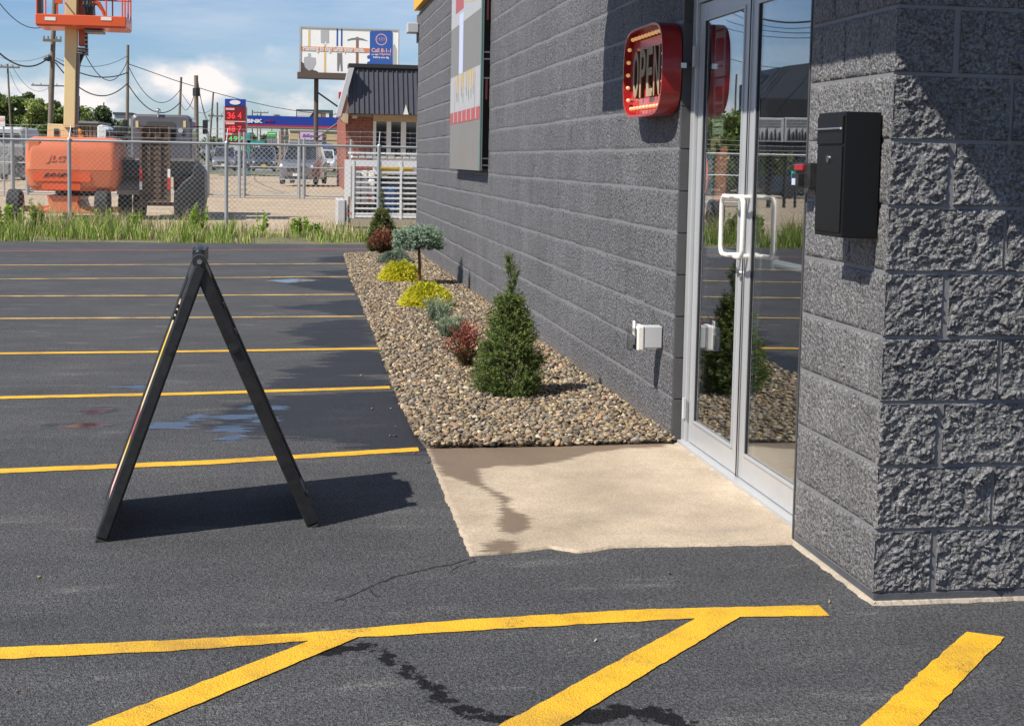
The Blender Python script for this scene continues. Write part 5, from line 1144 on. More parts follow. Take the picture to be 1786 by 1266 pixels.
for px in (89, 186.5): c = L(px, 34); q = MB(); q.box(c.x-.105, c.x+.105, BY0-.008, BY0-.0005, c.z-.035, c.z+.035); build('decal', q, M_paper, lift)
q = MB(); q.prism([(L(145, 0).x, L(145, 52).z), (L(176, 0).x, L(176, 54).z), (L(160, 0).x, L(160, 30).z), (L(157, 0).x, L(157, -40).z), (L(144, 0).x, L(144, -40).z)], 'y', LY+.2, LY+.6); build('jib_mount', q, M_bedst, lift, bevel=.01)
q = MB(); q.box(L(145, 0).x, L(176, 0).x, LY+.15, LY+.7, L(145, 55).z, L(145, 51).z); build('mount_plate', q, M_grey, lift)
q = MB(); q.tube([L(161, 5), L(172, 7), L(180, 20), L(183, 29)], [.05, .05, .035, .03], 8); build('rotator_arm', q, M_orange2, lift, smooth=True)
for k in range(5): q = MB(); a = L(146+k*3, -12); b_ = L(150+k*1.5, 30); q.tube([a, a.lerp(b_, .5)+Vector((.1*math.sin(k*2), -.05, 0)), b_], .018, 5); build('hose', q, M_hose, lift)

# ------------------------------------------------------------------ flatbed truck with raised ramp
TY = 30.5
def T(x, y, Y=TY): return atY(x, y, Y)
tk = thing('flatbed_truck', 'grey flatbed truck seen from behind with raised rusty ramp', 'truck', (T(270, 380).x, TY+2, GZ))
cy_ = TY+2.2; cz0, cz1 = T(280, 290, cy_).z, T(280, 200, cy_).z; cxl, cxr = T(228, 240, cy_).x, T(335, 240, cy_).x
cbm = MB(); rings = []
for y, k in ((cy_, .05), (cy_+.06, .0), (cy_+1.3, .0), (cy_+1.5, .08)): rings.append([(p[0], y, p[1]) for p in rrect(cxl+k, cxr-k, cz0, cz1-k, .14, 5)])
cbm.loft(rings); build('cab', cbm, M_greyp, tk, smooth=True)
a, b_ = T(255, 243, cy_), T(306, 213, cy_); q = MB(); q.prism(rrect(a.x, b_.x, a.z, b_.z, .07, 4), 'y', cy_-.012, cy_+.03); build('rear_window', q, M_glassd, tk)
for px in (239, 322): c = T(px, 217, cy_); q = MB(); q.box(c.x-.03, c.x+.03, cy_-.012, cy_+.02, c.z-.075, c.z+.075); build('vent', q, M_cream, tk)
c = T(315, 228, cy_); q = MB(); q.disc((c.x, cy_-.001, c.z), (0, -1, 0), .055, .03, 14); build('marker_lamp', q, M_lgrey, tk)
c = T(276, 194, cy_); q = MB(); q.ball(c, .062, 12, 8); q.tube([c, c-Vector((0, 0, .14))], .02, 8); build('roof_beacon', q, M_chrome, tk, smooth=True)
for px in (218, 358): c = T(px, 222, cy_+1.2); q = MB(); q.box(c.x-.06, c.x+.06, cy_+1.15, cy_+1.25, c.z-.17, c.z+.17); mr = build('mirror', q, M_bedst, tk, bevel=.02); q = MB(); q.tube([(c.x, cy_+1.2, c.z), ((cxl if px < 280 else cxr), cy_+1.2, c.z)], .015, 5); build('mirror_arm', q, M_bedst, mr)
# bed
a, b_ = T(200, 308), T(338, 282); q = MB(); q.box(a.x, b_.x, TY+.35, cy_-.05, a.z, b_.z); build('bed_frame', q, M_bedst, tk, bevel=.01)
for k in range(9): x = a.x+(b_.x-a.x)*(k+.02)/9; q = MB(); q.box(x, x+(b_.x-a.x)/9*.94, TY+.36, cy_-.06, b_.z+.002, b_.z+.05+.05*(k % 2)*.2); build('plank', q, mat('grey_planks', (.26, .23, .20), .85, var=.25, vscale=4), tk)
a, b_ = T(203, 330), T(252, 308); q = MB(); q.add([(a.x, TY+.1, a.z), (b_.x, TY+.1, a.z), (b_.x, TY+.9, b_.z), (a.x, TY+.9, b_.z)], [(0, 1, 2, 3)]); q.box(a.x, b_.x, TY+.1, TY+.9, a.z-.12, a.z-.02); build('beaver_tail', q, mat('dusty_steel', (.30, .26, .22), .8, var=.2), tk)
q = MB(); a, b_ = T(302, 333), T(338, 308); q.prism([(a.x, a.z+.3), (a.x, a.z), (b_.x, b_.z-.02), (b_.x, a.z+.3)], 'y', TY+.1, TY+.9); build('tail_plate', q, M_rust, tk)
# raised ramp: frame and slatted infill
ax0, ax1 = T(244, 300).x, T(298, 300).x; rz0, rz1 = T(270, 352).z, T(270, 219).z
q = MB(); q.box(ax0, ax0+.05, TY-.12, TY-.04, rz0, T(270, 242).z); q.box(ax1-.05, ax1, TY-.12, TY-.04, rz0, rz1); q.box(ax0+.051, ax1-.051, TY-.12, TY-.04, rz0, rz0+.05); q.box(ax0+.051, ax1-.051, TY-.12, TY-.04, T(270, 244).z, T(270, 241).z); q.box(ax0+.05, ax1-.051, TY-.12, TY-.04, rz1-.03, rz1); q.box(ax0+.002, ax0+.05, TY-.119, TY-.041, T(270, 241).z+.002, rz1); build('ramp_frame', q, M_rust, tk)
q = MB(); q.box(ax0+.052, ax1-.052, TY-.043, TY-.02, rz0+.02, rz1-.02); build('ramp_deck', q, M_rust, tk)
for k in range(13):
    z = rz0+.07+k*(rz1-rz0-.10)/13; q = MB(); q.box(ax0+.052, ax1-.052, TY-.07, TY-.045, z, z+(rz1-rz0)/13*.70); build('ramp_slat', q, M_rust, tk)
for k in (1, 2): x = ax0+(ax1-ax0)*k/3; q = MB(); q.box(x-.012, x+.012, TY-.105, TY-.072, rz0+.05, rz1-.03); build('ramp_bar', q, M_rust, tk)
for px, order in ((246.5, (M_redf, M_white)), (295.5, (M_white, M_redf))):
    x = T(px, 300).x; za, zb2 = T(px, 295).z, T(px, 331).z; zm = (za+zb2)/2+(.1 if order[0] is M_redf else .18)*0; sp2 = .42 if order[0] is M_white else .6
    zm = za-(za-zb2)*sp2
    q = MB(); q.box(x-.028, x+.028, TY-.128, TY-.1205, zm+.002, za); build('reflective_tape', q, order[0], tk); q = MB(); q.box(x-.028, x+.028, TY-.128, TY-.1205, zb2, zm-.002); build('reflective_tape', q, order[1], tk)
q = MB(); q.box(ax0-.1, ax1+.2, TY-.05, TY+.1, GZ+.28, rz0-.01); build('rear_bumper', q, M_rust, tk)
for px in (214, 240, 312, 338):
    x = T(px, 360).x; R_ = .30 if px < 300 else .34; q = MB(); q.tube([(x-.12, TY+.5, GZ+R_), (x-.09, TY+.5, GZ+R_), (x+.09, TY+.5, GZ+R_), (x+.12, TY+.5, GZ+R_)], [R_*.86, R_, R_, R_*.86], 18); w = build('wheel', q, M_dark, tk); q = MB(); q.disc((x-.121, TY+.5, GZ+R_), (-1, 0, 0), .13, .02, 12); build('rim', q, M_lgrey, w)
# big black fender and tyre on the right
q = MB(); pts = [T(303, 385), T(306, 335), T(318, 318), T(335, 306), T(338, 290), T(345, 283), T(357, 300), T(358, 345), T(352, 385)]; q.prism([(p.x, max(p.z, GZ)) for p in pts], 'y', TY-.1, TY+1.0); build('rear_fender', q, M_bedst, tk, bevel=.03)
for k in range(7):
    c = T(309+k*6, 345-k*5.5); q = MB(); q.box(c.x-.03, c.x+.03, TY-.125, TY-.1005, c.z-.35, c.z); build('mud_flap_rib', q, M_hose, tk)

# ------------------------------------------------------------------ livestock style utility trailer behind the fence
SYt = 27.6
def S(x, y, Y=SYt): return atY(x, y, Y)
M_alumb = mat('bright_aluminium', (.72, .73, .74), .45, metal=.15)
ut = thing('utility_trailer', 'silver aluminium utility trailer with slatted tailgate', 'trailer', (S(660, 395).x, SYt+1.2, GZ))
tx0, tx1 = S(613, 330).x, S(733, 330).x+.25; zt_, zb_ = S(660, 280).z, S(660, 380).z
q = MB(); q.box(tx0, tx1, SYt, SYt+.04, S(660, 291).z, zt_); build('top_beam', q, M_alumb, ut); q = MB(); q.box(tx0, tx1, SYt, SYt+.04, zb_, zb_+.05); build('bottom_rail', q, M_alumb, ut)
ns_ = 9
for k in range(ns_):
    z = zb_+.06+k*(S(660, 292).z-zb_-.07)/ns_; q = MB(); q.box(tx0+.042, tx1, SYt+.005, SYt+.035, z, z+.035); build('slat', q, M_alumb, ut)
for px in (616, 661, 699): x = S(px, 330).x; q = MB(); q.box(x-.022, x+.022, SYt-.012, SYt-.001, zb_-.02, zt_); build('gate_stile', q, M_alumb, ut)
q = MB(); q.box(tx0, tx1, SYt+.05, SYt+3.0, zb_-.16, zb_-.02); build('trailer_bed', q, M_grey, ut)
q = MB(); q.box(tx0, tx1, SYt-.01, SYt+.045, zb_-.18, zb_-.021); build('bumper', q, mat('dull_tan_steel', (.30, .26, .20), .7), ut)
q = MB(); q.box(tx0-.02, tx0+.0, SYt+.05, SYt+3, zb_-.02, zt_); q.box(tx1+.0, tx1+.02, SYt+.05, SYt+3, zb_-.02, zt_); build('side_panel', q, M_lgrey, ut)
q = MB(); c = S(602, 365); q.box(S(592, 0).x, S(606, 0).x, SYt+.2, SYt+1.4, S(600, 395).z, S(600, 349).z); build('wheel_fender', q, M_lgrey, ut, bevel=.02)
q = MB(); x = S(601, 0).x; q.tube([(x-.05, SYt+.8, GZ+.26), (x+.1, SYt+.8, GZ+.26)], .26, 18); w = build('wheel', q, M_dark, ut)
q = MB(); c = S(609, 350); q.box(c.x-.02, c.x+.02, SYt-.02, SYt+.01, c.z-.1, c.z+.08); build('tail_lamp', q, M_copper, ut); q = MB(); c = S(609, 372); q.box(c.x-.03, c.x+.03, SYt-.02, SYt+.01, c.z-.015, c.z+.015); build('tail_lamp', q, M_redlens, ut)
# load: things rest on the trailer, so they stand alone
zf_ = zb_-.015
q = MB(); x = S(685, 0).x; q.tube([(x, SYt+.6, zf_), (x, SYt+.6, zf_+.1), (x, SYt+.6, zf_+.62), (x, SYt+.6, zf_+.64)], [.16, .18, .18, .16], 18); tag(build('barrel', q, M_barrel), 'blue plastic barrel inside the silver trailer', 'barrel')
for k in range(5):
    for j in range(3):
        x = S(621+j*13, 0).x; z = zf_+k*.165+.08 if k < 4 else zf_+.80; q = MB(); q.box(x, x+.135, SYt+.25, SYt+.55, z+.13*0+.20, z+.155+.20)
        if k < 4: tag(build('white_sack', q, M_white, bevel=.03), 'white packed sack in the trailer, %s column, %s layer of the stack' % (('left', 'middle', 'right')[j], ('lowest', 'second lowest', 'third lowest', 'fourth', 'topmost')[k]), 'sack', 'white sacks in the trailer')
for k in range(9):
    x = S(616+k*13, 0).x; q = MB(); zz = S(660, 278).z; q.box(x, x+.14, SYt+.2, SYt+.5, zz+.01, zz+.065+.015*(k % 3)); tag(build('white_sack', q, M_white, bevel=.02), 'white packed sack on top of the trailer load, %s from the left' % ('first', 'second', 'third', 'fourth', 'fifth', 'sixth', 'seventh', 'eighth', 'last')[k], 'sack', 'white sacks on top of the load')
q = MB(); q.box(S(615, 0).x, tx1, SYt+.18, SYt+1.5, S(660, 269).z, S(660, 266).z); tag(build('cover_sheet', q, M_white), 'white sheet covering the top of the trailer load', 'cover')
for (pa, pb, ya_, m_, lab) in ((664, 697, 291, M_yel, 'long yellow case under the trailer top beam'), (703, 722, 291, M_yel, 'short yellow case at right of the trailer load')):
    q = MB(); a, b_ = S(pa, ya_+9), S(pb, ya_); q.box(a.x, b_.x, SYt+.1, SYt+.35, a.z, b_.z); tag(build('yellow_case', q, m_, bevel=.01), lab, 'case')
q = MB(); a, b_ = S(662, 311), S(676, 304); q.box(a.x, b_.x, SYt+.1, SYt+.3, a.z, b_.z); tag(build('folded_cloth', q, mat('pale_yellow', (.62, .58, .28), .7), bevel=.01), 'pale yellow cloth on top of the blue barrel', 'cloth')
q = MB(); a, b_ = S(641, 350), S(650, 344); q.ball(((a.x+b_.x)/2, SYt+.2, (a.z+b_.z)/2), .05, 8, 5); tag(build('red_container', q, M_redf), 'small red container low in the trailer', 'container')
q = MB(); a = S(703, 360); q.ball((a.x, SYt+.15, a.z), .05, 8, 5, (1, 1, .7)); tag(build('white_container', q, M_white), 'small white container low in the trailer', 'container')
q = MB(); q.box(tx0+.05, tx1-.01, SYt+.75, SYt+.9, zf_, zf_+.85); tag(build('dark_crate', q, M_hose), 'dark crates filling the back of the trailer', 'crates')

# ------------------------------------------------------------------ brick building with mansard roof
BYb = 60.
def Bq(x, y, Y=BYb): return atY(x, y, Y)
bk = thing('brick_building', 'brick building with charcoal metal mansard roof and white windows', 'building', (Bq(603, 330).x, BYb, GZ))
bx_l = Bq(604, 300).x; bx_r = Bq(850, 300).x; zw = Bq(640, 200).z
q = MB(); q.box(bx_l+.02, bx_r, BYb+.02, BYb+12, GZ, zw); build('brick_wall', q, M_bmort, bk)
# bricks as courses: first 290 as bricks, the rest joined
bw, bh = .40, .115; RVv = []; RFf = []; off = 0; cnt = 0; bme = None; wx0, wx1 = Bq(651, 200).x, bx_r
for rowi in range(int((zw-GZ)/bh)):
    x = bx_l - (bw/2 if rowi % 2 else 0)
    while x < wx0:
        a, b2 = max(x, bx_l), min(x+bw-.03, wx0-.01); z = GZ+rowi*bh
        if b2-a > .06:
            if abs((b2-a)-(bw-.03)) < .01 and cnt < 280:
                if bme is None:
                    q = MB(); q.box(0, bw-.03, 0, .03, 0, bh-.025); bme = bpy.data.meshes.new('brick'); bme.from_pydata(q.v, [], q.f); bme.materials.append(M_brick)
                place(bme, 'brick', bk, (a, BYb-.006, z)); cnt += 1
            else:
                q = MB(); q.box(a, b2, BYb-.006, BYb+.02, z, z+bh-.025); RVv += q.v; RFf += [tuple(i+off for i in f_) for f_ in q.f]; off += 8
        x += bw
q = MB(); q.add(RVv, RFf); build('cut_bricks', q, M_brick, bk)['kind'] = 'stuff'
q = MB(); q.box(bx_l-.03, bx_l-.001, BYb-.004, BYb+11, GZ, zw); build('side_wall', q, M_brick, bk)
q = MB(); q.box(wx0, bx_r, BYb-.05, BYb+.019, Bq(690, 213).z, zw-.002); build('beige_fascia', q, M_soff, bk)
zwt, zwb = Bq(690, 211).z, Bq(690, 275).z; q = MB(); q.box(wx0, bx_r, BYb-.02, BYb+.02, GZ, zwb); build('sill_wall', q, M_offw, bk)
xs_ = [Bq(p, 240).x for p in (656, 674, 682, 699, 708, 726, 735, 752)]
q = MB(); q.box(wx0, xs_[0], BYb-.03, BYb+.02, zwb+.001, zwt)
for i in (1, 3, 5): q.box(xs_[i], xs_[i+1], BYb-.03, BYb+.02, zwb+.001, zwt)
q.box(xs_[7], bx_r, BYb-.03, BYb+.02, zwb+.001, zwt); build('window_frame', q, M_offw, bk)
for i in range(0, 8, 2):
    q = MB(); q.box(xs_[i], xs_[i+1], BYb+.0, BYb+.015, zwb+.001, zwt); w = build('window', q, M_glassd, bk); q = MB(); zz = zwb+(zwt-zwb)*.26; q.box(xs_[i], xs_[i+1], BYb-.012, BYb-.001, zz, zz+.05); build('glazing_bar', q, M_grey, w)
# mansard: sloping front face with standing seams
et, eb = Bq(610, 118, BYb), Bq(603, 200, BYb); rx0t = Bq(612, 118).x; rx0b = Bq(604, 200).x; zt2 = Bq(640, 119).z
slope_y = .9
q = MB(); q.add([(rx0b, BYb-1.0, zw), (bx_r, BYb-1.0, zw), (bx_r, BYb-1.0+slope_y, zt2), (rx0t, BYb-1.0+slope_y, zt2), (rx0b, BYb+1.0, zw), (bx_r, BYb+1, zw), (bx_r, BYb+1, zt2), (rx0t, BYb+1, zt2)], [(0, 1, 2, 3), (4, 7, 6, 5), (0, 3, 7, 4), (1, 5, 6, 2), (3, 2, 6, 7), (0, 4, 5, 1)]); build('mansard_roof', q, M_mans, bk)
x = rx0b+.25; k = 0
while x < bx_r and k < 60:
    xt_ = max(x, rx0t); q = MB(); w_ = .05 if k % 2 else .03; q.add([(x, BYb-1.07, zw), (x+w_, BYb-1.07, zw), (x+w_, BYb-.17, zt2-.02), (x, BYb-.17, zt2-.02), (x, BYb-.99, zw), (x+w_, BYb-.99, zw), (x+w_, BYb-.09, zt2-.02), (x, BYb-.09, zt2-.02)], [(0, 1, 2, 3), (0, 3, 7, 4), (1, 5, 6, 2), (4, 7, 6, 5)]); build('roof_seam', q, M_mans, bk); x += .24 if k % 2 else .17; k += 1
q = MB(); q.box(rx0t-.1, bx_r, BYb-.25, BYb+1.1, zt2+.001, zt2+.16); build('roof_cap', q, M_hose, bk)
# hip end: grey rake board and copper strip running down to the soffit
p1, p2, p3, p4 = Bq(607, 121), Bq(616, 121), Bq(592, 208), Bq(586, 206); q = MB(); q.prism([(p1.x, p1.z), (p2.x, p2.z), (Bq(593, 204).x, Bq(593, 204).z), (Bq(584, 206).x, Bq(584, 206).z)], 'y', BYb-.95, BYb+.3); build('rake_board', q, M_lgrey, bk)
q = MB(); q.prism([(Bq(600, 165).x, Bq(600, 165).z), (Bq(603, 160).x, Bq(603, 160).z), (rx0b+.1, zw-.01), (Bq(590, 205).x, zw-.01)], 'y', BYb-.90, BYb+.2); build('copper_trim', q, M_copper, bk)
q = MB(); q.prism([(Bq(584, 207).x, zw-.004), (Bq(606, 207).x, zw-.004), (Bq(605, 225).x, Bq(605, 225).z+.2), (Bq(597, 218).x, Bq(597, 218).z+.1)], 'y', BYb-.93, BYb+.3); build('soffit', q, M_soff, bk)
q = MB(); c = Bq(617, 202); q.box(c.x-.12, c.x+.12, BYb-.8, BYb-.5, c.z-.14, c.z+.02); build('floodlight', q, M_soff, bk, bevel=.04)
q = MB(); c = Bq(704, 195); q.prism([(c.x-.1, zw), (c.x+.12, zw), (c.x, zw+.42)], 'y', BYb-1.085, BYb-1.075); build('torn_flashing', q, M_offw, bk)

# ------------------------------------------------------------------ big billboard
BB = 120.
def Q(x, y, Y=BB): return atY(x, y, Y)
bb = thing('billboard', 'large white billboard showing digging tools and a blue panel', 'billboard', (Q(551, 250).x, BB, GZ))
x0, x1, z0, z1 = Q(524.5, 90).x, Q(694, 90).x, Q(600, 131).z, Q(600, 51).z
q = MB(); q.box(x0, x1, BB, BB+.3, z0, z1); build('face', q, M_bbwhite, bb)
q = MB(); e = .13; q.box(x0-e, x1+e, BB-.06, BB+.35, z1, z1+e); q.box(x0-e, x0, BB-.06, BB+.35, z0, z1); q.box(x1, x1+e, BB-.06, BB+.35, z0, z1); q.box(x0-e, x1+e, BB-.06, BB+.35, z0-e, z0); build('frame', q, M_lgrey, bb)
q = MB(); a, b_ = Q(518.5, 137), Q(700, 132); q.box(a.x, b_.x, BB-.9, BB+.8, a.z, b_.z); build('catwalk', q, M_polesteel, bb)
q = MB(); c = Q(551.5, 200); q.tube([(c.x, BB+.5, GZ), (c.x, BB+.5, z0)], .19, 12); build('column', q, M_polesteel, bb)
q = MB(); q.tube([Q(553, 161, BB+.5), Q(590, 187, BB+.5)], .08, 6); q.tube([Q(551, 243, BB+.5), Q(590, 214, BB+.5)], .08, 6); build('brace', q, M_polesteel, bb)
def rectp(name, xa, ya, xb, yb, m, d=.02, d0=.001): a, b2 = Q(xa, ya), Q(xb, yb); q_ = MB(); q_.box(min(a.x, b2.x), max(a.x, b2.x), BB-d, BB-d0, min(a.z, b2.z), max(a.z, b2.z)); return build(name, q_, m, bb)
def polyp(name, pts, m, d=.02, d0=.001): q_ = MB(); q_.prism([(Q(*p).x, Q(*p).z) for p in pts], 'y', BB-d, BB-d0); return build(name, q_, m, bb)
polyp('soil_print', [(525.5,108),(532,112),(540,121),(552,124),(560,130),(525.5,130)], M_polesteel, .008)
rectp('handle_print', 537.5, 51.5, 541, 81, M_stick, .012); rectp('handle_print', 565, 77, 568.5, 129, M_stick, .012)
polyp('shovel_print', [(537.5,93),(541.5,93),(542,100),(550,101),(551,110),(546,121),(539,124),(532,118),(529.5,108),(530.5,100),(537,99)], M_lgrey, .016)
polyp('spade_print', [(559,52),(573.5,52),(573.5,75),(569,76),(567,71),(565,76),(559.5,75)], M_lgrey, .016)
rectp('cutter_print', 587, 50.5, 589.5, 81, M_blueb, .014); rectp('cutter_print', 594.5, 50.5, 597, 81, M_blueb, .014)
polyp('cutter_print', [(588,93),(596.5,93),(597.5,124),(594.5,125),(593,108),(590.5,125),(588,124)], M_grey, .014)
rectp('pick_print', 621, 65, 625, 115, M_copper, .016); polyp('pick_print', [(605,70),(613,67),(622,66),(632,67.5),(642,72),(632,70.5),(622,69.5),(613,70),(606,71.5)], M_grey, .018)
rectp('orange_band', 525.5, 81, 645, 92.5, M_bbor, .024)
a, b_ = Q(529, 92), Q(636, 82); text_mesh('Planning to dig? Grab your tools.', (1, 0, 0), (0, 0, 1), ((a.x+b_.x)/2, BB-.025, (a.z+b_.z)/2), b_.x-a.x, (b_.z-a.z)*.9, .01, 'lettering', M_white, bb, bold=.03)
polyp('blue_panel', [(645,57),(647,54.5),(682,54.5),(684.5,57),(684.5,130),(645,130)], M_blueb, .03)
a = Q(665, 69.5); q = MB(); q.add([(a.x+.48*math.cos(t_*math.pi/12)*k, BB-.033, a.z+.48*math.sin(t_*math.pi/12)*k) for k in (1, .86) for t_ in range(24)], [(i, (i+1) % 24, 24+(i+1) % 24, 24+i) for i in range(24)]); build('round_emblem', q, M_pinkp, bb)
for k in range(5): q = MB(); xx = a.x-.28+k*.14; hh = .30-.06*abs(k-2); q.prism([(xx-.05, a.z-hh), (xx, a.z+hh), (xx+.05, a.z-hh), (xx, a.z+hh*.3)], 'y', BB-.034, BB-.031); build('emblem_mark', q, M_pinkp, bb)
for s_, yy, hh, m_, wd in (('Call 8-1-1', 88.5, .36, M_pinkp, 34), ('or visit', 95.5, .15, M_white, 12), ('DigSafely', 95.5, .2, M_pinkp, 20), ('before you dig.', 101, .22, M_white, 28)):
    cx_ = 665 if s_ not in ('or visit', 'DigSafely') else (654 if s_ == 'or visit' else 672); c = Q(cx_, yy); text_mesh(s_, (1, 0, 0), (0, 0, 1), (c.x, BB-.031, c.z), Q(cx_+wd/2, yy).x-Q(cx_-wd/2, yy).x, hh, .01, 'lettering', m_, bb, bold=.03)
polyp('phone_print', [(685.5,80),(688,77),(692,87),(692,130),(685.5,130)], M_lgrey, .012)
for yy in (87, 98, 109): polyp('finger_print', [(640,yy),(645,yy-2),(645,yy+5),(641,yy+5)], M_blueb, .012)
# small billboard
b2_ = thing('billboard', 'small distant billboard with dark face and white text', 'billboard', (atY(551, 205, 210).x, 210, GZ)); 
def Q2(x, y): return atY(x, y, 210)
q = MB(); a, b_ = Q2(516.5, 207), Q2(581, 192.5); q.box(a.x, b_.x, 210, 210.4, a.z, b_.z); build('face', q, mat('dark_teal_face', (.045, .07, .08), .6), b2_)
for k in range(4): q = MB(); a, b_ = Q2(518, 196.5+k*2.6), Q2(546-k*2, 195+k*2.6); q.box(a.x, b_.x, 209.9, 209.99, a.z, b_.z); build('white_line', q, M_white, b2_)
for k, (xa, xb, m_) in enumerate(((553, 560, M_soff), (561, 567, M_copper), (568, 574, M_white))): q = MB(); a, b_ = Q2(xa, 206.5), Q2(xb, 198-k % 2); q.box(a.x, b_.x, 209.9, 209.99, a.z, b_.z); build('figure_print', q, m_, b2_)
q = MB(); q.tube([(Q2(530, 0).x, 210.2, GZ), (Q2(530, 0).x, 210.2, Q2(530, 206).z)], .3, 8); q.tube([(Q2(570, 0).x, 210.2, GZ), (Q2(570, 0).x, 210.2, Q2(570, 206).z)], .3, 8); build('column', q, M_polesteel, b2_)

# ------------------------------------------------------------------ petrol station
GY = 135.
def Gq(x, y, Y=GY): return atY(x, y, Y)
gs = thing('fuel_canopy', 'blue and red fuel station canopy with white lettering', 'canopy', (Gq(500, 260).x, GY, GZ))
a, b_ = Gq(418, 217.5), Gq(600, 205.5); q = MB(); q.box(a.x, b_.x+2, GY, GY+8, a.z+.02, b_.z); build('fascia', q, M_blue, gs); q = MB(); q.box(a.x, b_.x+2.02, GY-.03, GY+8, a.z-.13, a.z+.018); build('red_band', q, M_redf, gs); q = MB(); q.box(a.x, b_.x+2.02, GY+.0, GY+8, a.z-.20, a.z-.132); build('soffit', q, M_white, gs)
text_mesh('BNK', (1, 0, 0), (0, 0, 1), (Gq(444.5, 211.5).x, GY-.001, Gq(444.5, 211.5).z), Gq(459, 0).x-Gq(431, 0).x, .36, .05, 'lettering', M_white, gs, bold=.05)
text_mesh('JINGLE', (1, 0, 0), (0, 0, 1), (Gq(470, 212).x, GY-.001, Gq(470, 212).z), Gq(478, 0).x-Gq(461, 0).x, .20, .05, 'lettering', M_redf, gs, italic=.3)
for px in (492.5, 500): x = Gq(px, 240).x; q = MB(); q.box(x-.13, x+.13, GY+2, GY+2.26, GZ, Gq(px, 219).z); build('column', q, M_lgrey, gs)
for px, m_ in ((472, M_lgrey), (497, M_white), (452, M_lgrey)):
    x = Gq(px, 240).x; q = MB(); q.box(x-.35, x+.35, GY+2.3, GY+2.9, GZ, GZ+1.4); build('pump', q, m_, gs)
stq = thing('shop_building', 'beige flat roofed shop behind the fuel canopy', 'building', (Gq(550, 260).x, GY+14, GZ)); SYY = GY+14
def G3(x, y): return atY(x, y, SYY)
a, b_ = G3(505, 262), G3(625, 226); q = MB(); q.box(a.x, b_.x, SYY, SYY+10, GZ, b_.z); build('wall', q, M_beige, stq); q = MB(); q.box(a.x-.1, b_.x, SYY-.12, SYY+.0, b_.z-.25, b_.z+.1); build('cornice', q, M_offw, stq); q = MB(); q.box(a.x, b_.x, SYY-.05, SYY-.001, G3(550, 243).z-.1, G3(550, 243).z); build('trim', q, M_soff, stq)
a, b_ = G3(486, 262), G3(504, 230); q = MB(); q.box(a.x, b_.x, SYY+.2, SYY+8, GZ, b_.z); build('side_wing', q, mat('salmon_stucco', (.42, .26, .18), .8), stq)
for px in (494, 501): a, b_ = G3(px-2, 240), G3(px+1.5, 234); q = MB(); q.box(a.x, b_.x, SYY+.12, SYY+.19, a.z, b_.z); build('window', q, M_white, stq)
a, b_ = G3(552, 262), G3(580, 251); q = MB(); q.box(a.x, b_.x, SYY-.08, SYY-.052, a.z-.5, b_.z); build('blue_window', q, M_barrel, stq)
a, b_ = G3(523.5, 244), G3(562, 231.5); q = MB(); q.box(a.x-.12, b_.x+.12, SYY-.16, SYY-.121, a.z-.12, b_.z+.12); build('sign_frame', q, M_copper, stq); q = MB(); q.box(a.x, b_.x, SYY-.2, SYY-.161, a.z, b_.z); build('sign_face', q, M_pink, stq)
text_mesh('EzExpress', (1, 0, 0), (0, 0, 1), ((a.x+b_.x)/2, SYY-.201, (a.z+b_.z)/2), (b_.x-a.x)*.8, (b_.z-a.z)*.5, .02, 'lettering', M_purple, stq, italic=.3, bold=.02)
gp = thing('sign_panel', 'bright green roadside sign panel on post before the fuel station', 'sign', (atY(474, 235, 128).x, 128, GZ)); a, b_ = atY(466, 240, 128), atY(483, 230, 128); q = MB(); q.box(a.x, b_.x, 128, 128.2, a.z, b_.z); build('panel', q, M_green, gp, bevel=.05); q = MB(); q.box(a.x-.05, b_.x+.05, 128.02, 128.18, a.z-.7, a.z-.02); build('lower_panel', q, M_grey, gp); q = MB(); q.tube([((a.x+b_.x)/2, 128.1, GZ), ((a.x+b_.x)/2, 128.1, a.z)], .1, 8); build('post', q, M_grey, gp); q = MB(); q.box(a.x+.12, b_.x-.12, 127.97, 127.999, a.z+.28, a.z+.36); build('white_line', q, M_white, gp)
# price sign
PY_ = 75.
def Pq(x, y): return atY(x, y, PY_)
ps = thing('price_sign', 'red and blue fuel price sign with lit digits', 'sign', (Pq(411, 300).x, PY_, GZ)); a, b_ = Pq(392, 250.5), Pq(428.5, 173.5); zs = Pq(411, 186).z
q = MB(); q.box(a.x-.07, b_.x+.07, PY_+.03, PY_+.45, a.z, zs); build('cabinet', q, M_lgrey, ps); q = MB(); q.box(a.x, b_.x, PY_, PY_+.5, zs+.004, b_.z); build('blue_header', q, M_blue, ps, bevel=.02)
q = MB(); q.box(a.x, b_.x, PY_, PY_+.029, a.z, zs); build('red_panel', q, mat('dark_red_panel', (.16, .008, .016), .5), ps)
c = Pq(410, 179); q = MB(); pts = [(c.x+.28*math.cos(k*math.pi/10), c.z+.12*math.sin(k*math.pi/10)) for k in range(20)]; q.prism(pts, 'y', PY_-.02, PY_-.001); build('oval_logo', q, M_white, ps)
text_mesh('GAS', (1, 0, 0), (0, 0, 1), (c.x, PY_-.021, c.z), .30, .09, .01, 'lettering', M_blue, ps, bold=.03) if False else None
for s_, yy, m_, hh in (('364', 202, M_redled, 13), ('487', 225.5, M_redled, 12), ('499', 242, M_grnled, 10)):
    for i, ch in enumerate(s_):
        xx = (399.5, 407, 418)[i] if m_ is M_redled else (402, 411, 420)[i]; c = Pq(xx, yy); text_mesh(ch, (1, 0, 0), (0, 0, 1), (c.x, PY_-.001, c.z), .20, hh/32.6*.85, .012, 'digit', m_, ps, bold=.02)
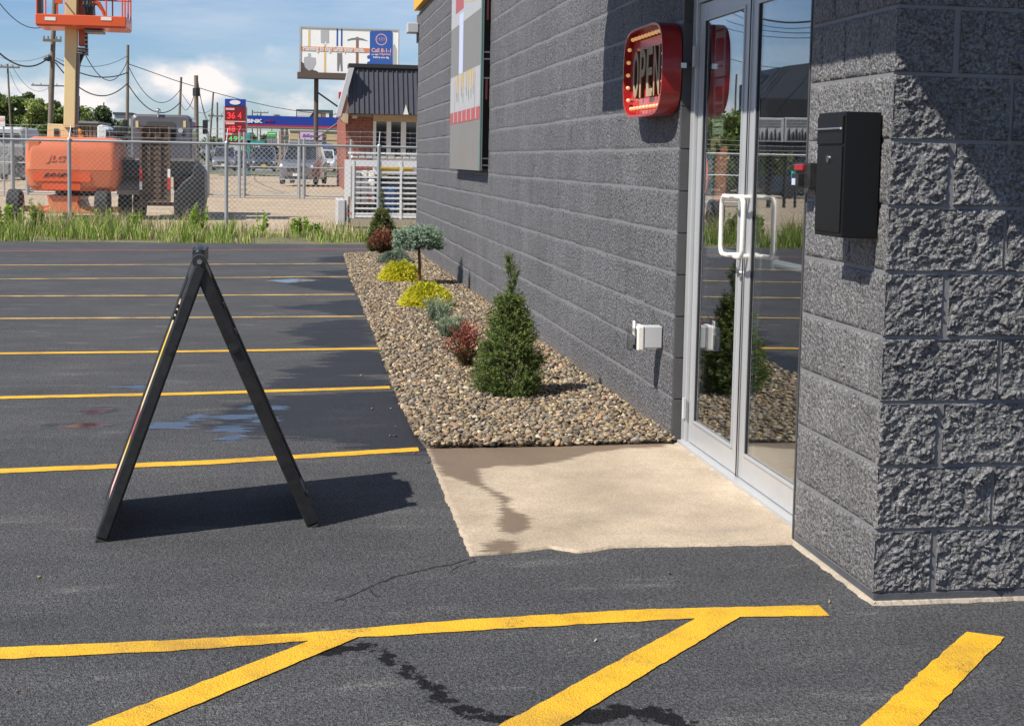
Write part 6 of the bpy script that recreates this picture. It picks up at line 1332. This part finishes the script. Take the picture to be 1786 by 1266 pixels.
for yy in (190.5, 215.5, 234): a2, b2 = Pq(393.5, yy+1.6), Pq(409 if yy < 230 else 405, yy-1.6); q = MB(); q.box(a2.x, b2.x, PY_-.01, PY_-.001, a2.z, b2.z); build('grade_label', q, M_pinkp, ps)
a2, b2 = Pq(392, 212.8), Pq(428.5, 211.8); q = MB(); q.box(a2.x, b2.x, PY_-.012, PY_-.001, a2.z, b2.z); build('divider', q, M_pinkp, ps)
for px in (396, 425): c = Pq(px, 260); q = MB(); q.tube([(c.x, PY_+.25, GZ), (c.x, PY_+.25, a.z)], .06, 8); build('post', q, M_lgrey, ps)

# ------------------------------------------------------------------ cars (front view, towards the camera)
def car(label, pxl, pxr, pytop, pybot, Y, paint, suv=1., yaw=0., length=4.6, name='parked_car', group='cars parked beyond the gravel yard'):
    A, B_ = atY(pxl, pybot, Y), atY(pxr, pytop, Y); W = B_.x-A.x; cx_ = (A.x+B_.x)/2; zg = max(A.z, GZ); H_ = B_.z-zg; zg = A.z
    root = thing(name, label, 'car', (cx_, Y, zg), group); W2 = W/2*.93; c_, s_ = math.cos(yaw), math.sin(yaw)
    def tf(m_):
        m_.v = [(cx_+(v[0]*c_-v[1]*s_), Y+(v[0]*s_+v[1]*c_), zg+v[2]) for v in m_.v]; return m_
    def rg(y, hw, z0_, z1_, r): return [(p[0], y, p[1]) for p in rrect(-hw, hw, z0_, z1_, r, 4)]
    belt = H_*.60; cl = H_*.12; hb = H_*(.50 if suv > .5 else .46); LN = length
    b = MB(); b.loft([rg(0, W2*.80, cl+.10, hb*.86, .10), rg(.10, W2*.93, cl, hb*.95, .12), rg(.5, W2, cl, hb, .12), rg(1.15, W2, cl, belt*.97, .12), rg(LN-.5, W2, cl, belt, .12), rg(LN, W2*.9, cl+.1, belt*.97, .12)]); build('body', tf(b), paint, root, smooth=True)
    g = MB(); w1, w2 = W2*.90, W2*.74; zt_2 = H_
    g.loft([[(-w1, 1.2, belt*.95), (w1, 1.2, belt*.95), (w1, 1.22, belt*.97), (-w1, 1.22, belt*.97)], [(-w1, 1.2, belt*.95), (w1, 1.2, belt*.95), (w2, 2.0, zt_2-.07), (-w2, 2.0, zt_2-.07)], [(-w1, LN-.3, belt*.95), (w1, LN-.3, belt*.95), (w2, LN-.8, zt_2-.07), (-w2, LN-.8, zt_2-.07)]]); build('cabin_glass', tf(g), M_glassd, root)
    r_ = MB(); r_.loft([rg(1.95, w2, zt_2-.10, zt_2-.04, .03), rg(2.2, w2+.02, zt_2-.10, zt_2, .03), rg(LN-.9, w2+.02, zt_2-.10, zt_2, .03), rg(LN-.7, w2, zt_2-.12, zt_2-.05, .03)]); build('roof', tf(r_), paint, root, smooth=True)
    for sx_ in (-1, 1):
        q_ = MB(); q_.tube([(sx_*w1, 1.2, belt*.95), (sx_*w2, 2.0, zt_2-.06)], .035, 6); build('pillar', tf(q_), paint, root)
        q_ = MB(); q_.box(min(sx_*(W2*.99), sx_*(W2*1.13)), max(sx_*(W2*.99), sx_*(W2*1.13)), 1.35, 1.5, belt*.98, belt*.98+.17); build('mirror', tf(q_), paint, root, bevel=.03)
        q_ = MB(); a0, a1 = sorted((sx_*W2*.58, sx_*W2*.90)); q_.box(a0, a1, -.015+.03, .3, hb*.74, hb*.89); build('headlight', tf(q_), M_lamp, root, bevel=.03)
        for yy in (.85, LN-.85):
            q_ = MB(); R_ = H_*.20; q_.tube([(sx_*(W2*.99), yy, R_), (sx_*(W2*.80), yy, R_)], R_, 16); w = build('wheel', tf(q_), M_dark, root); q_ = MB(); q_.disc((sx_*(W2*.992), yy, R_), (sx_, 0, 0), R_*.62, .015, 12); build('rim', tf(q_), M_lgrey, w)
    q_ = MB(); q_.box(-W2*.50, W2*.50, -.02, .08, hb*.60, hb*.84); build('grille', tf(q_), M_hose, root, bevel=.02)
    q_ = MB(); q_.box(-W2*.62, W2*.62, -.03, .1, cl+.03, cl+.17); build('lower_grille', tf(q_), M_hose, root, bevel=.02)
    q_ = MB(); q_.box(-.16, .16, -.05, -.031, cl+.16, cl+.28); build('licence_plate', tf(q_), M_yel if paint is M_carb else M_paper, root)
    q_ = MB(); q_.box(-W2*.9, W2*.9, -.02, .2, cl-.02, cl+.02); build('bumper_lip', tf(q_), M_lgrey if suv > .5 else M_hose, root); return root
car('silver suv nearest the gate facing the camera', 481, 553, 247, 322, 66, M_carg, 1., -.16)
car('dark blue car left of the silver suv', 437, 482, 257, 299, 98, M_carb, .3)
car('white hatchback right of the silver suv', 545, 586, 261, 299, 98, M_carw, .3, -.05)
car('grey car with bright headlights left of the price sign post', 367, 413, 256, 298, 98, M_silver, .3)
car('small grey car in the row behind the fence left of the grey car', 348, 372, 252, 272, 150, M_silver, .3)
car('silver car behind the gate left of the silver suv', 447, 484, 258, 290, 128, M_silver, .3, 0)
car('dark suv behind the white hatchback', 566, 603, 258, 285, 124, M_carg, 1., 0)
car('dark car half hidden at the left of the gap beside the truck', 402, 436, 262, 297, 101, M_carg, .3)
# vehicles on the left behind the lift
vn = thing('white_van', 'white van at the left edge behind the fence', 'van', (atY(20, 270, 70).x, 70, GZ)); a, b_ = atY(-12, 285, 70), atY(42, 222, 70)
q = MB(); q.loft([[(p[0], y, p[1]) for p in rrect(a.x+k, b_.x-k, GZ+.35, b_.z-k, .25, 4)] for y, k in ((70, .12), (70.2, .0), (74, .0), (74.2, .1))]); build('body', q, mat('dusty_white', (.45, .46, .47), .5), vn, smooth=True)
a2, b2 = atY(0, 246, 70), atY(33, 233, 70); q = MB(); q.box(a2.x, b2.x, 69.95, 69.999, a2.z, b2.z); build('windscreen', q, M_glassd, vn)
for px in (0, 34): x = atY(px, 280, 70).x; q = MB(); q.tube([(x-.12, 71, GZ+.33), (x+.12, 71, GZ+.33)], .33, 14); build('wheel', q, M_dark, vn)
bl = thing('stone_pile', 'pile of grey stone blocks between the fence and the lift', 'stone pile', (atY(25, 320, 52).x, 52, GZ)); rb = random.Random(3)
for i in range(26):
    px = 2+rb.random()*46; py = 262+rb.random()*38; c = atY(px, py, 52+rb.random()*1.5); s1 = rb.uniform(.14, .30); q = MB(); q.box(c.x-s1, c.x+s1, c.y-s1, c.y+s1, max(GZ, c.z-s1*.7), max(GZ+.15, c.z+s1*.7)); build('stone', q, mat('grey_stone', (.22, .215, .21), .9, var=.25, vscale=2), bl, bevel=.04)
sh = thing('box_trailer', 'brown slatted box trailer behind the cream boom', 'trailer', (atY(145, 260, 60).x, 60, GZ)); a, b_ = atY(128, 262, 60), atY(168, 216, 60)
q = MB(); q.box(a.x, b_.x, 60, 64, GZ+.5, b_.z); build('body', q, M_pole, sh)
for k in range(6): x = a.x+(b_.x-a.x)*k/6; q = MB(); q.box(x+.02, x+(b_.x-a.x)/6-.02, 59.94, 59.999, GZ+.55, b_.z-.1); build('plank', q, mat('brown_planks', (.17, .10, .065), .8, var=.2), sh)
q = MB(); q.box(a.x-.15, b_.x+.1, 59.8, 64.1, b_.z+.002, b_.z+.09); build('roof', q, M_grey, sh); q = MB(); q.tube([(a.x+.4, 61, GZ+.35), (a.x+.6, 61, GZ+.35)], .36, 14); build('wheel', q, M_dark, sh)
q = MB(); c = atY(139, 230, 60); q.ball((c.x, 59.85, c.z), .12, 10, 6); q.box(c.x-.16, c.x+.16, 59.8, 59.93, c.z-.22, c.z-.1); tag(build('warning_beacon', q, M_ambr), 'orange warning beacon in front of the brown trailer', 'beacon')
tc_ = thing('pickup_truck', 'pale pickup truck with dark windows between lift and grey truck', 'truck', (atY(190, 262, 58).x, 58, GZ)); 
def K(x, y): return atY(x, y, 58)
q = MB(); q.prism([(K(168, 0).x, K(0, 268).z), (K(168, 0).x, K(0, 216).z), (K(176, 0).x, K(0, 214).z), (K(189, 0).x, K(0, 220).z), (K(192, 0).x, K(0, 268).z)], 'y', 58, 60); build('cab', q, M_carw, tc_, bevel=.05)
q = MB(); q.prism([(K(183, 0).x, K(0, 240).z), (K(184, 0).x, K(0, 222).z), (K(188.5, 0).x, K(0, 224).z), (K(190, 0).x, K(0, 240).z)], 'y', 57.94, 57.99); build('side_window', q, M_glassd, tc_)
q = MB(); q.box(K(193, 0).x, K(220, 0).x, 58.2, 60, K(0, 268).z, K(0, 236).z); build('load_bed', q, M_bedst, tc_, bevel=.05); q = MB(); q.box(K(194, 0).x, K(214, 0).x, 58.3, 59.9, K(0, 234).z, K(0, 214).z); build('dark_canopy', q, M_hose, tc_, bevel=.08)
q = MB(); q.box(K(205, 0).x, K(213, 0).x, 57.9, 58.1, K(0, 228).z, K(0, 215).z); build('mirror', q, M_bedst, tc_, bevel=.05)
for px in (176, 210): x = K(px, 0).x; q = MB(); q.tube([(x, 58.1, GZ+.36), (x, 58.4, GZ+.36)], .36, 14); build('wheel', q, M_dark, tc_)
sp = thing('small_sign', 'small white and red sign on a post at the left edge', 'sign', (atY(5, 260, 45).x, 45, GZ)); a, b_ = atY(-4, 220.5, 45), atY(8.5, 203, 45); q = MB(); q.box(a.x, b_.x, 45, 45.02, a.z, b_.z); build('plate', q, M_paper, sp); q = MB(); q.box(a.x+.04, b_.x-.03, 44.99, 44.999, a.z+.17, b_.z-.05); build('red_print', q, M_pinkp, sp); q = MB(); q.tube([(atY(3, 0, 45).x, 45.05, GZ), (atY(3, 0, 45).x, 45.05, b_.z)], .025, 6); build('post', q, M_galv, sp)

# ------------------------------------------------------------------ utility poles and wires
def pole(label, ptop, pbot, Y, w, arms=(), mat_=M_pole, name='utility_pole'):
    A = atY(*ptop, Y); Bm = atY(*pbot, Y); d = (A-Bm); t_ = (GZ-Bm.z)/d.z if d.z else 0; base_ = Bm+d*t_; root = thing(name, label, 'pole', (base_.x, Y, GZ)); q_ = MB(); q_.tube([base_, A], [w*.34, w*.26], 10); build('shaft', q_, mat_, root, smooth=True)
    for (py, half_) in arms:
        k = (atY(ptop[0], py, Y).z-A.z)/(base_.z-A.z); c = A.lerp(base_, k); q_ = MB(); q_.box(c.x-half_, c.x+half_, Y-w*.8, Y-w*.5, c.z-.06, c.z+.06); ar = build('crossarm', q_, mat_, root)
        for s_ in (-.9, -.45, .45, .9): q_ = MB(); q_.tube([(c.x+half_*s_, Y-w*.65, c.z+.06), (c.x+half_*s_, Y-w*.65, c.z+.2)], .045, 6); build('insulator', q_, M_grey, ar)
    return A, base_
pole('thick wooden utility pole directly left of the cream boom', (97, -60), (88, 215), 70, .40, [(72, .42)])
pole('thin leaning pole at the far left above the trees', (13, 112), (19, 222), 110, .26, [(118, .9)])
pole('thin pole with crossarm just left of thick pole', (86, 148), (86, 215), 130, .30, [(150, 1.5)])
pole('tall dark pole right of the cream boom', (223, 79), (222, 215), 85, .32)
pole('dark pole above the grey truck cab', (316, 135), (313, 205), 95, .30)
pole('grey pole standing behind the right side of the truck', (342, 132), (343, 290), 52, .28)
pole('thin leaning pole left of the price sign', (372, 162), (366, 245), 120, .28, [])
pole('thin pole immediately left of the price sign', (379, 179), (379, 245), 130, .28, [(203, .8)])
pole('short distant pole right of the cream boom', (138, 168), (138, 215), 150, .28)
pole('short distant pole above the dark treetops', (181, 179), (180, 215), 150, .28)
pole('distant pole behind the canopy lettering', (440, 192), (440, 245), 190, .3); pole('distant thin pole beside the canopy lettering', (449, 200), (449, 245), 190, .25); pole('distant pole with a star shaped top', (455, 195), (454, 245), 190, .3, [(197, 1.0)]); pole('distant pole rising behind the fuel canopy', (474, 205), (474, 245), 200, .25)
q = thing('street_lamp', 'street lamp with curved head above the fuel canopy', 'street lamp', (atY(489, 205, 150).x, 150, GZ)); m_ = MB(); m_.tube([atY(490, 290, 150), atY(490, 206, 150), atY(487, 201.5, 150), atY(481, 201, 150)], .09, 6); build('lamp_post', m_, M_grey, q); m_ = MB(); c = atY(481, 201, 150); m_.ball((c.x, 150, c.z), .3, 8, 5, (1, .5, .35)); build('lamp_head', m_, M_grey, q)
q = thing('street_lamp', 'pale cobra head street lamp over the dark trees', 'street lamp', (atY(160, 205, 150).x, 150, GZ)); m_ = MB(); m_.tube([atY(163, 290, 150), atY(163, 190, 150), atY(156, 187.5, 150)], .08, 6); build('lamp_post', m_, M_grey, q); m_ = MB(); c = atY(151, 188, 150); m_.ball((c.x, 150, c.z), .3, 8, 5, (1, .5, .35)); build('lamp_head', m_, M_offw, q)
# pole hardware
q = MB(); q.ball(atY(85, 102, 69.7), .16, 8, 5); q.ball(atY(80, 103, 69.7), .11, 8, 5); tag(build('cable_splice', q, M_hose), 'black cable splice beside the thick pole', 'cable box')
q = MB(); q.tube([atY(342.5, 154, 51.8), atY(342.5, 168, 51.8)], .13, 8); tag(build('pole_cap', q, M_hose), 'black sleeve near the top of the grey pole', 'cable box')
def wire(label, a, ya, b2, yb, sag, r_):
    A, B_ = atY(*a, ya), atY(*b2, yb); q_ = MB(); n = 16; pts = []
    for k in range(n+1): t_ = k/n; p_ = A.lerp(B_, t_); p_.z -= sag*4*t_*(1-t_); pts.append(p_)
    q_.tube(pts, r_*.72, 5, False); o_ = build('overhead_wire', q_, M_cable); tag(o_, label, 'wire', 'overhead wires')
W1 = ((0, 7), 60, (92, 38), 70, .6, .028, 'thick wire at the top left edge reaching the boom basket'), ((0, 94), 60, (84, 102), 70, .45, .05, 'thick cable sagging from the left edge to thick pole'), ((0, 100), 75, (92, 92), 70, .3, .014, 'thin wire above the thick cable at left'), \
     ((14, 112), 110, (0, 113), 100, .1, .02, 'short wire left of the leaning pole'), ((20, 114), 110, (88, 150), 130, 1.1, .022, 'upper thin wire from leaning pole'), ((17, 125), 110, (50, 160), 130, .8, .018, 'lower thin wire from leaning pole'), \
     ((98, 102), 70, (222, 98), 85, .5, .02, 'flat wire crossing behind the boom'), ((97, 106), 70, (222, 127), 85, .5, .045, 'thick wire sloping down behind the boom'), ((144, 86), 60, (222, 107), 85, 1.2, .03, 'curved wire from boom elbow to dark pole'), ((97, 110), 70, (222, 146), 85, 1.1, .045, 'lowest thick cable left of the dark pole'), \
     ((224, 112), 85, (790, 150), 200, 3.5, .035, 'long wire crossing the sky behind the billboard'), ((225, 118), 85, (315, 156), 95, 1.4, .03, 'upper drooping wire right of the dark pole'), ((225, 150), 85, (315, 178), 95, 1.1, .045, 'thick drooping wire above the truck cab'), \
     ((317, 183), 95, (341, 160), 52, .5, .022, 'short wire joining the two poles above the truck'), ((318, 165), 95, (371, 188), 120, .8, .025, 'thin wire between the truck pole and leaning pole'), ((344, 135), 52, (371, 178), 120, 1.6, .02, 'deep drooping wire near the price sign'), ((345, 150), 52, (372, 200), 120, .9, .02, 'lower drooping wire near the price sign'), ((380, 205), 130, (391, 190), 110, .5, .02, 'short wire behind the price sign')
for a, ya, b2, yb, sag, r_, lab in W1: wire(lab, a, ya, b2, yb, sag, r_)

# ------------------------------------------------------------------ trees
def tree(label, px0, px1, pytop, pybot, Y, seed, col, n=5200, leaf_=.26, name='broadleaf_tree', X_=None, group='trees along the horizon'):
    rng = np.random.default_rng(seed)
    if X_ is None: A, B_ = atY(px0, pybot, Y), atY(px1, pytop, Y); cx_, W, zt_3 = (A.x+B_.x)/2, (B_.x-A.x)*1.45, B_.z
    else: cx_, W, zt_3 = X_
    root = thing(name, label, 'tree', (cx_, Y, GZ), group); H_ = zt_3-GZ; nb = 30; bc = []
    for i in range(nb):
        u = rng.uniform(-1, 1); v = rng.random(); rr_ = W*.5*(1-.45*v**2); bc.append((cx_+u*rr_*.72, Y+rng.uniform(-1, 1)*W*.36, GZ+H_*(.16+.68*v), W*rng.uniform(.13, .24)))
    bc.append((cx_, Y, GZ+H_*.86, W*.17)); bc = np.array(bc); k = rng.integers(0, len(bc), n); d = rng.normal(size=(n, 3)); d /= np.linalg.norm(d, axis=1, keepdims=True); rad = rng.random(n)**.35
    P0 = bc[k, :3]+d*(bc[k, 3]*rad)[:, None]*np.array([1, 1, .85]); P0[:, 2] = np.clip(P0[:, 2], GZ+.3, zt_3+.1); m_ = n; nd = rng.normal(size=(m_, 3)); nd /= np.linalg.norm(nd, axis=1, keepdims=True); s = np.cross(nd, rng.normal(size=(m_, 3))); s /= np.linalg.norm(s, axis=1, keepdims=True); u_ = np.cross(nd, s); sz = leaf_*rng.uniform(.5, 1.2, (m_, 1))
    V = np.stack([P0-s*sz, P0+u_*sz*.6, P0+s*sz, P0-u_*sz*.6], 1).reshape(-1, 3); cv = np.array(col)[None]*rng.uniform(.6, 1.45, (m_, 1))*(.8+.4*rng.random(len(bc))[k])[:, None]
    npmesh('crown', V, np.arange(len(V)).reshape(-1, 4), M_leaf, root, colors=np.repeat(cv, 4, 0)); q_ = MB(); q_.tube([(cx_, Y, GZ-.1), (cx_+.1, Y, GZ+H_*.3), (cx_, Y, GZ+H_*.7)], [W*.045, W*.03, W*.01], 8)
    for i in range(6): b3 = bc[i]; q_.tube([(cx_, Y, GZ+H_*.22), tuple(b3[:3])], [W*.018, W*.005], 5)
    build('trunk', q_, M_pole, root)
TG, TD, TL = (.16, .21, .06), (.08, .115, .045), (.24, .29, .08)
for i, (a, b_, tp, Y, c, lab) in enumerate(((-40, 18, 152, 150, TG, 'tree at the far left edge of the horizon'), (8, 48, 158, 150, TG, 'tree behind the leaning pole'), (28, 72, 151, 158, TD, 'darker tree between the leaning pole and thick pole'), (48, 88, 163, 145, TL, 'lighter green tree just left of the thick pole'), (72, 118, 168, 150, TG, 'tree showing between thick pole and cream boom'), (98, 142, 176, 150, TG, 'tree behind the lower cream boom'), (120, 172, 181, 156, TG, 'low tree right of the cream boom'), (152, 202, 180, 145, TD, 'dark round tree above the pickup truck'))):
    tree(lab, a, b_, tp, 262, Y, 200+i, c, n=9000, leaf_=.20)
for i, (a, b_, tp, Y, c, lab) in enumerate(((428, 448, 228, 220, TG, 'small tree left of the green panel'), (455, 482, 232, 215, TD, 'small tree behind the green panel'), (200, 232, 205, 260, TG, 'distant tree left of the grey truck cab'), (350, 392, 240, 230, TD, 'low distant tree right of the grey truck'))): tree(lab, a, b_, tp, 262, Y, 230+i, c, n=2200, leaf_=.34)
hb_ = thing('distant_warehouse', 'distant pale flat roofed building left of the grey truck cab', 'building', (atY(212, 260, 300).x, 300, GZ)); a, b_ = atY(200, 262, 300), atY(228, 201, 300); q = MB(); q.box(a.x, b_.x, 300, 320, GZ, b_.z); build('wall', q, M_lgrey, hb_); q = MB(); q.box(a.x-.3, b_.x+.3, 299.7, 320, b_.z+.01, b_.z+.5); build('roof', q, M_slate, hb_)
q = thing('teal_fence', 'teal railing with panels right of the price sign', 'fence', (atY(450, 262, 112).x, 112, GZ)); m_ = MB(); a, b_ = atY(431, 252, 112), atY(462, 246, 112)
m_.box(a.x, b_.x, 112, 112.05, a.z, b_.z); m_.box(a.x, a.x+.25, 112, 112.1, GZ, atY(0+431, 232, 112).z); build('panel', m_, M_teal, q)
far = MB(); rb = random.Random(9)
vs = []; n = 160
for i in range(n+1): x = -900+1800*i/n; h_ = 3.0+2.5*math.sin(i*.37)+rb.random()*2.2; vs += [(x, 700, GZ-1), (x, 700, GZ+max(1.5, h_)), (x, 760, GZ-1)]
far.add(vs, [(3*i, 3*i+3, 3*i+4, 3*i+1) for i in range(n)]+[(3*i+1, 3*i+4, 3*i+5, 3*i+2) for i in range(n)]); tag(build('far_tree_line', far, mat('far_woods', (.055, .075, .045), .9, var=.3, vscale=.08)), 'low far tree line on the horizon', 'trees', kind='stuff')
fl = thing('red_flag', 'small red and white flag behind the mansard roof edge', 'flag', (atY(592, 170, 90).x, 90, GZ)); a, b_ = atY(590.5, 173, 90), atY(596, 161, 90); q = MB(); q.box(a.x, b_.x, 90, 90.03, a.z, b_.z); build('cloth', q, M_redf, fl); q = MB(); q.tube([(b_.x+.2, 90, GZ), (b_.x+.2, 90, b_.z+.1)], .04, 6); build('flag_pole', q, M_grey, fl)

# ------------------------------------------------------------------ what the door glass mirrors: the side of the lot left of the picture
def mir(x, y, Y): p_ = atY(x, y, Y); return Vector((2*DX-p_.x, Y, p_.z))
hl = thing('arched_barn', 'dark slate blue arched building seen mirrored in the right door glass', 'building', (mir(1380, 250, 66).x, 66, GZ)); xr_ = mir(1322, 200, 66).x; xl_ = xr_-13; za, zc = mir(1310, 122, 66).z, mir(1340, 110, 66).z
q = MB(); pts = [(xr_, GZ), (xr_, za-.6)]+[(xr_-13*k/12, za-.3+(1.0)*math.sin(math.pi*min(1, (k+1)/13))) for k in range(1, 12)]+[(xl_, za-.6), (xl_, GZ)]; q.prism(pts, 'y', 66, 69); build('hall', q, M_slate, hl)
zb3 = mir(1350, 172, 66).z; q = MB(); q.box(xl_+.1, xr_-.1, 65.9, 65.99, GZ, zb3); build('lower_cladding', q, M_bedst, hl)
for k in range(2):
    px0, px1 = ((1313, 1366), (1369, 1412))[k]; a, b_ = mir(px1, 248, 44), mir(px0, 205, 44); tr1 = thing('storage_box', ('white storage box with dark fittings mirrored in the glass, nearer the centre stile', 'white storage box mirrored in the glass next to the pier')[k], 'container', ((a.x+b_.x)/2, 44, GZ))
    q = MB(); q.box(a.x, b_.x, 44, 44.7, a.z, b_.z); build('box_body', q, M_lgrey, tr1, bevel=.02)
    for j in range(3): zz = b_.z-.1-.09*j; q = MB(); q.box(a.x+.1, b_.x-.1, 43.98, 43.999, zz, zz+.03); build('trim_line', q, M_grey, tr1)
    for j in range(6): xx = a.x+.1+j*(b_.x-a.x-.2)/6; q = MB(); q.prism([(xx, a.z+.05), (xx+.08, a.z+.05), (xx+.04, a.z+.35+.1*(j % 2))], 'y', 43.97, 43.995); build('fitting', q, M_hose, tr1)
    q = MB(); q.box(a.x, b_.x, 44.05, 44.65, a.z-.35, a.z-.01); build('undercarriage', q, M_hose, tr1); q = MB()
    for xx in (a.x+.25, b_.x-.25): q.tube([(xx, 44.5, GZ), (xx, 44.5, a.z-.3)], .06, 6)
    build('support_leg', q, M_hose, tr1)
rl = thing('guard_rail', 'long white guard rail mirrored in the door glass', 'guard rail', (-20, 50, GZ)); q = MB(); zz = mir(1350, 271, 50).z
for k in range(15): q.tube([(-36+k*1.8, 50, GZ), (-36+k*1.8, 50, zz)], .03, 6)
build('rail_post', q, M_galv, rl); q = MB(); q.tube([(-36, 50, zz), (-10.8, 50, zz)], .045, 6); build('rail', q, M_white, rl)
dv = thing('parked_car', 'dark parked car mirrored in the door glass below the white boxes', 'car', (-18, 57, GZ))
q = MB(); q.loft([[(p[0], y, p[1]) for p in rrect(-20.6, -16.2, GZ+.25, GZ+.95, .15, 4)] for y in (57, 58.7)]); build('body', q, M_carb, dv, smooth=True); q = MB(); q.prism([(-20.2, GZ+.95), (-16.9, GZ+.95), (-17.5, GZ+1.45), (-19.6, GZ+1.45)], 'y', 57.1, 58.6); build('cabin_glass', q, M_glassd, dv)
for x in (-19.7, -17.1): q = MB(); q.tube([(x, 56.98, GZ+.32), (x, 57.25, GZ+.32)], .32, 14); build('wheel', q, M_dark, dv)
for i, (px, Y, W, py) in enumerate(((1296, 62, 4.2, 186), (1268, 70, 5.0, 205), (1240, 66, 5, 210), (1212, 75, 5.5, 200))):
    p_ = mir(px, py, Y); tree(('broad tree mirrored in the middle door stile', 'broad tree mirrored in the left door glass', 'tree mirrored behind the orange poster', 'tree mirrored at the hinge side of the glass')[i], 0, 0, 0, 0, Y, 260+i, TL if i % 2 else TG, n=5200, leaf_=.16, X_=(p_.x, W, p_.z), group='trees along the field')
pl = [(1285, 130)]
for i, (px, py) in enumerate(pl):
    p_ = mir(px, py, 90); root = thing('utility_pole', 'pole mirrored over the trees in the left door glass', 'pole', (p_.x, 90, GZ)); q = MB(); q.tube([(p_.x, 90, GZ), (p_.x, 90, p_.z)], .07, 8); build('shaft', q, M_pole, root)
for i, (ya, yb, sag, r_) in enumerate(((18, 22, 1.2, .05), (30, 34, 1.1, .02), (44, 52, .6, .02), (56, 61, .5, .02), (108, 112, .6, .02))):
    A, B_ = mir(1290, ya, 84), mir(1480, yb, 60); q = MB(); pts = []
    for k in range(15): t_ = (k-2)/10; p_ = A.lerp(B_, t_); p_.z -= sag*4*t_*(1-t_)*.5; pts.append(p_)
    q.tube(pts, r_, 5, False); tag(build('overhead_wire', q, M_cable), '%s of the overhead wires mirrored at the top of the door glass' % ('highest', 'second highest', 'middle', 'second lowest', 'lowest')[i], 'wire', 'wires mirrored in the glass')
